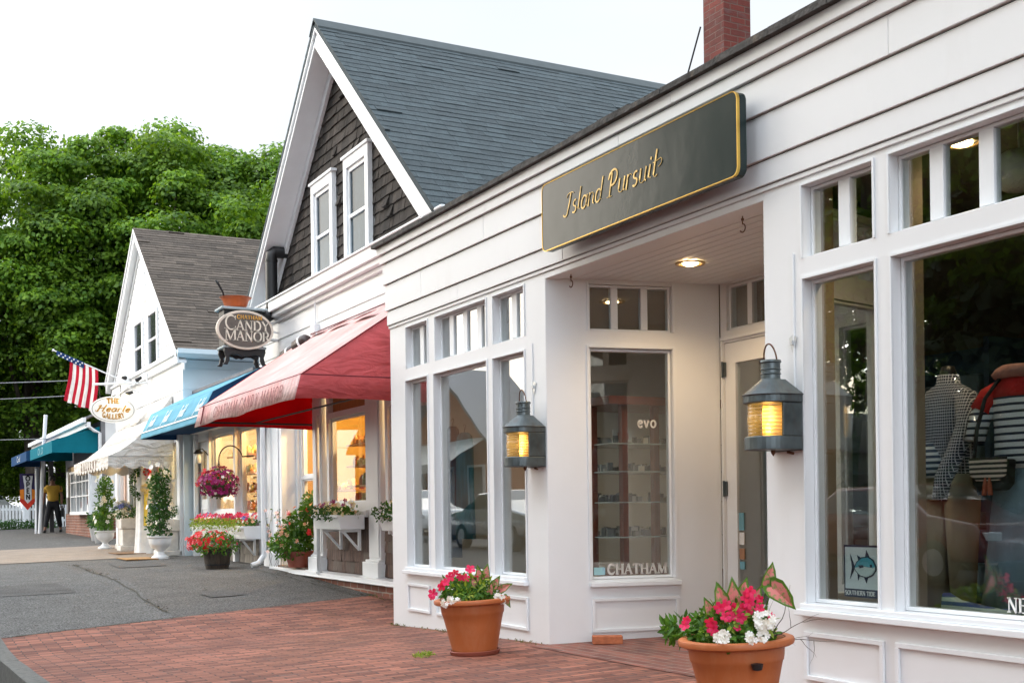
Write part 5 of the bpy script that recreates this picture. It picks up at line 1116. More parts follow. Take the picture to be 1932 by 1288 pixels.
# roof planes of individual shingle tabs
def roofplane(name, parent, ridge, eave_x, eave_z, y0, y1, mat_, course=0.135, wmin=0.22, wmax=0.34, thick=0.010, seed=1):
    random.seed(seed)
    rx, rz = ridge; dx_, dz_ = rx - eave_x, rz - eave_z; L = math.hypot(dx_, dz_); ux_, uz_ = dx_ / L, dz_ / L; nx_, nz_ = -uz_, ux_
    if nz_ < 0: nx_, nz_ = -nx_, -nz_
    mb = MB(); F = lambda u, v, n: (eave_x + ux_ * v + nx_ * n, y0 + u, eave_z + uz_ * v + nz_ * n)
    mb.prism([(0, 0), (y1 - y0, 0), (y1 - y0, L), (0, L)], -0.05, -0.0, lambda u, v, n: F(u, v, n))
    shingles(mb, F, y1 - y0, L, course, wmin, wmax, thick, jit=0.006)
    return mb.build(name, mat_, parent)
rfa = roofplane('roof', CS, (AXg, AZg), XR - .02, zr(XR - .02), 0.70, 9.3, ROOFB, 0.125, seed=4)
roofplane('roof', CS, (AXg, AZg), XL - .02, zl(XL - .02), 0.70, 9.3, ROOFB, 0.125, seed=5)
mb = MB(); mb.prism([(AXg - .16, AZg - .12), (AXg, AZg + .035), (AXg + .16, AZg - .11), (AXg + .16, AZg - .13), (AXg, AZg + .01), (AXg - .16, AZg - .14)], 0.69, 9.31, XZ)
mb.build('ridge_cap', mat('ridge_lead', (0.06, 0.075, 0.08), 0.8, 0.1), rfa)
# shopfront --------------------------------------------------------------
PINKW = WHITE2
def column(xa, xb, parent, yf=0.8, z0=0.22, z1=2.42):
    mb = MB(); d = .12
    mb.box(xa + .06, xb - .06, yf, yf + d, z0 + .2, z1); mb.box(xa, xb, yf - .06, yf + d, z0 + .03, z0 + .19); mb.box(xa - .03, xb + .03, yf - .09, yf + d, z0 - .02, z0 + .03); mb.box(xa + .03, xb - .03, yf - .035, yf + d, z0 + .19, z0 + .215)
    mb.box(xa + .085, xb - .085, yf - .012, yf - .001, z0 + .24, z1 - .1)
    return mb.build('column', WHITE2, parent, bevel=0.006)
column(-4.58, -4.13, CS); column(-2.70, -2.24, CS); column(-1.0, -0.72, CS)
mb = MB(); mb.box(-6.45, -5.80, 0.79, 1.05, 0.2, 2.42); mb.box(-6.35, -5.9, 0.775, 0.789, 0.5, 2.3); mb.box(-6.50, -5.76, 0.74, 1.05, 0.2, 0.42); mb.box(-5.80, -5.72, 0.99, 1.05, 0.2, 2.42)
mb.box(-7.0, -6.5, 0.9, 1.02, 0.2, 2.42)
mb.build('pilaster', WHITE2, CS, bevel=0.006)
# window bays, recessed side light
for xa, xb in ((-4.10, -2.72), (-2.22, -1.0)):
    mb = MB(); wall(mb, IDM, xa - .02, xb + .02, 0.98, 2.42, 0.84, 0.93, [(xa + .06, xb - .10, 1.06, 2.08), (xa + .06, xb - .10, 2.15, 2.36)])
    mb.box(xa, xb, 0.80, 0.839, 0.90, 0.98)
    mb.build('window_casing', WHITE2, CS, bevel=0.004)
    window(lambda u, d, z: (u, .86 + d, z), CS, xa + .06, xb - .10, 1.06, 2.08, gd=0.03, fw=0.03, hbars=(), gmat=GLASSC)
    mb = MB(); mb.box(xa + .055, xb - .095, .90, .92, 2.145, 2.365); mb.build('wood_transom', WOODY, CS)
    mb = MB(); random.seed(int(xa * 10)); shingles(mb, lambda u, v, n: (xa - .02 + u, .838 - n, .26 + v), xb - xa + .04, 0.66, 0.128, 0.11, 0.19, 0.014); mb.build('shingle_panel', SHINGW, CS)
    mb = MB(); mb.box(xa - .03, xb + .03, .8385, .95, .2, .93); mb.build('panel_backing', SHINGW, CS)
mb = MB(); wall(mb, IDM, -5.80, -4.58, 0.2, 2.45, 1.03, 1.1, [(-5.66, -4.75, 0.62, 1.40), (-5.66, -4.75, 1.44, 2.15)]); mb.build('side_light_frame', WHITE2, CS, bevel=0.004)
window(lambda u, d, z: (u, 1.03 + d, z), CS, -5.66, -4.75, 0.62, 1.40, gd=0.03, fw=0.025, gmat=GLASSC); window(lambda u, d, z: (u, 1.03 + d, z), CS, -5.66, -4.75, 1.44, 2.15, gd=0.03, fw=0.025, gmat=GLASSC)
# timber sill plank, brick plinth, step
mb = MB(); mb.box(-5.85, -0.5, 0.62, 1.02, 0.185, 0.245); mb.box(-5.9, -0.5, 0.60, 0.70, 0.192, 0.205); mb.build('sill_plank', WHITE2, CS, bevel=0.005)
mb = MB(); mb.box(-6.9, -0.5, 0.66, 1.0, -0.3, 0.184); mb.build('plinth', BRICKB, CS)
mb = MB(); mb.box(-5.72, -4.6, 0.70, 1.02, 0.2455, 0.27); mb.build('threshold', mat('door_mat_boards', (0.16, 0.12, 0.09), 0.9, 0.3), CS)
# interior room, warm
YELW = mat('yellow_shop_wall', (0.62, 0.38, 0.09), 0.7, 0.08, 2, 0)
mb = MB(); mb.quad((-6.8, 3.4, .2), (-.85, 3.4, .2), (-.85, 3.4, 2.44), (-6.8, 3.4, 2.44)); mb.quad((-.86, 1.15, .2), (-.86, 3.4, .2), (-.86, 3.4, 2.44), (-.86, 1.15, 2.44)); mb.quad((-6.8, 1.15, .2), (-6.8, 3.4, .2), (-6.8, 3.4, 2.44), (-6.8, 1.15, 2.44))
mb.add([(-6.8, .95, 2.44), (-.85, .95, 2.44), (-.85, 3.4, 2.44), (-6.8, 3.4, 2.44)], [(3, 2, 1, 0)]); mb.quad((-6.8, .95, .25), (-.85, .95, .25), (-.85, 3.4, .25), (-6.8, 3.4, .25))
mb.build('interior', YELW, CS)
CANDY = mat('candy_goods', (0.75, 0.35, 0.08), 0.35, 0.15, 20, 0, island=0.6, hue=(0.55, 0.05, 0.03)); CANDY2 = mat('candy_goods_pale', (0.85, 0.70, 0.35), 0.35, 0.15, 20, 0, island=0.5, hue=(0.35, 0.4, 0.08))
random.seed(77)
def goods(parent, x0, x1, y, zs, n, depth=.25):
    mb = MB(); mb2 = MB(); mb3 = MB()
    for z_ in zs:
        mb3.box(x0, x1, y, y + depth, z_ - .02, z_)
        for _ in range(n):
            a = random.uniform(x0 + .03, x1 - .06); h_ = random.uniform(.05, .15); rr = random.uniform(.02, .05); yy = random.uniform(y + .04, y + depth - .05)
            (mb if random.random() < .5 else mb2).lathe([(rr, 0), (rr * 1.05, h_ * .6), (rr * .7, h_ * .85), (rr * .6, h_), (.001, h_)], (a, yy, z_), 8)
    mb3.build('shelf', WOODY, parent); mb.build('sweet_jars', CANDY, parent, smooth=True); mb2.build('sweet_boxes', CANDY2, parent, smooth=True)
goods(CS, -4.2, -2.4, 1.12, (1.06, 1.28, 1.52, 1.78), 40); goods(CS, -5.7, -4.6, 1.35, (0.72, 1.0, 1.25), 24); goods(CS, -2.2, -.95, 1.25, (1.05, 1.4, 1.75), 18); goods(CS, -6.7, -1.0, 3.05, (.9, 1.3, 1.7, 2.05), 60)
def warmlamp(loc, label, e_=26):
    t = thing('ceiling_light', label, 'light', loc, 'lit lamps inside the small shops'); x_, y_, z_ = loc
    mb = MB(); mb.lathe([(.05, -.002), (.07, -.03), (.06, -.035), (.04, -.02)], loc, 16, cap=False); mb.build('shade', WHITE2, t, smooth=True)
    mb = MB(); mb.lathe([(.001, -.055), (.03, -.045), (.036, -.025), (.02, -.008)], loc, 14); mb.build('bulb', emit('shop_bulb', (1, .75, .42), 30), t, smooth=True)
    l = bpy.data.lights.new('lamp_light', 'POINT'); l.energy = e_; l.color = (1, .70, .34); l.shadow_soft_size = .05
    lo = bpy.data.objects.new('lamp_light', l); C.objects.link(lo); lo.parent = t; lo.location = (0, 0, -.08); return t
warmlamp((-5.25, 1.5, 2.43), 'glowing bulb inside the yellow shop, seen above the entry shrub', 42)
warmlamp((-3.3, 1.9, 2.43), 'glowing bulb inside the candy shop behind the red awning window', 34)
warmlamp((-1.6, 1.9, 2.43), 'glowing bulb inside the candy shop beside the white facade corner', 24)

# red awning -------------------------------------------------------------------
AW = thing('awning', 'large red canvas awning, top bleached and painted sky-pale, with side panels over the candy shop', 'awning', (-2.7, 0.84, 2.2))
xa, xb, yw, yf, zw, zf_, zb = -4.6, -0.75, 0.842, -0.56, 3.17, 2.215, 1.995
def sheetmb(mb, P00, P10, P11, P01, nu, nv, sag=0.0, wob=0.0, seed=0.0):
    vs = []; P = [Vector(p) for p in (P00, P10, P11, P01)]
    nn = (P[1] - P[0]).cross(P[3] - P[0]).normalized()
    for j in range(nv + 1):
        for i in range(nu + 1):
            u, v = i / nu, j / nv; p = (P[0] * (1 - u) + P[1] * u) * (1 - v) + (P[3] * (1 - u) + P[2] * u) * v
            p = p - nn * (sag * 4 * u * (1 - u) * 4 * v * (1 - v)) + nn * wob * mnoise.noise(Vector((u * 9 + seed, v * 4, seed))) * (1 if 0 < u < 1 else .3)
            vs.append(p)
    mb.add(vs, [(j * (nu + 1) + i, j * (nu + 1) + i + 1, (j + 1) * (nu + 1) + i + 1, (j + 1) * (nu + 1) + i) for j in range(nv) for i in range(nu)])
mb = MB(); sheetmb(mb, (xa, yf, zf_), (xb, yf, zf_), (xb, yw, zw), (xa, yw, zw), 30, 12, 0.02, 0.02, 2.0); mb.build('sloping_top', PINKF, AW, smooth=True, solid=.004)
mb = MB(); 
for i in range(40):
    x0_, x1_ = xa + (xb - xa) * i / 40, xa + (xb - xa) * (i + 1) / 40
    def yy(x, k): return yf - .012 - k * (.05 + .02 * sin(x * 5) + .015 * mnoise.noise(Vector((x * 4, 0, 3))))
    mb.quad((x0_, yy(x0_, 1), zb + .01 * sin(x0_ * 3)), (x1_, yy(x1_, 1), zb + .01 * sin(x1_ * 3)), (x1_, yy(x1_, 0), zf_), (x0_, yy(x0_, 0), zf_))
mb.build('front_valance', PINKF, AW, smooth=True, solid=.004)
for xs_, sd_ in ((xb, 1), (xa, -1)):
    mb = MB(); N = 16
    vs = []
    for i in range(N + 1):
        t_ = i / N; y_ = yf - .012 + (yw - yf + .012) * t_; zt_ = zf_ + (zw - zf_) * t_
        wob = .012 * mnoise.noise(Vector((t_ * 5, xs_, 0))); wob2 = .03 * mnoise.noise(Vector((t_ * 6, xs_, 5)))
        yb = y_ - (.06 * (1 - t_) ** 4)
        vs += [(xs_ + sd_ * (.01 + wob2), yb, zb + .012 * sin(t_ * 4)), (xs_ + sd_ * .006, y_, zf_), (xs_ + sd_ * wob, y_, (zf_ + zt_) / 2), (xs_, y_, zt_ + .001)]
    mb.add(vs, [(i * 4 + k_, (i + 1) * 4 + k_, (i + 1) * 4 + k_ + 1, i * 4 + k_ + 1) for i in range(N) for k_ in range(3)])
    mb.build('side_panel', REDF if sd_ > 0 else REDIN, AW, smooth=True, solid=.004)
DKR = mat('maroon_piping', (0.16, 0.012, 0.02), 0.7, 0.1, 9, 0)
mb = MB(); mb.tube([(xa, yf - .01, zf_ + .004), (xb + .008, yf - .01, zf_ + .004), (xb + .008, yw, zf_ + .004)], .006, 6); mb.tube([(xb + .004, yf, zf_ + .01), (xb + .004, yw, zw + .01)], .005, 6); mb.tube([(xa, yw - .02, zw + .006), (xb, yw - .02, zw + .006)], .007, 6)
mb.tube([(xa + .3, yf - .03, zf_), (xa + .3, yf - .075, zb + .01)], .008, 6)
mb.build('piping', DKR, AW)
mb = MB(); text(mb, 'CHATHAM CANDY MANOR', lambda u, v, n: (u, yf - .03 - n - .05 * (zf_ - v) / .22, v), -3.75, 2.045, 0.115, .11, .05, sp=.30, depth=.003, xs=1.08); mb.build('faded_lettering', mat('faded_letter', (0.36, 0.15, 0.14), 0.8, 0.3, 20, 0), AW)
mb = MB(); nx_ = Vector((0, -(zw - zf_), (yw - yf))).normalized()
for cx_, tt, L in ((-4.05, .93, .5), (-3.15, .88, .62), (-2.15, .84, .66), (-1.25, .84, .62)):      # worn patches high on the canvas
    c = Vector((cx_, yf + (yw - yf) * tt, zf_ + (zw - zf_) * tt)) + nx_ * .032; up_ = Vector((0, (yw - yf), (zw - zf_))).normalized()
    mb = MB(); mb.add([c + Vector((1, 0, 0)) * L / 2 * cos(a) + up_ * .05 * sin(a) * (1 - .3 * cos(a)) for a in lin(0, 2 * pi * 15 / 16, 15)], [tuple(range(16))]); mb.build('worn_patch', mat('worn_canvas', (0.14, 0.04, 0.036), 0.85, 0.3, 9, 0), AW)
mb = MB(); mb.tube([(xa + .05, yf + .02, zb + .05), (xb - .05, yf + .02, zb + .05)], .012, 8); mb.tube([(xb - .06, yf + .02, zb + .05), (xb - .06, yw - .02, zb + .05)], .012, 8); mb.tube([(xa + .06, yf + .02, zb + .05), (xa + .06, yw, zb + .05)], .012, 8)
mb.tube([(xa + .05, .1, zb + .06), (xb - .05, .1, zb + .06)], .010, 8)
mb.build('frame', IRON, AW)
mb = MB(); mb.tube([(-3.82, .62, .24), (-3.82, .62, 2.1)], .022, 12); mb.tube([(-3.82, .62, .24), (-3.82, .62, .27)], .035, 12); mb.build('support_pole', WHITE2, AW, smooth=True)
# twin floodlight above the awning
FL = thing('floodlight', 'pair of dark round floodlights on the wall above the red awning', 'floodlight', (-4.5, 0.8, 3.12))
for k_, (fx_, fz_) in enumerate(((-4.78, 2.95), (-4.30, 3.02))):
    mb = MB(); d = Vector((-.5, -.35, -.55)).normalized(); c = Vector((fx_, .62, fz_)); b_ = Vector((-.1, .05, .3)); 
    q = Vector((-0.72, -0.25, -0.3)).normalized()
    for a, r0, r1 in ((0, .035, .075), (.07, .075, .08), (.12, .08, .085)): pass
    mb.tube([c - q * .12, c - q * .08, c, c + q * .12], [.04, .075, .09, .095], 16); lamp_ = mb.build('lamp_head', mat('dark_brown_metal', (0.035, 0.02, 0.018), 0.45), FL, smooth=True)
    mb = MB(); mb.tube([c + q * .121, c + q * .125], [.08, .078], 16); mb.tube([c - q * .02, c + q * .01], [.092, .094], 16); mb.build('rim', WHITE2, lamp_)
    mb = MB(); mb.tube([c - q * .08, c - q * .08 + Vector((0, .12, .06)), (-4.42, .845, 3.22)], .010, 8); mb.build('arm', WHITE2, FL)
mb = MB(); mb.box(-4.5, -4.34, .78, .844, 3.17, 3.27); mb.tube([(-4.42, .82, 3.27), (-4.42, .82, 3.6)], .012, 8); mb.build('junction_box', WHITE2, FL, bevel=.004)

# stove shaped hanging sign -----------------------------------------------------
XS = -6.0
ST = thing('hanging_sign', 'black iron stove shaped sign with brown oval name board and stovepipe', 'sign', (XS, 0.4, 2.95))
YZ = lambda u, v, n: (XS + n, u, v)
mb = MB(); mb.box(XS - .28, XS + .0, .10, .62, 3.18, 3.66); mb.build('stove_body', IRON, ST, bevel=.01)
mb = MB(); mb.box(XS - .31, XS + .04, .075, .66, 3.145, 3.178); mb.build('stove_skirt', mat('grey_enamel', (0.35, 0.42, 0.45), 0.35), ST, bevel=.01)
mb = MB(); mb.box(XS - .32, XS + .05, .055, .68, 3.66, 3.695); mb.build('stove_top', mat('grey_enamel', (0.35, 0.42, 0.45), 0.35), ST, bevel=.012)
prof = [(.09, 3.145), (.64, 3.145), (.645, 3.10), (.62, 3.03), (.635, 2.96), (.665, 2.93), (.60, 2.925), (.57, 2.99), (.575, 3.04), (.53, 3.065), (.45, 3.06), (.40, 3.035), (.365, 3.05), (.33, 3.035), (.28, 3.06), (.20, 3.065), (.155, 3.04), (.16, 2.99), (.13, 2.925), (.065, 2.93), (.095, 2.96), (.11, 3.03), (.085, 3.10)]
mb = MB(); mb.prism(prof, .0, .045, YZ); mb.build('cabriole_legs', IRON, ST, bevel=.006)
mb = MB(); mb.prism([(u, v) for u, v in prof], -.29, -.25, YZ); mb.build('cabriole_legs', IRON, ST, bevel=.006)
oc = (.355, 3.385)
ell = lambda a, b, k_: [(oc[0] + a * cos(2 * pi * i / 40), oc[1] + b * sin(2 * pi * i / 40)) for i in range(40)]
mb = MB(); mb.prism(ell(.385, .26, 0), .055, .10, YZ); mb.build('oval_rim', mat('cream_rim', (0.72, 0.62, 0.52), 0.45), ST, bevel=.006)
mb = MB(); mb.prism(ell(.35, .228, 0), .1005, .106, YZ); mb.build('oval_board', mat('brown_board', (0.115, 0.095, 0.08), 0.5, 0.15), ST)
LT = lambda u, v, n: (XS + .1062 + n, u, v)
mb = MB(); text(mb, 'C', LT, .085, 3.38, .185, .11, .05, depth=.006); text(mb, 'ANDY', LT, .235, 3.38, .125, .16, .07, sp=.06, depth=.006); text(mb, 'M', LT, .075, 3.24, .155, .13, .06, depth=.006); text(mb, 'ANOR', LT, .235, 3.24, .125, .16, .07, sp=.06, depth=.006)
mb.build('cream_lettering', mat('cream_letter', (0.78, 0.70, 0.58), 0.4), ST)
mb = MB(); text(mb, 'CHATHAM', LT, .245, 3.528, .05, .2, .1, sp=.12, depth=.006); mb.build('gold_lettering', mat('gold_letter', (0.8, 0.42, 0.08), 0.35, metal=.4), ST)
mb = MB()
def bendpath(): return [(XS - .12, .62, 3.61), (XS - .12, .72, 3.61), (XS - .12, .775, 3.65), (XS - .12, .785, 3.72), (XS - .12, .785, 4.40), (XS - .12, .79, 4.46), (XS - .12, .83, 4.50), (XS - .12, 1.0, 4.50)]
mb.tube(bendpath(), .08, 16); mb.tube([(XS - .12, .785, 3.72), (XS - .12, .785, 3.75)], .087, 16); mb.tube([(XS - .12, .785, 4.36), (XS - .12, .785, 4.39)], .087, 16)
mb.build('stovepipe', IRON, ST, smooth=True, autosm=True)
mb = MB(); mb.tube([(XS - .1, .66, 3.50), (XS - .1, .86, 3.55), (XS - .1, .86, 3.4), (XS - .1, .70, 3.42)], .014, 8); mb.tube([(XS - .1, .62, 3.30), (XS - .1, .86, 3.30)], .02, 8); mb.build('wall_bracket', WHITE2, ST)
BW = thing('copper_bowl', 'copper coloured bowl with black ladle standing on the stove sign', 'bowl', (XS - .1, .28, 3.695))
mb = MB(); mb.lathe([(.001, 0), (.12, 0), (.15, .03), (.175, .11), (.20, .135), (.215, .14), (.195, .125), (.17, .10), (.14, .03), (.001, .02)], (XS - .1, .285, 3.696), 32, cap=False); mb.build('bowl', mat('orange_copper', (0.55, 0.13, 0.035), 0.4, 0.15), BW, smooth=True, autosm=True)
mb = MB(); mb.tube([(XS - .1, .15, 3.74), (XS - .1, .115, 3.90), (XS - .1, .06, 4.0), (XS - .1, .02, 4.05)], [.012, .012, .016, .018], 8); mb.tube([(XS - .1, .42, 3.80), (XS - .1, .45, 3.87)], .012, 8); mb.build('ladle', IRON, BW, smooth=True)

# ------------------------------------------------------------------ link shop with blue awning
LK = thing('small_shop', 'low white shop with display windows under the sky blue awning', 'shop', (-8.8, 0.8, 0.22))
mb = MB(); wall(mb, IDM, -10.65, -6.96, 0.0, 2.98, 0.80, 0.92, [(-9.50, -8.05, 1.0, 2.20), (-7.95, -7.0, 0.93, 2.20), (-10.60, -9.66, .3, 2.16)])
mb.box(-10.65, -10.55, .92, 4, 0, 2.98); mb.box(-10.65, -6.96, 3.9, 4.0, 0, 2.98)
mb.build('wall', WHITE, LK, bevel=.004)
mb = MB(); mb.box(-10.65, -6.96, .75, 4.05, 2.981, 3.03); mb.build('roof', mat('link_roof', (0.16, 0.16, 0.17), .9), LK)
mb = MB()
for xa_, xb_ in ((-10.62, -10.50), (-9.64, -9.52), (-8.04, -7.96)): mb.box(xa_, xb_, .74, .799, .2, 2.28); mb.box(xa_ - .02, xb_ + .02, .72, .799, .18, .45)
mb.box(-10.62, -6.9, .70, .799, 2.29, 2.42); mb.box(-9.47, -6.9, .74, .799, .84, .92)
mb.build('pilaster', WHITE2, LK, bevel=.005)
mb = MB(); wall(mb, lambda u, d, z: (u, .84 + d, z), -10.58, -9.68, .3, 2.15, 0, .05, [(-10.42, -9.84, 1.2, 2.0)]); moulding(mb, lambda u, d, z: (u, .84 + d, z), -10.42, -9.84, .45, 1.05); dl = mb.build('door', WHITE2, LK, bevel=.004)
mb = MB(); mb.box(-10.43, -9.83, .86, .865, 1.19, 2.01); mb.build('pane', GLASS, dl)
window(lambda u, d, z: (u, .80 + d, z), LK, -9.50, -8.05, 1.0, 2.20, gd=.05, fw=.03, gmat=GLASSC); window(lambda u, d, z: (u, .80 + d, z), LK, -7.95, -7.0, .93, 2.20, gd=.05, fw=.03, gmat=GLASSC)
mb = MB(); shingles(mb, lambda u, v, n: (-9.45 + u, .798 - n, .22 + v), 2.55, .6, .14, .11, .2, .016); mb.build('shingle_panel', mat('grey_shingle', (0.21, .19, .165), .9, .4, 12, .6, 50, stretch=(3, 3, .3), island=.3), LK)
mb = MB(); mb.quad((-10.6, 2.6, .2), (-6.97, 2.6, .2), (-6.97, 2.6, 2.7), (-10.6, 2.6, 2.7)); mb.quad((-6.98, .93, .2), (-6.98, 2.6, .2), (-6.98, 2.6, 2.7), (-6.98, .93, 2.7)); mb.quad((-10.6, .93, 2.6), (-6.97, .93, 2.6), (-6.97, 2.6, 2.6), (-10.6, 2.6, 2.6)); mb.build('interior', YELW, LK)
random.seed(4); goods(LK, -9.4, -8.1, 1.0, (1.02, 1.30, 1.58, 1.86), 26); goods(LK, -7.9, -7.0, 1.0, (.95, 1.22, 1.5, 1.78), 26); goods(LK, -10.4, -7.0, 2.3, (1.0, 1.4, 1.8), 40)
warmlamp((-8.8, 1.6, 2.59), 'glowing bulb inside the low shop behind the hanging flower basket', 42); warmlamp((-7.5, 1.5, 2.59), 'glowing bulb inside the low shop beside the downpipe', 42)
mb = MB(); mb.tube([(-10.86, .66, .3), (-10.86, .66, 2.6)], .04, 10); mb.box(-10.93, -10.79, .58, .74, 2.55, 2.7); tag(mb.build('downpipe', WHITE2, None), 'white downpipe at the corner between the gallery and the low shop', 'downpipe', 'white downpipes')
mb = MB(); mb.tube([(-6.28, .68, .36), (-6.28, .68, 2.4)], .035, 10); mb.tube([(-6.28, .68, .38), (-6.27, .60, .28), (-6.26, .50, .25)], .037, 10); tag(mb.build('downpipe', WHITE2, None), 'white downpipe with kicked foot between the flower box and the candy shop', 'downpipe', 'white downpipes')
WLm = thing('wall_lamp', 'small black capped wall lamp beside the door of the low shop', 'lamp', (-9.56, .74, 1.9))
mb = MB(); mb.lathe([(.001, .06), (.03, .05), (.075, .0), (.06, -.01), (.001, -.01)], (-9.56, .58, 1.93), 14); mb.tube([(-9.56, .74, 1.9), (-9.56, .65, 2.0), (-9.56, .58, 1.98)], .01, 6); mb.build('cap', IRON, WLm)
mb = MB(); mb.lathe([(.035, -.01), (.05, -.08), (.045, -.16), (.001, -.17)], (-9.56, .58, 1.93), 14); mb.build('glass', mat('opal_white', (.8, .8, .78), .3), WLm, smooth=True)
BA = thing('awning', 'sky blue canvas awning with white script lettering over the low shop', 'awning', (-8.8, .8, 2.2))
prof = [(.84, 3.02), (.12, 2.64), (-.04, 2.31), (-.06, 2.215)]
x0_, x1_ = -10.9, -6.72
mb = MB()
for (ya, za), (yb, zb_) in zip(prof[:-1], prof[1:]): sheetmb(mb, (x0_, yb, zb_), (x1_, yb, zb_), (x1_, ya, za), (x0_, ya, za), 16, 3, .004, .006, ya)
mb.build('canvas', BLUEF, BA, smooth=True, autosm=True, solid=.004)
for xx in (x0_, x1_):
    mb = MB(); mb.add([(xx, y_, z_) for y_, z_ in prof] + [(xx, .84, 2.215)], [(0, 1, 2, 3, 4)]); mb.build('end_panel', NAVYF, BA, solid=.004)
mb = MB(); mb.box(x0_ + .02, x1_ - .02, -.02, .82, 2.30, 2.306); mb.build('underside', NAVYF, BA)
def FLb(u, v, n):
    t_ = (v - 2.31) / .33; return (u, -.04 + .16 * t_ - .012 - n, v)
mb = MB()
for k_ in range(4): text(mb, 'fudd', FLb, -10.55 + k_ * 1.08, 2.40, .17, .10, .05, serif=False, slant=.35, sp=.06, depth=.003)
mb.box(x0_, x1_, -.056, -.05, 2.308, 2.328); mb.build('script_lettering', WHITEL, BA)

# ------------------------------------------------------------------ flower boxes, basket, tubs
def flowerbox(x0, x1, yf, yb, z0, z1, label, kinds, seed, brk=2, tall=.14):
    random.seed(seed)
    t = thing('window_box', label, 'window box', ((x0 + x1) / 2, yb, z0), 'planted white window boxes')
    mb = MB(); mb.prism([(yb - .002, z0), (yf + .04, z0), (yf, z1), (yb - .002, z1)], x0, x1, lambda u, v, n: (n, u, v)); mb.box(x0 - .012, x1 + .012, yf - .012, yf + .012, z1 - .03, z1 + .004); mb.build('box', WHITE2, t, bevel=.005)
    for k_ in range(brk):
        xx = x0 + (x1 - x0) * (k_ + .5 + (.2 if k_ else -.2)) / brk
        mb = MB(); mb.prism([(yb - .002, z0 - .001), (yf + .07, z0 - .001), (yf + .07, z0 - .032), (yb - .034, z0 - .032), (yb - .034, z0 - .24), (yb - .002, z0 - .24)], xx - .018, xx + .018, lambda u, v, n: (n, u, v)); mb.prism([(yf + .10, z0 - .033), (yf + .14, z0 - .033), (yb - .035, z0 - .20), (yb - .035, z0 - .235)], xx - .014, xx + .014, lambda u, v, n: (n, u, v))
        mb.build('bracket', WHITE2, t, bevel=.004)
    yc = (yf + yb) / 2; L = x1 - x0
    def strip(n, rz, rz0, yo=0): 
        for _ in range(n): yield (x0 + L * random.random(), yc + yo + random.uniform(-.1, .1), z1 + rz0 + random.random() * rz)
    mb = MB(); mb2 = MB()
    for p in strip(int(420 * L), tall * .7, -.02): leaf(mb, p, rndn() + Vector((0, -.4, .6)), rndn() + Vector((0, -.3, .5)), .05, .026)
    nb = int(L / .45) + 1
    for i in range(nb):
        cx_ = x0 + L * (i + .5) / nb; foliage(mb2, (cx_, yf - .02, z1 + .03), (.17, .10, .085), 170, .034, .022)
    mb.build('foliage', LEAF1, t); mb2.build('foliage', LEAF2 if kinds[0] != 'dark' else LEAF3, t)
    for m_, n, r_, lo, hi, name in kinds[1]:
        mb = MB()
        for _ in range(int(n * L)):
            p = (x0 - .03 + (L + .06) * random.random(), yc + random.uniform(-.16, .08), z1 + random.uniform(lo, hi)); bloom(mb, p, Vector((.5, -.8, .5)) + rndn() * .5, r_ * random.uniform(.7, 1.2), 5)
        mb.build(name, m_, t)
    if kinds[0] == 'trail':
        mb = MB(); mb3 = MB()
        for _ in range(int(150 * L)):
            p = (x0 + L * random.random(), yf - .03 - random.random() * .03, z1 - random.random() ** 1.6 * .17)
            (bloom(mb, p, Vector((.3, -1, .2)) + rndn() * .5, .018, 5) if random.random() < .6 else leaf(mb3, p, rndn(), rndn(), .03, .015))
        mb.build('white_flowers', WHITEP, t); mb3.build('trailing_leaves', LEAF2, t)
    return t
flowerbox(-9.3, -6.46, .44, .74, .60, .78, 'long white window box overflowing with pink, red and lime plants', ('trail', [(PINK, 34, .034, .06, .17, 'pink_flowers'), (RED, 14, .034, .08, .17, 'red_flowers'), (PURP, 10, .03, .05, .15, 'purple_flowers'), (PEACH, 12, .032, .02, .12, 'peach_flowers'), (BLUEP, 5, .04, .1, .17, 'blue_flowers'), (WHITEP, 14, .02, .05, .14, 'small_white_flowers')]), 41)
flowerbox(-3.62, -2.76, .48, .80, .765, .925, 'short white window box with cream flowers under the red awning', ('dark', [(CREAMP, 46, .032, .0, .16, 'cream_flowers'), (PEACH, 14, .03, .02, .12, 'peach_flowers'), (PURP, 12, .026, .08, .18, 'purple_flowers')]), 42)
flowerbox(-1.55, -.9, .48, .80, .765, .925, 'white window box of cream flowers squeezed beside the white facade corner', ('dark', [(CREAMP, 50, .032, -.08, .2, 'cream_flowers'), (PURP, 12, .026, .08, .2, 'purple_flowers')]), 43, tall=.2)
random.seed(51)
HBk = thing('hanging_basket', 'hanging basket ball of purple and red petunias on a black hook', 'hanging basket', (-7.15, .3, 1.15))
c = (-7.15, .3, 1.38)
mb = MB(); mb.lathe([(.001, -.2), (.1, -.18), (.17, -.08), (.19, 0), (.18, 0), (.001, .0)], c, 16, cap=False); mb.build('basket', mat('coir', (.1, .06, .03), .9, .3, 20, .8), HBk)
mb = MB(); foliage(mb, c, (.27, .25, .2), 700, .045); mb.build('foliage', LEAF3, HBk)
mb = MB(); blooms(mb, c, (.30, .28, .23), 190, .036, zlow=-.75); mb.build('purple_flowers', PURP, HBk)
mb = MB(); blooms(mb, (c[0] - .13, c[1] - .1, c[2] + .04), (.19, .18, .17), 60, .034, zlow=-.3); mb.build('red_flowers', RED, HBk)
mb = MB(); blooms(mb, c, (.31, .28, .24), 30, .022, zlow=-.9); mb.build('white_flowers', WHITEP, HBk)
mb = MB(); mb.tube([(-7.15, .3, 1.55), (-7.15, .3, 1.72)] + [(-7.15, .3 + .17 - .17 * cos(a), 1.72 + .2 * sin(a)) for a in lin(0.2, 2.9, 12)] + [(-7.15, .80, 1.78)], .010, 6); mb.build('hook_bracket', IRON, HBk)
mb = MB()
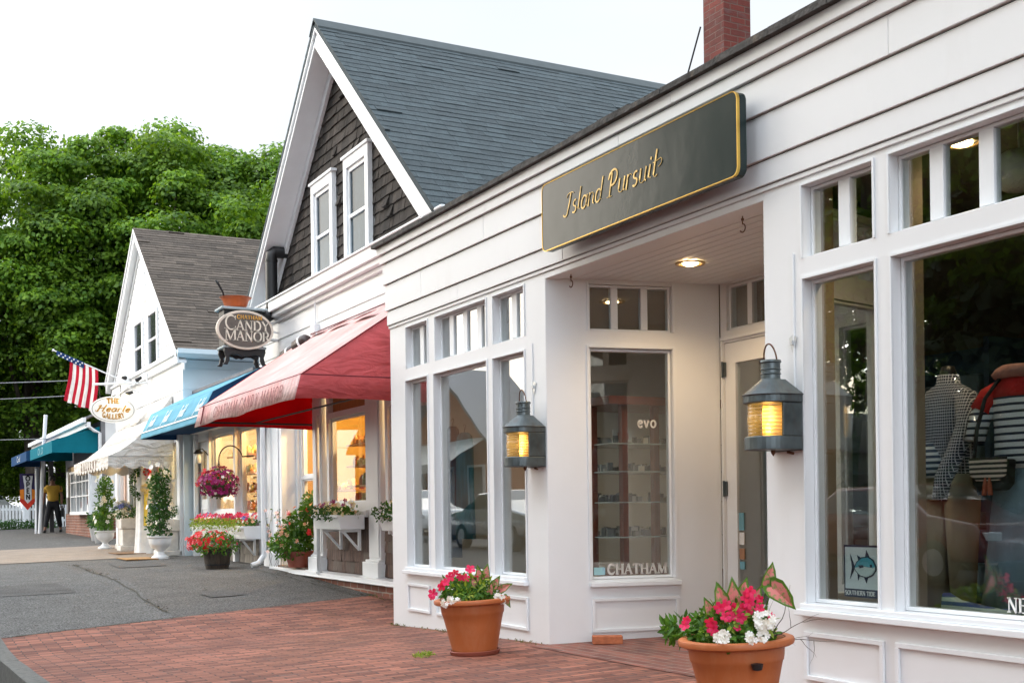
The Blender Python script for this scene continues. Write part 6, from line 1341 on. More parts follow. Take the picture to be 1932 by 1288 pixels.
for a in (0, 2.1, 4.2): mb.tube([(c[0] + .17 * cos(a), c[1] + .17 * sin(a), c[2]), (-7.15, .3, 1.68)], .003, 4)
mb.build('chain', IRON, HBk)
BR = thing('barrel_planter', 'dark wooden barrel planter of red flowers standing on the asphalt walk', 'planter', (-6.45, .08, .20))
bc = (-6.45, .08, gz(-6.45, .08))
mb = MB(); mb.lathe([(.001, 0), (.15, 0), (.17, .1), (.19, .26), (.195, .28), (.18, .28), (.17, .24), (.001, .24)], bc, 22, cap=False); mb.build('staves', mat('dark_staves', (.05, .038, .028), .85, .4, 10, .8, 30, stretch=(4, 4, .4)), BR)
mb = MB()
for z_, r_ in ((.05, .165), (.22, .19)): mb.lathe([(r_, 0), (r_ + .005, 0), (r_ + .006, .02), (r_, .02)], (bc[0], bc[1], bc[2] + z_), 22, cap=False)
mb.build('hoop', IRON, BR)
c = (bc[0] + 0.02, bc[1] - .02, bc[2] + .32); mb = MB(); foliage(mb, c, (.33, .3, .17), 700, .055, .03); mb.build('foliage', LEAF1, BR)
mb = MB(); blooms(mb, (c[0] - .12, c[1] - .08, c[2] + .01), (.32, .28, .19), 110, .036, zlow=-.5); mb.build('red_flowers', RED, BR)
mb = MB(); blooms(mb, (c[0] + .05, c[1], c[2] + .02), (.3, .28, .17), 22, .028, zlow=-.2); mb.build('pink_flowers', PINK, BR)
SHB = thing('potted_shrub', 'bushy green shrub with orange blooms in clay pot beside the shop step', 'shrub', (-4.88, .72, .27))
c = (-4.88, .72, .272); mb = MB(); mb.lathe([(.001, 0), (.13, 0), (.17, .17), (.185, .17), (.185, .2), (.16, .2), (.001, .18)], c, 22, cap=False); mb.build('pot', TERRAD, SHB, smooth=True, autosm=True)
mb = MB(); foliage(mb, (c[0] - .08, c[1] - .06, c[2] + .28), (.33, .28, .19), 900, .06, .04); foliage(mb, (c[0] - .02, c[1] + .05, c[2] + .52), (.24, .22, .2), 600, .06, .04); foliage(mb, (c[0] + .14, c[1] + .14, c[2] + .75), (.2, .14, .18), 380, .06, .035); mb.build('foliage', LEAF1, SHB)
mb = MB(); blooms(mb, (c[0] - .1, c[1] - .06, c[2] + .3), (.33, .28, .2), 26, .034); blooms(mb, (c[0], c[1], c[2] + .55), (.25, .22, .2), 12, .032); mb.build('orange_flowers', PEACH, SHB)
mb = MB(); blooms(mb, (c[0] + .05, c[1], c[2] + .45), (.3, .25, .3), 14, .032); mb.build('red_flowers', RED, SHB)
random.seed(8)
VN = thing('wall_vine', 'thin climbing stems with pale pink flowers up the white pilaster', 'plant', (-5.9, .72, .25))
mb = MB(); mb2 = MB(); mb3 = MB()
for k_ in range(7):
    p = Vector((-5.95 + k_ * .1, .66, .25)); pts = [p]
    for i in range(10): p = p + Vector((random.uniform(-.06, .06), random.uniform(-.02, .02), random.uniform(.05, .10))); pts.append(p)
    mb.tube(pts, .003, 4)
    for q in pts[3:]:
        if random.random() < .5: bloom(mb2, q + rndn() * .03, Vector((.6, -.7, .3)) + rndn() * .4, .028)
        leaf(mb3, q, rndn(), rndn(), .04, .02)
mb.build('stem', BARK, VN); mb2.build('pale_pink_flowers', leafmat('blush_petal', (.8, .45, .45), (.85, .7, .68), .2), VN); mb3.build('leaves', LEAF1, VN)

# ------------------------------------------------------------------ gallery building (white gable)
GA = thing('gallery_building', 'white clapboard gabled building with tan shingle roof and dark sash windows', 'shop', (-13.9, .6, .27))
GX_, GZ_ = -13.9, 6.45
gl_z = lambda x: GZ_ - .775 * abs(x - GX_)
GXL, GXR = -17.3, -10.35
mb = MB()
mb.prism([(-17.05, 2.6), (-10.70, 2.6), (-10.70, gl_z(-10.7) - .15), (GX_, GZ_ - .2), (-17.05, gl_z(-17.05) - .15)], .60, .70, XZ)
wall(mb, IDM, -17.05, -10.70, .1, 2.6, .60, .70, [(-16.6, -15.5, .3, 2.3), (-15.1, -13.6, .9, 2.2), (-13.2, -12.3, .3, 2.3), (-12.1, -10.95, .9, 2.2)])
mb.box(-17.05, -16.95, .7, 9, .1, gl_z(-17.05) - .15)
mb.build('wall', WHITE, GA, bevel=.003)
mb = MB(); mb.box(-10.699, -10.66, .601, 9, .1, 3.56); mb.box(-10.66, -10.652, .62, 1.4, 3.07, 3.085); mb.build('side_wall', SHADEBLUE, GA)
# lap siding on the gable
mb = MB(); z_ = 3.70
while z_ < 6.1:
    hw = (GZ_ - .26 - z_) / .775
    if hw > .1: mb.prism([(GX_ - min(hw, 3.1), z_), (GX_ + min(hw, 3.15), z_), (GX_ + min(hw, 3.15) - .1, z_ + .105), (GX_ - min(hw, 3.1) + .1, z_ + .105)], .575, .599, XZ)
    z_ += .115
mb.build('siding', WHITE, GA, bevel=.003)
mb = MB(); mb.box(-17.1, -10.60, .50, .599, 3.66, 3.70); mb.box(-17.1, -10.62, .54, .599, 3.52, 3.6595); mb.box(-17.1, -10.68, .588, .599, 3.05, 3.065)
for sd_, xe in ((-1, GXL), (1, GXR)):
    f = lambda x: gl_z(x)
    def sb(a, b, y0, y1): mb.prism([(GX_, GZ_ - a), (xe, f(xe) - a), (xe, f(xe) - b), (GX_, GZ_ - b)], y0, y1, XZ)
    sb(.03, .20, .44, .47); sb(.02, .08, .415, .4395); sb(.2, .235, .44, .60); sb(.236, .36, .55, .572)
mb.build('rake_board', WHITE2, GA, bevel=.004)
mb = MB(); mb.prism([(-10.42, 3.64), (-10.28, 3.70), (-10.28, 3.62), (-10.34, 3.56), (-10.42, 3.56)], .44, 9, XZ); mb.box(-10.69, -10.43, .46, 9, 3.57, 3.60); mb.box(-10.66, -10.64, .60, 9, 3.42, 3.5595)
mb.build('gutter', SHADEBLUE, GA, bevel=.004)
ra = roofplane('roof', GA, (GX_, GZ_), GXR, gl_z(GXR), .42, 9.0, ROOFT, .10, .25, .6, .012, seed=14); roofplane('roof', GA, (GX_, GZ_), GXL, gl_z(GXL), .42, 9.0, ROOFT, .13, .25, .6, .012, seed=15)
for a, b, c_, d in ((-14.55, -13.85, 3.72, 4.66), (-13.2, -12.5, 3.72, 4.66)):
    mb = MB(); t_ = .07
    mb.box(a - t_, a, .54, .574, c_, d + t_); mb.box(b, b + t_, .54, .574, c_, d + t_); mb.box(a, b, .54, .574, d, d + t_); mb.box(a, b, .545, .58, (c_ + d) / 2 - .02, (c_ + d) / 2 + .02); mb.box(a, b, .54, .574, c_ - .01, c_ + .03)
    f = mb.build('window', WHITE2, GA); mb = MB(); mb.box(a, b, .565, .573, c_, d); mb.build('pane', mat('dark_sash_glass', (.03, .035, .045), .12, coat=.5), f)
mb = MB(); mb.prism([(GX_ + .1, 5.0), (GX_ + .45, 5.0), (GX_ + .28, 5.6)], .56, .574, XZ); mb.build('gable_vent', WHITE2, GA)
# ground floor joinery
mb = MB()
for xx in (-16.75, -15.35, -13.45, -12.2, -10.85): mb.box(xx - .1, xx + .1, .54, .599, .2, 2.5)
mb.box(-17.0, -10.7, .53, .599, 2.5, 2.62); mb.build('pilaster', WHITE2, GA, bevel=.004)
for a, b in ((-15.1, -13.6), (-12.1, -10.95)): window(lambda u, d, z: (u, .6 + d, z), GA, a, b, .9, 2.2, gd=.05, fw=.04, bars=((a + b) / 2,), hbars=(1.55,), barw=.03)
for a, b in ((-16.6, -15.5), (-13.2, -12.3)):
    mb = MB(); wall(mb, lambda u, d, z: (u, .66 + d, z), a + .01, b - .01, .3, 2.29, 0, .04, [(a + .15, b - .15, 1.1, 2.1)]); dg = mb.build('door', mat('pink_cream_door', (.72, .52, .42), .5), GA, bevel=.003)
    mb = MB(); mb.box(a + .14, b - .14, .68, .685, 1.09, 2.11); mb.build('pane', GLASS, dg)
mb = MB(); mb.quad((-17, 2.4, .2), (-10.72, 2.4, .2), (-10.72, 2.4, 2.55), (-17, 2.4, 2.55)); mb.quad((-17, .7, 2.55), (-10.72, .7, 2.55), (-10.72, 2.4, 2.55), (-17, 2.4, 2.55)); mb.build('interior', YELW, GA)
warmlamp((-11.5, 1.3, 2.54), 'glowing bulb inside the gallery behind the nearest flowering column', 45); warmlamp((-14.3, 1.3, 2.54), 'glowing bulb inside the gallery behind the farther flowering column', 45)
mb = MB(); mb.box(-19.5, -17.8, 1.8, 9, 3.2, 4.9); mb.prism([(-19.7, 4.85), (-17.6, 4.85), (-18.6, 5.6)], 1.6, 9, XZ)
# white awning with scallops
WA = thing('awning', 'off white scalloped canvas awning over the gallery door', 'awning', (-13.4, .58, 2.0))
x0_, x1_ = -15.35, -11.4
prof = [(.58, 3.02), (.30, 2.62), (.0, 2.28), (-.28, 2.06), (-.5, 1.955)]
mb = MB()
for (ya, za), (yb, zb_) in zip(prof[:-1], prof[1:]): sheetmb(mb, (x0_, yb, zb_), (x1_, yb, zb_), (x1_, ya, za), (x0_, ya, za), 20, 2, .0, .012, ya)
mb.build('canvas', WHITEF, WA, smooth=True, solid=.004)
def scallop(mb, A, B, ztop, n, h_=.16, dip=.06, out=Vector((0, 0, 0))):
    A, B = Vector(A), Vector(B); m = n * 8; vs = []
    for i in range(m + 1):
        p = A + (B - A) * i / m; k_ = (i % 8) / 8; z_ = ztop - h_ - dip * sin(pi * k_) ; fl = out * .02 * sin(i * .7)
        vs += [(p.x, p.y, ztop), (p.x + fl.x, p.y + fl.y, z_)]
    mb.add(vs, [(2 * i, 2 * i + 1, 2 * i + 3, 2 * i + 2) for i in range(m)])
mb = MB(); scallop(mb, (x0_, -.503, 0), (x1_, -.503, 0), 1.95, 12); mb.build('front_valance', WHITEF, WA, solid=.003)
for xx, nm in ((x1_, 1), (x0_, -1)):
    mb = MB(); mb.add([(xx, y_, z_) for y_, z_ in prof] + [(xx, .58, 1.96)], [(0, 1, 2, 3, 4, 5)]); mb.build('side_panel', WHITEF, WA, solid=.004)
    mb = MB(); scallop(mb, (xx + nm * .004, -.5, 0), (xx + nm * .004, .58, 0), 1.96, 4, out=Vector((1, 0, 0))); mb.build('side_valance', WHITEF, WA, solid=.003)
    mb = MB(); mb.tube([(xx + nm * .008, -.5, 1.957), (xx + nm * .008, .58, 1.962)], .007, 6); mb.build('seam', mat('grey_seam', (.35, .34, .33), .8), WA)
mb = MB(); text(mb, 'GALLERY', lambda u, v, n: (u, -.508 - n, v), -12.05 - 2.35, 1.80, .13, .2, .1, sp=.9, depth=.003, xs=1.3); mb.build('lettering', mat('brown_letter', (.2, .1, .06), .7), WA)
# oval gallery sign on bracket
GS = thing('hanging_sign', 'white oval sign with gold lettering hanging from white pole by the flag', 'sign', (-13.3, -.09, 2.9))
XG = -13.3; oc = (-.09, 2.905)
ell = lambda a, b, n0, n1, mb: mb.prism([(oc[0] + a * cos(2 * pi * i / 40), oc[1] + b * sin(2 * pi * i / 40)) for i in range(40)], n0, n1, lambda u, v, n: (XG + n, u, v))
mb = MB(); ell(.405, .245, -.025, .020, mb); mb.build('oval_board', mat('sign_white', (.8, .78, .74), .35, 0.03), GS, bevel=.004)
mb = MB(); ell(.378, .222, .0202, .022, mb); mb.build('black_line', BLACKW, GS)
mb = MB(); ell(.370, .215, .0222, .024, mb); mb.build('oval_face', mat('sign_white', (.8, .78, .74)), GS)
GLD = mat('warm_gold_letter', (.48, .24, .02), .4)
LG = lambda u, v, n: (XG + .0242 + n, u, v)
mb = MB(); text(mb, 'THE', LG, -.09, 3.022, .085, .3, .16, sp=.16, depth=.006, center=True)
text(mb, 'Hearle', LG, -.10, 2.868, .115, .2, .09, serif=False, slant=.35, sp=.08, depth=.006, center=True, swash=True, xs=1.5)
def arcf(u, v, n):
    a = (u + .09) / .37; a = max(-1, min(1, a)); k_ = v - 2.75
    yy = .28 * sin(a * 1.15) ; zz = .155 * cos(a * 1.15)
    return (XG + .0242 + n, -.09 + yy * (1 - k_ * 1.2), 2.905 - zz + k_ - .02)
text(mb, 'GALLERY', LG, -.09, 2.75, .085, .3, .14, sp=.12, depth=.006, center=True, along=arcf)
mb.build('gold_lettering', GLD, GS)
mb = MB(); mb.tube([(XG, -.32, 3.12), (XG, -.34, 3.36)], .007, 5); mb.tube([(XG, .05, 3.13), (XG, .05, 3.36)], .007, 5); mb.build('chain', IRON, GS)
mb = MB(); mb.tube([(XG, -.45, 3.36), (XG, .53, 3.43)], .022, 8); mb.tube([(XG, .0, 3.40), (XG, .53, 3.18)], .012, 8); mb.tube([(XG, .53, 3.15), (XG, .53, 3.6)], .016, 8); mb.tube([(XG, -.1, 3.1), (XG, .5, 3.62)], .012, 8); mb.build('pole_bracket', WHITE2, GS)
mb = MB()
for q0, q1 in (((XG + .05, .26, 3.24), (XG, .15, 3.2)), ((XG + .05, .42, 3.52), (XG, .33, 3.46)), ((XG + .05, .08, 3.50), (XG, .14, 3.5))): mb.tube([q0, q1], [.028, .04], 10)
mb.build('spot_lamp', IRON, GS)
mb = MB(); mb.tube([(XG + .06, .14, 3.18), (XG + .06, .13, 3.14)], [.035, .03], 10); mb.build('glowing_bulb', emit('sign_bulb', (1, .8, .4), 8), GS)
l = bpy.data.lights.new('lamp_light', 'SPOT'); l.energy = 1.6; l.color = (1, .78, .4); l.spot_size = R(110); l.shadow_soft_size = .03
lo = bpy.data.objects.new('lamp_light', l); C.objects.link(lo); lo.parent = GS; lo.location = (.28, .16, .28); lo.rotation_euler = Vector((.7, .6, .8)).to_track_quat('Z', 'Y').to_euler()
# flag
FG = thing('flag', 'stars and stripes flag hanging from an angled white pole on the gallery', 'flag', (-15.0, .33, 3.66))
p0, p1 = Vector((-15.0, .40, 3.63)), Vector((-15.0, -.90, 4.17)); d_ = (p1 - p0)
mb = MB(); mb.tube([p0, p1], .014, 8); mb.tube([p1, p1 + d_.normalized() * .03], [.03, .02], 8); mb.box(-15.06, -14.94, .40, .575, 3.52, 3.74); mb.build('pole', WHITE2, FG)
fl_c = MB(); FR = fabricmat('flag_red', (.42, .015, .035), .3); FW = fabricmat('flag_white', (.74, .72, .70), .3); FB = fabricmat('flag_blue', (.02, .05, .16), .2)
NS = 9
def fpt(s_, h_):      # s_ along the pole from its foot, h_ hanging down
    b = p0 + d_ * s_; sway = .05 * sin(s_ * 30) * h_ + .04 * sin(s_ * 55 + 1) * h_
    return (b.x + sway, b.y - .05 * h_ - .30 * (s_ - .36) * h_ * 0.6 + .02 * sin(h_ * 5), b.z - h_)
s0, s1 = .37, .77
for k_ in range(NS):
    a, b = s0 + (s1 - s0) * k_ / NS, s0 + (s1 - s0) * (k_ + 1) / NS
    tgt = MB()
    Lh = .84 + .02 * sin(k_ * 2)
    n = 12
    start = 0.0
    for sub in range(3):
        aa, bb = a + (b - a) * sub / 3, a + (b - a) * (sub + 1) / 3
        for j in range(n):
            tgt.quad(fpt(aa, Lh * j / n), fpt(bb, Lh * j / n), fpt(bb, Lh * (j + 1) / n), fpt(aa, Lh * (j + 1) / n))
    tgt.build('red_stripe' if k_ % 2 == 0 else 'white_stripe', FR if k_ % 2 == 0 else FW, FG, smooth=True)
for j in range(10):
    a, b = .57 + .039 * j, .57 + .039 * (j + 1)
    q = [fpt(a, -.02), fpt(b, -.02), fpt(b, .10 - .003 * j), fpt(a, .10 - .003 * j)]; fl_c.quad(*[(x_ + .03, y_, z_) for x_, y_, z_ in q])
cn = fl_c.build('canton', FB, FG)
mb = MB()
for k_ in range(12):
    c = Vector(fpt(.6 + .03 * k_, .01 + .05 * (k_ % 2))) + Vector((.038, 0, 0)); mb.add([c + Vector((0, .022 * cos(a) * (1 if i % 2 else .45), .022 * sin(a) * (1 if i % 2 else .45))) for i, a in enumerate(lin(0, 2 * pi * 9 / 10, 9))], [tuple(range(10))])
mb.build('stars', WHITEL, cn)
# urns with flowering columns
def urn(loc, label, seed, s_=1.0, hh=1.12):
    random.seed(seed); x_, y_, z_ = loc
    t = thing('urn_planter', label, 'urn', loc, 'white urns with flowering columns')
    mb = MB(); mb.lathe([(.001, 0), (.14, 0), (.14, .03), (.11, .05), (.065, .09), (.055, .12), (.08, .15), (.15, .20), (.175, .26), (.18, .33), (.20, .345), (.205, .365), (.18, .37), (.17, .34), (.001, .33)], loc, 26, cap=False); mb.build('urn', WHITE2, t, smooth=True, autosm=True)
    mb = MB(); n = 9
    for i in range(n): foliage(mb, (x_ + random.uniform(-.04, .04), y_ + random.uniform(-.04, .04), z_ + .42 + (hh - .1) * i / n), (.20 - .06 * i / n, .2 - .06 * i / n, .13), 150, .065, .036)
    mb.build('foliage', LEAF3 if seed % 2 else LEAF1, t)
    mb = MB(); mb.tube([(x_, y_, z_ + .3), (x_, y_, z_ + hh)], .012, 6); mb.build('stem', BARK, t)
    mb = MB()
    for i in range(26):
        a = random.random() * 6.28; h_ = random.random(); rr = .22 - .05 * h_; bloom(mb, (x_ + rr * cos(a), y_ + rr * sin(a), z_ + .45 + hh * h_), (cos(a), sin(a), .3), .045, 5)
    mb.build('white_flowers', WHITEP, t); return t
urn((-10.12, .08, gz(-10.12, .08)), 'white urn with tall flowering column, nearer to the low shop', 61)
urn((-15.4, .08, gz(-15.4, .08)), 'white urn with tall flowering column, farther by the bay window', 62)
# pedestals with hydrangeas, draped column with wreath
def hydrangea(loc, label, seed):
    random.seed(seed); x_, y_, z_ = loc; t = thing('pedestal_planter', label, 'planter', loc, 'stone pedestals with hydrangeas')
    mb = MB(); mb.box(x_ - .2, x_ + .2, y_ - .2, y_ + .2, z_, z_ + .10); mb.box(x_ - .15, x_ + .15, y_ - .15, y_ + .15, z_ + .10, z_ + .42); mb.box(x_ - .18, x_ + .18, y_ - .18, y_ + .18, z_ + .42, z_ + .62); mb.build('pedestal', mat('white_stone', (.68, .66, .62), .8, .15, 9, .4), t, bevel=.015)
    c = (x_, y_ - .05, z_ + .74); mb = MB(); foliage(mb, c, (.28, .25, .13), 260, .06); mb.build('foliage', LEAF3, t)
    for m_, dx_, dz_, nm in ((BLUEP, -.1, .05, 'blue_flowers'), (WHITEP, .05, .0, 'white_flowers'), (GREYP, -.02, .12, 'silver_foliage'), (BLUEP, .12, .08, 'blue_flowers'), (WHITEP, -.2, -.05, 'white_flowers')):
        mb = MB(); blooms(mb, (c[0] + dx_ * 1.4, c[1] - .05, c[2] + dz_), (.13, .12, .09), 40, .026); mb.build(nm, m_, t)
    return t
hydrangea((-13.9, .28, gz(-13.9, .28)), 'stone pedestal of blue and white flowers between the two columns', 71)
hydrangea((-14.9, .42, gz(-14.9, .42)), 'stone pedestal of pale flowers behind the farther urn', 72)
hydrangea((-10.95, .38, gz(-10.95, .38)), 'stone pedestal of dark blue flowers beside the corner downpipe', 73)
DC = thing('draped_column', 'white fabric draped column with evergreen wreath and yellow ribbon', 'column', (-12.35, .3, .26)); c0 = (-12.35, .3, gz(-12.35, .3))
mb = MB(); vs = []; m = 36
for z_, r_ in ((0, .2), (.4, .17), (1.0, .15), (1.6, .13)): vs += [(c0[0] + (r_ + .02 * sin(6 * 2 * pi * k_ / m)) * cos(2 * pi * k_ / m), c0[1] + (r_ + .02 * sin(6 * 2 * pi * k_ / m)) * sin(2 * pi * k_ / m), c0[2] + z_) for k_ in range(m)]
mb.add(vs, [(i * m + k_, i * m + (k_ + 1) % m, (i + 1) * m + (k_ + 1) % m, (i + 1) * m + k_) for i in range(3) for k_ in range(m)]); mb.build('drape', mat('drape_white', (.76, .75, .73), .8), DC, smooth=True)
random.seed(6)
mb = MB(); wc = (c0[0] + .05, c0[1] - .1, c0[2] + 1.25)
for k_ in range(16): a = 2 * pi * k_ / 16; foliage(mb, (wc[0], wc[1] + .14 * cos(a), wc[2] + .24 * sin(a)), (.07, .06, .07), 40, .05)
mb.build('wreath', LEAF3, DC)
mb = MB(); blooms(mb, (wc[0] + .05, wc[1] + .10, wc[2] + .18), (.08, .06, .12), 40, .03, zlow=-1); mb.build('red_flowers', RED, DC)
mb = MB(); blooms(mb, (wc[0] + .06, wc[1] + .06, wc[2] - .1), (.08, .08, .1), 40, .03, zlow=-1); mb.build('cream_bow', CREAMP, DC)
mb = MB(); sheetmb(mb, (wc[0] + .1, wc[1] + .02, wc[2] - .75), (wc[0] + .1, wc[1] + .1, wc[2] - .75), (wc[0] + .1, wc[1] + .12, wc[2] - .1), (wc[0] + .1, wc[1] + .04, wc[2] - .1), 3, 8, 0, .03, 1.); mb.build('yellow_ribbon', mat('ribbon_yellow', (.8, .6, .08), .6), DC, solid=.003)
for (x_, y_, m_, lb_) in ((-10.3, -.25, (.35, .2, .08), 'tan doormat beneath the nearer white urn'), (-12.6, -.0, (.22, .13, .07), 'brown doormat in front of the gallery door')):
    mb = MB(); mb.box(x_ - .45, x_ + .45, y_ - .25, y_ + .25, gz(x_, y_) + .009, gz(x_, y_) + .022); tag(mb.build('doormat', mat('mat_' + str(x_), m_, .95, .3, 20, .6), None), lb_, 'doormat', 'doormats')

# ------------------------------------------------------------------ brick based cafe with teal awning
CF = thing('brick_cafe', 'low grey roofed building with brick base and white bay window', 'shop', (-23, .8, .4))
GREYW = mat('grey_boards', (.22, .22, .23), .7, .15, 5, .2)
mb = MB(); wall(mb, IDM, -26.0, -20.0, 1.0, 3.2, .76, .86, [(-23.4, -20.35, 1.06, 2.02), (-25.7, -24.1, 1.0, 2.3)]); mb.build('upper_wall', GREYW, CF)
mb = MB(); mb.box(-26.0, -24.0, .76, 5.8, .2, .99); mb.box(-24.0, -20.0, .755, 5.8, .2, .999); 
mb = MB(); mb.box(-26.0, -20.0, .74, 5.8, .1, .998); mb.build('brick_base', BRICKB, CF)
mb = MB(); mb.box(-20.1, -20.0, .861, 5.8, 1.0, 3.2); mb.box(-26.0, -25.9, .861, 5.8, 1, 3.2); mb.box(-25.9, -20.1, 5.7, 5.8, 1, 3.2); mb.build('side_wall', WHITE, CF)
mb = MB(); mb.box(-23.45, -20.3, .50, .755, .97, 1.05); mb.box(-23.45, -20.3, .50, .755, 2.02, 2.08); 
for xx in (-23.4, -22.4, -21.4, -20.38): mb.box(xx - .04, xx + .04, .52, .58, 1.05, 2.02)
for xx in (-22.9, -21.9, -20.9): mb.box(xx - .015, xx + .015, .53, .56, 1.05, 2.02)
mb.box(-23.4, -20.35, .53, .56, 1.42, 1.45); mb.box(-23.4, -20.35, .53, .56, 1.78, 1.81); mb.box(-20.36, -20.30, .58, .755, 1.05, 2.02)
bw = mb.build('bay_window', WHITE2, CF, bevel=.004)
mb = MB(); mb.box(-23.4, -20.36, .565, .57, 1.05, 2.02); mb.build('pane', GLASS, bw)
mb = MB(); mb.prism([(.4, 3.22), (.4, 3.26), (3.4, 4.75), (6.4, 3.26), (6.4, 3.22), (3.4, 4.68)], -31.2, -19.8, lambda u, v, n: (n, u, v))
crf = mb.build('roof', ROOFG, CF)
mb = MB(); L_ = math.hypot(3.0, 1.49)
shingles(mb, lambda u, v, n: (-31.2 + u, .4 + v * 3.0 / L_ - n * 1.49 / L_, 3.262 + v * 1.49 / L_ + n * 3.0 / L_), 11.4, L_, .16, .3, .6, .012, jit=.003); mb.build('roof_shingles', ROOFG, crf)
mb = MB(); mb.box(-31.2, -19.8, .32, .399, 3.14, 3.25); mb.box(-31.2, -19.8, .42, .5, 3.02, 3.15); mb.tube([(-19.9, .4, 3.1), (-19.9, .6, 2.95), (-19.9, .72, 2.9), (-19.9, .72, .5)], .04, 8); mb.build('gutter', WHITE2, CF)
mb = MB()
for xx in (-27.6, -29.4, -31.0): mb.box(xx - .06, xx + .06, .50, .62, .3, 3.1)
mb.build('porch_post', mat('dark_post', (.06, .06, .065), .6), CF)
warmlamp((-24.6, 1.6, 3.1), 'glowing lamp inside the brick cafe doorway', 20)
mb = MB(); mb.box(-25.2, -25.16, .66, .70, 1.45, 2.15); mb.box(-25.16, -24.9, .66, .69, 1.45, 2.15); tag(mb.build('menu_board', WHITE2, None), 'narrow white framed menu board hung beside the cafe bay window', 'board')
def boxawning(name, label, x0, x1, yw, yf, zw, zt, zb_, fab, fabside, letters, lm):
    t = thing('awning', label, 'awning', ((x0 + x1) / 2, yw, zb_))
    mb = MB(); sheetmb(mb, (x0, yf, zt), (x1, yf, zt), (x1, yw, zw), (x0, yw, zw), 10, 4, 0, .006, 1); mb.build('canvas', fab, t, solid=.004)
    mb = MB(); mb.quad((x0, yf, zb_), (x1, yf, zb_), (x1, yf, zt), (x0, yf, zt)); mb.build('front_valance', fab, t, solid=.004)
    for xx in (x0, x1): mb = MB(); mb.add([(xx, yf, zb_), (xx, yw, zb_), (xx, yw, zw), (xx, yf, zt)], [(0, 1, 2, 3)]); mb.build('side_panel', fabside, t, solid=.004)
    if letters:
        mb = MB(); text(mb, letters, lambda u, v, n: (u, yf - .005 - n, v), (x0 + x1) / 2, zb_ + .06, .15, .12, .06, serif=False, slant=.2, sp=.2, depth=.003, center=True, xs=2.4); mb.build('lettering', lm, t)
    return t
boxawning('teal', 'teal box awning with broad side panel over the brick cafe', -24.45, -20.0, .73, -.34, 3.06, 2.71, 2.43, TEALF, TEALF, 'OLD', mat('pale_teal_letter', (.4, .65, .7), .7))
boxawning('navy', 'small navy awning with white lettering beyond the teal awning', -28.8, -24.8, .4, -.40, 2.9, 2.69, 2.43, NAVYF, NAVYF, 'CAFE' if False else 'Cnd', WHITEL)
mb = MB()
for (x_, y_) in ((-17.9, .42), (-18.6, .45), (-19.2, .5)):
    pass
random.seed(13)
for x_, y_, lb_ in ((-18.0, .42, 'small green plant in grey bucket beside the farther urn'), (-19.0, .50, 'small green plant in grey bucket under the bay window')):
    t = thing('potted_plant', lb_, 'plant', (x_, y_, gz(x_, y_)), 'plants in grey buckets'); mb = MB(); mb.lathe([(.001, 0), (.13, 0), (.19, .34), (.17, .34), (.001, .3)], (x_, y_, gz(x_, y_)), 18, cap=False); mb.build('bucket', mat('grey_bucket', (.4, .4, .4), .5), t, smooth=True, autosm=True)
    mb = MB(); foliage(mb, (x_, y_, gz(x_, y_) + .48), (.3, .28, .18), 260, .09); mb.build('foliage', LEAF3, t)
# OPEN banner, its pole, tall white pole
OP = thing('open_banner', 'vertical OPEN banner with orange pointed tail hanging from a white pole', 'banner', (-26.75, -.2, .45))
XO = -26.75; OY = lambda u, v, n: (XO + n, u, v)
mb = MB(); mb.prism([(-.38, 2.16), (.02, 2.16), (.02, 1.42), (-.18, 1.18), (-.38, 1.42)], -.006, .0, OY)
mb.cur = 1; mb.prism([(-.30, 2.10), (-.03, 2.10), (-.07, 1.80), (-.26, 1.80)], .001, .004, OY); mb.prism([(-.26, 1.80), (-.07, 1.80), (-.07, 1.42), (-.18, 1.30), (-.26, 1.42)], .001, .004, OY)
mb.cur = 2; mb.prism([(-.38, 1.70), (-.27, 1.72), (-.27, 1.40), (-.38, 1.46)], .0015, .003, OY); mb.prism([(.02, 1.70), (-.06, 1.72), (-.06, 1.40), (.02, 1.46)], .0015, .003, OY)
mb.cur = 3; mb.prism([(-.38, 1.46), (-.27, 1.42), (-.18, 1.31), (-.06, 1.42), (.02, 1.46), (.02, 1.36), (-.18, 1.12), (-.38, 1.36)], .0045, .006, OY)
mb.build('cloth', [fabricmat('banner_purple', (.05, .04, .10), .2), fabricmat('banner_white', (.7, .7, .7), .2), fabricmat('banner_orange', (.8, .25, .03), .2), fabricmat('banner_red', (.6, .05, .03), .2)], OP)
mb = MB()
for k_, ch in enumerate('OPEN'): text(mb, ch, lambda u, v, n: (XO + .0045 + n, u, v), -.165, 1.955 - k_ * .175, .13, .26, .26, serif=False, sp=0, depth=.004, center=True, xs=1.0)
mb.build('lettering', BLACKW, OP)
mb = MB(); mb.tube([(XO, .03, gz(XO, 0)), (XO - .02, .06, 2.3)], .03, 8); mb.build('pole', WHITE2, OP)
mb = MB(); mb.tube([(-26.5, .22, 2.6), (-26.3, .28, 3.8)], .05, 8); mb.tube([(-26.62, .12, gz(-26.6, .1)), (-26.5, .22, 2.6)], .05, 8); tag(mb.build('white_post', WHITE2, None), 'tall plain white post rising behind the teal and navy awnings', 'post')

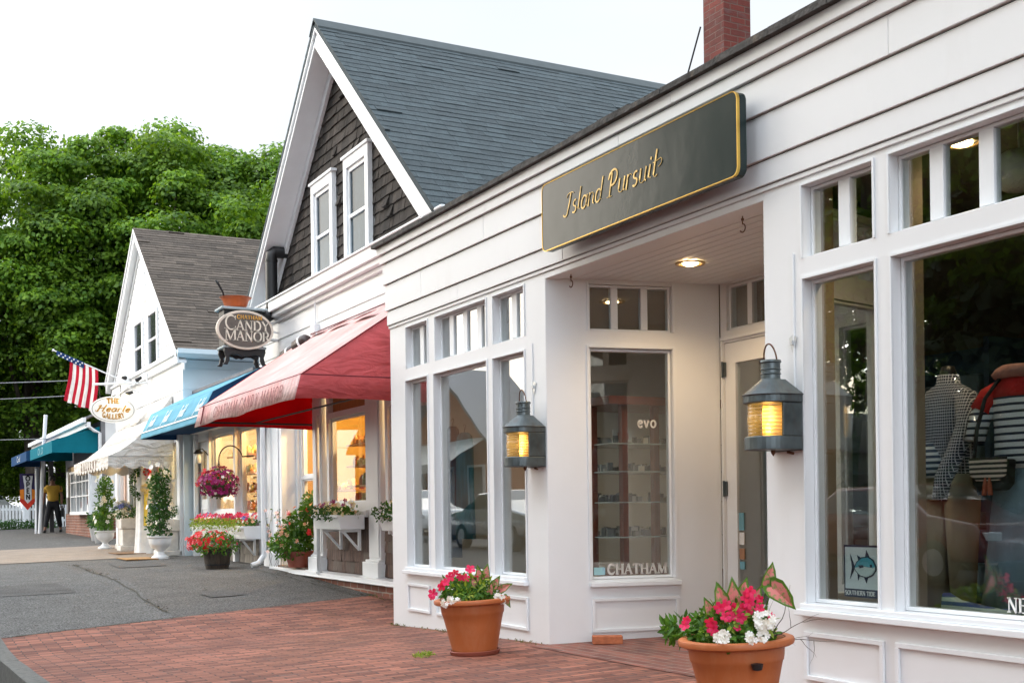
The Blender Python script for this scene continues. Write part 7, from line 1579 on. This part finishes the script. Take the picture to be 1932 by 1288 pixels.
# ------------------------------------------------------------------ person walking
def skin_body(name, verts, edges, radii, m, parent, sub=2):
    me = bpy.data.meshes.new(name); me.from_pydata(verts, edges, []); o = bpy.data.objects.new(name, me); C.objects.link(o); o.parent = parent
    md = o.modifiers.new('skin', 'SKIN'); md.use_smooth_shade = True
    for i, r_ in enumerate(radii): me.skin_vertices[0].data[i].radius = (r_, r_) if not isinstance(r_, tuple) else r_
    me.skin_vertices[0].data[0].use_root = True
    o.modifiers.new('sub', 'SUBSURF').levels = sub; o.modifiers['sub'].render_levels = sub
    me.materials.append(m); return o
PX, PY = -27.4, .58; PZ = gz(PX, PY)
PE = thing('person', 'walking person in yellow polo shirt and dark trousers carrying a dark bag', 'person', (PX, PY, PZ)); PE.rotation_euler = (0, 0, R(-12)); PE.scale = (.93, .93, .93)
SKINM = mat('skin_brown', (.22, .10, .06), .6, .05, 5, 0); HAIRM = mat('hair_black', (.015, .012, .01), .7)
# local axes: walking toward +x (to the camera), y is sideways
V = [(0, 0, .92), (0, .0, 1.06), (.01, 0, 1.24), (.02, 0, 1.42), (.04, 0, 1.50), (.06, 0, 1.57), (.075, 0, 1.66),
     (0, -.10, .88), (.17, -.16, .50), (.27, -.22, .10), (.36, -.24, .05),
     (0, .10, .88), (.02, .15, .50), (-.20, .20, .14), (-.12, .21, .04),
     (.02, -.19, 1.40), (-.06, -.27, 1.14), (.03, -.29, .92), (.05, -.29, .86),
     (.02, .19, 1.40), (.06, .27, 1.14), (.12, .27, .92), (.13, .27, .86)]
E_ = [(0, 1), (1, 2), (2, 3), (3, 4), (4, 5), (5, 6), (0, 7), (7, 8), (8, 9), (9, 10), (0, 11), (11, 12), (12, 13), (13, 14), (3, 15), (15, 16), (16, 17), (17, 18), (3, 19), (19, 20), (20, 21), (21, 22)]
Rd = [(.13, .12), (.13, .15), (.13, .16), (.12, .15), .06, .075, .085, .095, .07, .045, .04, .095, .07, .045, .04, .06, .045, .034, .03, .06, .045, .034, .03]
body = skin_body('body', V, E_, Rd, SKINM, PE)
mb = MB()
for sy, hz in ((-.29, .84), (.27, .84)):
    for f_ in range(5): ang = (f_ - 2) * .012; mb.tube([(.05 + ang, sy, hz), (.06 + ang * 1.4, sy * .99, hz - .05), (.05 + ang * 1.4, sy * .97, hz - .085 + abs(f_ - 2) * .008)], [.009, .008, .006], 6)
mb.T = None
hnd = MB(); hnd.v = [(x_, y_, z_) for x_, y_, z_ in mb.v]; hnd.f = mb.f; hnd.mi = mb.mi
def locbuild(mb, name, m, parent, smooth=False):
    me = bpy.data.meshes.new(name); me.from_pydata(mb.v, [], mb.f); me.materials.append(m); o = bpy.data.objects.new(name, me); C.objects.link(o); o.parent = parent
    if smooth: me.polygons.foreach_set('use_smooth', [True] * len(me.polygons))
    return o
locbuild(hnd, 'fingers', SKINM, PE, True)
sh = skin_body('polo_shirt', [(0, 0, .93), (0, 0, 1.06), (.01, 0, 1.26), (.02, 0, 1.41), (.04, 0, 1.475), (.02, -.19, 1.40), (-.03, -.245, 1.24), (.02, .19, 1.40), (.04, .245, 1.24)], [(0, 1), (1, 2), (2, 3), (3, 4), (3, 5), (5, 6), (3, 7), (7, 8)], [(.15, .17), (.15, .18), (.15, .185), (.13, .17), .075, .085, .075, .085, .075], mat('yellow_polo', (.55, .33, .04), .85, .1, 5, .2), PE)
tr = skin_body('trousers', [(0, 0, 1.06), (0, 0, .90), (0, -.10, .84), (.16, -.16, .50), (.26, -.21, .14), (0, .10, .84), (.02, .15, .50), (-.19, .20, .16)], [(0, 1), (1, 2), (2, 3), (3, 4), (1, 5), (5, 6), (6, 7)], [(.14, .155), (.14, .15), .11, .09, .075, .11, .09, .075], mat('dark_trousers', (.015, .016, .02), .85), PE)
mb = MB(); mb.lathe([(.001, .13), (.05, .12), (.09, .07), (.098, .0), (.09, -.05), (.05, -.06)], (.065, 0, 1.66), 16); locbuild(mb, 'hair', HAIRM, PE, True)
mb = MB(); mb.tube([(.155, 0, 1.66), (.185, 0, 1.625), (.155, 0, 1.615)], [.008, .016, .01], 6); mb.tube([(.15, -.03, 1.575), (.158, 0, 1.572), (.15, .03, 1.575)], .006, 6); mb.tube([(.07, .085, 1.64), (.07, .10, 1.62)], .018, 6); mb.tube([(.07, -.085, 1.64), (.07, -.10, 1.62)], .018, 6); locbuild(mb, 'face', SKINM, PE, True)
mb = MB()
for sx, sy, sz in ((.30, -.23, .03), (-.16, .205, .04)): mb.tube([(sx - .09, sy, sz + .0), (sx, sy, sz + .012), (sx + .12, sy, sz), (sx + .17, sy, sz - .005)], [.045, .055, .045, .025], 10)
locbuild(mb, 'shoe', mat('shoe_black', (.012, .012, .012), .5), PE, True)
mb = MB(); mb.box(-.06, .22, .25, .33, .48, .76); mb.tube([(0, .29, .76), (.05, .28, .86), (.12, .29, .76)], .008, 6); bgp = locbuild(mb, 'carried_bag', mat('bag_black', (.015, .015, .018), .6), None); bgp.location = (PX, PY, PZ); bgp.rotation_euler = PE.rotation_euler; bgp.scale = PE.scale
bgp.name = 'bag'; tag(bgp, 'dark bag hanging from the hand of the walking person', 'bag')

# ------------------------------------------------------------------ far street: fence, hedge, cars, hills of trees
FN = thing('picket_fence', 'white picket fence and gate posts beyond the navy awning', 'fence', (-36, .6, .5))
random.seed(2)
mb = MB()
for k_ in range(26): y_ = -.4 + k_ * .11 + .02; mb.box(-36.02, -35.98, y_, y_ + .06, .5, 1.35)
mb.box(-36.05, -36.0, -.45, 2.5, .75, .83); mb.box(-36.05, -36.0, -.45, 2.5, 1.15, 1.23); mb.build('pickets', WHITE2, FN)
for y_ in (-.3, .75): mb = MB(); mb.box(-36.1, -35.9, y_ - .09, y_ + .09, .4, 2.1 if y_ > 0 else 1.75); mb.box(-36.13, -35.87, y_ - .12, y_ + .12, 2.1 if y_ > 0 else 1.75, 2.16 if y_ > 0 else 1.81); mb.build('gate_post', WHITE2, FN)
mb = MB(); mb.box(-36.05, -35.95, -3.5, -.39, 1.62, 1.70); mb.build('rail', WHITE2, FN)
mb = MB()
for k_ in range(16): foliage(mb, (-34.5 + random.uniform(-.3, .3), -1.6 + k_ * .2, .62), (.35, .25, .22), 140, .09)
tag(mb.build('hedge', LEAF3, None), 'low clipped green hedge at the foot of the far white fence', 'hedge')
def car(loc, rz, paint, label, group='cars parked along the street'):
    t = thing('parked_car', label, 'car', (0, 0, 0), group)
    sec = [(-2.2, .35), (-2.25, .7), (-2.1, .88), (-1.35, .95), (-.75, 1.38), (.55, 1.42), (1.25, .98), (2.05, .86), (2.22, .62), (2.2, .32)]
    mb = MB(); n = len(sec); vs = []
    for yv, k_, dz in ((-.86, 1, 0), (-.80, 1, .0), (.80, 1, .0), (.86, 1, 0)): pass
    lay = [(-.72, .97), (-.84, 1.0), (-.86, 1.0)]
    ys = [-.74, -.86, -.86, .86, .86, .74]
    def ring(y, hi): return [(x_ * (.985 if abs(y) < .8 else 1), y * (.80 if z_ > 1.2 else 1) if hi else y, z_) for x_, z_ in sec]
    for y in (-.86, .86): vs += ring(y, True)
    mb.add(vs, [tuple(range(n)), tuple(range(2 * n - 1, n - 1, -1))] + [(i, i + n, (i + 1) % n + n, (i + 1) % n) for i in range(n)])
    b = mb.build('body', paint, t, bevel=.07, smooth=True)
    mb = MB(); 
    for sy in (-1, 1): mb.add([(-1.2, sy * .865, .98), (1.05, sy * .865, .98), (.5, sy * .72, 1.34), (-.7, sy * .72, 1.32)], [(0, 1, 2, 3)])
    mb.add([(1.2, -.74, .99), (1.2, .74, .99), (.62, .64, 1.40), (.62, -.64, 1.40)], [(0, 1, 2, 3)]); mb.add([(-1.3, -.74, .97), (-1.3, .74, .97), (-.82, .64, 1.35), (-.82, -.64, 1.35)], [(0, 1, 2, 3)])
    mb.build('windows', mat('car_glass', (.02, .025, .03), .05, coat=1), t)
    for wx in (-1.35, 1.38):
        for sy in (-1, 1):
            mb = MB(); mb.tube([(wx, sy * .70, .31), (wx, sy * .88, .31)], .31, 20); wh = mb.build('wheel', mat('tyre', (.015, .015, .015), .8), t); mb = MB(); mb.tube([(wx, sy * .87, .31), (wx, sy * .89, .31)], .19, 16); mb.build('rim', mat('alloy', (.5, .5, .52), .3, metal=.8), wh)
    for sy in (-1, 1): mb = MB(); mb.box(2.12, 2.235, sy * .62 - .15, sy * .62 + .15, .62, .74); mb.build('headlight', mat('lamp_lens', (.7, .72, .75), .1), t, bevel=.02)
    t.location = loc; t.rotation_euler = (0, 0, rz); return t
pw = mat('car_white', (.75, .76, .77), .25, .02, coat=.8); prd = mat('car_red', (.14, .016, .009), .25, .02, coat=.8); psl = mat('car_silver', (.35, .38, .41), .25, .02, metal=.6, coat=.8)
def zroad(x, y): return gz(x, y) - .165
car((-44, -.3, .45), R(20), pw, 'white car parked far down the street at the left edge')
car((-3.4, -9.6, zroad(-3.4, -9.6)), R(2), prd, 'red car parked across the street, mirrored in the big window')
car((-9.6, -9.6, zroad(-9.6, -9.6)), R(0), pw, 'white car parked across the street behind the red one')
car((-15.8, -9.6, zroad(-15.8, -9.6)), R(1), psl, 'silver car parked across the street opposite the gallery')
car((-22.4, -9.6, zroad(-22.4, -9.6)), R(1), pw, 'second white car parked across the street, farther along')
# wires
for a, b, s_, lb_ in (((-30, -14, 5.0), (-24, 1.2, 4.6), .3, 'thin overhead cable crossing the dark trees, upper one'), ((-30, -14, 4.4), (-24, 1.2, 4.2), .3, 'thin overhead cable crossing the dark trees, middle one'), ((-30, -14, 3.4), (-24.3, 1.0, 3.05), .2, 'thin overhead cable crossing the dark trees, lowest one')):
    mb = MB(); A_, B_ = Vector(a), Vector(b); mb.tube([A_.lerp(B_, t_) - Vector((0, 0, s_ * 4 * t_ * (1 - t_))) for t_ in lin(0, 1, 14)], .012, 5); tag(mb.build('cable', mat('grey_cable', (.25, .25, .26), .6), None), lb_, 'cable', 'overhead cables')
mb = MB(); mb.tube([(-.73, 3.97, 6.17), (-.96, 3.95, 5.70), (-1.22, 3.95, 5.2), (-1.5, 3.95, 4.7)], .010, 6); tag(mb.build('guy_wire', IRON, None), 'thin black wire running down from the brick chimney', 'wire')

# ------------------------------------------------------------------ trees
def treemat():
    m = TREEL; n = m.node_tree
    mxn = [q for q in n.nodes if q.type == 'MIX_RGB' and q.blend_type == 'MIX'][0]
    t = n.nodes.new('ShaderNodeTexCoord'); z = n.nodes.new('ShaderNodeTexNoise'); z.inputs['Scale'].default_value = 0.55; z.inputs['Detail'].default_value = 3
    n.links.new(t.outputs['Object'], z.inputs['Vector'])
    rr = n.nodes.new('ShaderNodeMapRange'); rr.inputs['From Min'].default_value = .35; rr.inputs['From Max'].default_value = .65; rr.inputs['To Min'].default_value = .70; rr.inputs['To Max'].default_value = 1.35
    n.links.new(z.outputs['Fac'], rr.inputs['Value'])
    sc = n.nodes.new('ShaderNodeVectorMath'); sc.operation = 'SCALE'; n.links.new(rr.outputs[0], sc.inputs['Scale'])
    tg = [l.to_socket for l in list(n.links) if l.from_node == mxn]
    for l in [l for l in list(n.links) if l.from_node == mxn]: n.links.remove(l)
    n.links.new(mxn.outputs[0], sc.inputs[0])
    for q in tg: n.links.new(sc.outputs[0], q)
treemat()
def crown_mesh(name, seed, rad, nclump, nleaf, size, m, drop=.0, conical=False):
    rng = np.random.default_rng(seed); cs = []
    while len(cs) < nclump:
        d = rng.normal(size=3); d /= np.linalg.norm(d); q = .45 + .55 * rng.random() ** .6
        p = d * q * np.array(rad)
        if conical:
            h_ = rng.random() ** 1.3; rr = rad[0] * (1 - h_) * (.5 + .5 * rng.random()); a = rng.random() * 6.283; p = np.array([rr * cos(a), rr * sin(a), -rad[2] + 2 * rad[2] * h_]); 
        if not conical and p[2] < -.8 * rad[2]: continue
        cs.append(p)
    cs = np.array(cs); cr_ = rng.uniform(.12, .24, nclump) * rad[0]
    if conical: cr_ = rng.uniform(.12, .2, nclump) * rad[0]
    ci = rng.integers(0, nclump, nleaf); d = rng.normal(size=(nleaf, 3)); d /= np.linalg.norm(d, axis=1)[:, None]
    d[:, 2] = np.where(rng.random(nleaf) < .6, np.abs(d[:, 2]), d[:, 2])
    q = rng.uniform(.55, 1.05, nleaf)
    pos = cs[ci] + d * (cr_[ci] * q)[:, None] * np.array([1.2, 1.2, .62])
    nrm = d + np.array([0, 0, .5]) + rng.normal(size=(nleaf, 3)) * .45; nrm /= np.linalg.norm(nrm, axis=1)[:, None]
    t = np.cross(nrm, rng.normal(size=(nleaf, 3))); t /= np.linalg.norm(t, axis=1)[:, None]; b = np.cross(nrm, t)
    s_ = (size * rng.uniform(.6, 1.3, nleaf))[:, None]
    v = np.stack([pos - t * s_ * .55, pos + b * s_ * .42 - nrm * s_ * .06, pos + t * s_ * .62 - nrm * s_ * .15, pos - b * s_ * .42 - nrm * s_ * .06], 1).reshape(-1, 3)
    me = bpy.data.meshes.new(name); me.vertices.add(len(v)); me.vertices.foreach_set('co', v.ravel()); me.loops.add(len(v)); me.loops.foreach_set('vertex_index', np.arange(len(v))); me.polygons.add(nleaf); me.polygons.foreach_set('loop_start', np.arange(0, len(v), 4)); me.polygons.foreach_set('loop_total', np.full(nleaf, 4)); me.materials.append(m); me.update(); me.validate()
    return me, cs
CROWN_A, csA = crown_mesh('maple_crown', 3, (5.2, 5.2, 6.2), 230, 150000, .150, TREEL)
CROWN_B, csB = crown_mesh('maple_crown_b', 8, (5.2, 5.2, 6.2), 210, 140000, .150, TREEL)
CROWN_C, csC = crown_mesh('spruce_crown', 5, (3.6, 3.6, 6.5), 260, 36000, .26, CONIF, conical=True)
def tree(loc, label, me, cs, s_=1.0, rz=0.0, cz=8.8, group='maples behind the shops', name='maple_tree', tr=.32, sz=1.0):
    t = thing(name, label, 'tree', loc, group)
    o = bpy.data.objects.new('crown', me); C.objects.link(o); o.parent = t; o.location = (0, 0, cz); o.scale = (s_, s_, s_ * sz); o.rotation_euler = (0, 0, rz)
    random.seed(int(abs(loc[0] * 7 + loc[1] * 3)))
    mb = MB(); top = Vector((0, 0, cz + 1.0)); 
    pts = [Vector((0, 0, -.4)), Vector((.05, .05, cz * .25)), Vector((.15, -.1, cz * .55)), Vector((.0, .1, cz * .9)), Vector((.1, 0, cz * 1.25))]
    mb.tube(pts, [tr * 1.25, tr, tr * .8, tr * .5, tr * .15], 10)
    for k_ in range(16):
        c = Vector(cs[random.randrange(len(cs))]) * s_; c = Matrix.Rotation(rz, 3, 'Z') @ c; c.z = c.z * sz + cz
        z0 = random.uniform(cz * .35, cz * .95); a = Vector((.1, 0, z0)); mid = a.lerp(c, .5) + Vector((0, 0, .4)); mb.tube([a, mid, c], [tr * .35, tr * .2, .03], 6)
    me2 = bpy.data.meshes.new('trunk'); me2.from_pydata(mb.v, [], mb.f); me2.materials.append(BARK); me2.polygons.foreach_set('use_smooth', [True] * len(me2.polygons)); o2 = bpy.data.objects.new('trunk', me2); C.objects.link(o2); o2.parent = t
    return t
tree((-38, 1.2, .5), 'tall leafy maple rising over the teal awning building at left', CROWN_A, csA, .96, 0, 8.3)
tree((-37, 6.0, .5), 'tall leafy maple directly behind the tan gallery roof ridge', CROWN_B, csB, 1.02, 1.0, 9.0)
tree((-34.5, 9.6, .5), 'leafy maple between the tan roof and the dark shingled gable', CROWN_A, csA, .95, 2.2, 8.2)
tree((-40, -4.5, .5), 'leafy maple at the extreme left edge over the street', CROWN_B, csB, .95, 3.0, 8.2)
tree((-31, 13.5, .5), 'leafy maple hidden mostly behind the dark shingled gable', CROWN_A, csA, .95, 4.0, 8.0)
tree((-52, -1.5, .6), 'pale distant tree at the end of the street', CROWN_B, csB, .8, 5.0, 6.0, tr=.25)
tree((-48, 3.5, .6), 'lower tree filling in behind the white picket fence', CROWN_A, csA, .75, 1.5, 4.6, tr=.25)
tree((-50, -8.5, .6), 'distant tree on the far side of the street end', CROWN_A, csA, 1.0, 1.1, 7.0, tr=.25)
# street side opposite (mirrored in the shop glass)
CROWN_O, csO = crown_mesh('open_crown', 12, (5.2, 5.2, 6.6), 80, 16000, .19, TREEL)
tree((-7.2, -17.5, -.2), 'dark spruce across the street, mirrored in the big display window', CROWN_C, csC, 1.05, 0, 6.6, 'trees across the street', 'spruce_tree', sz=1.0)
tree((-10.5, -16.0, -.2), 'open crowned maple across the street beside the spruce', CROWN_O, csO, .95, 2, 8.6, 'trees across the street')
tree((-3.0, -16.5, -.2), 'second open crowned maple across the street left of the broad maple', CROWN_O, csO, 1.0, 4, 8.8, 'trees across the street')
tree((2.5, -17.5, -.2), 'broad maple across the street opposite the entry', CROWN_A, csA, 1.0, .5, 8.2, 'trees across the street')
tree((13.0, -12.0, -.2), 'broad maple, added unseen to shade the right facade, behind the photographer', CROWN_B, csB, 1.15, 2.5, 9.2, 'trees across the street')  # out of view, added to block sky light from the right facade
tree((-16.0, -21.0, -.2), 'tall maple across the street behind the low grey house', CROWN_A, csA, 1.1, 4, 9.8, 'trees across the street')
# houses opposite
mb = MB(); random.seed(88)
for _ in range(5200):
    p = (random.uniform(-16, 18), -20.5 + random.uniform(-.7, .7), random.uniform(-.3, 3.0)); leaf(mb, p, rndn() + Vector((0, .8, .4)), rndn(), .34, .24)
mb.box(-16, 18, -21.2, -20.6, -.4, 2.8)
tag(mb.build('backdrop_hedge', LEAF3, None), 'tall dark hedge added unseen to darken the mirrored horizon behind the parked cars', 'hedge')  # added to keep bright horizon sky out of the window reflections
def house(x0, x1, y0, y1, h_, rh, wm, rm, label, awn=None):
    t = thing('house', label, 'house', ((x0 + x1) / 2, y1, 0)); 
    mb = MB(); mb.box(x0, x1, y0, y1, -.3, h_); xm = (x0 + x1) / 2; mb.prism([(x0, h_), (x1, h_), (xm, h_ + rh)], y0 + .01, y1 - .01, XZ); mb.build('wall', wm, t)
    mb = MB()
    for sd_ in (-1, 1):
        xe = xm + sd_ * ((x1 - x0) / 2 + .35); ze = h_ - .35 * rh / ((x1 - x0) / 2)
        mb.prism([(xm, h_ + rh), (xe, ze), (xe, ze + .12), (xm, h_ + rh + .14)], y0 - .3, y1 + .35, XZ)
    mb.build('roof', rm, t)
    for k_ in range(3):
        xw = x0 + (x1 - x0) * (k_ + .5) / 3
        for zc in ((1.0, 2.4), (3.6, 5.0)):
            if zc[1] > h_: continue
            mb = MB(); mb.box(xw - .62, xw + .62, y1, y1 + .06, zc[0] - .08, zc[1] + .08); f = mb.build('window', WHITE2, t); mb = MB(); mb.box(xw - .5, xw + .5, y1 + .061, y1 + .07, zc[0], zc[1]); mb.build('pane', mat('dark_sash_glass', (.03, .035, .045)), f)
    if awn:
        mb = MB(); sheetmb(mb, (x0 + .3, y1 + 1.6, 2.5), (x1 - .3, y1 + 1.6, 2.5), (x1 - .3, y1 + .02, 3.4), (x0 + .3, y1 + .02, 3.4), 6, 3); mb.quad((x0 + .3, y1 + 1.6, 2.2), (x1 - .3, y1 + 1.6, 2.2), (x1 - .3, y1 + 1.6, 2.5), (x0 + .3, y1 + 1.6, 2.5)); mb.build('awning', awn, t, solid=.005)
    return t
TANW = mat('tan_clapboard', (.46, .20, .10), .8, .1, 2, .2); GRW = mat('grey_clapboard', (.4, .4, .38), .8, .1, 2, .2); BRW = mat('brown_clapboard', (.22, .09, .05), .8, .1, 2, .2)
house(-33, -25.6, -16.2, -14, 3.3, 2.6, TANW, ROOFG, 'tan gabled house across the street with white awning', WHITEF)
house(-43, -34.5, -22, -14, 3.8, 2.4, BRW, ROOFG, 'brown gabled house across the street, farther down')
house(-22.5, -16.5, -24, -17, 2.6, 1.2, GRW, ROOFG, 'low grey gabled house across the street')
house(13, 24, -24, -15, 5.2, 2.6, GRW, ROOFG, 'grey gabled house across the street near the photographer')
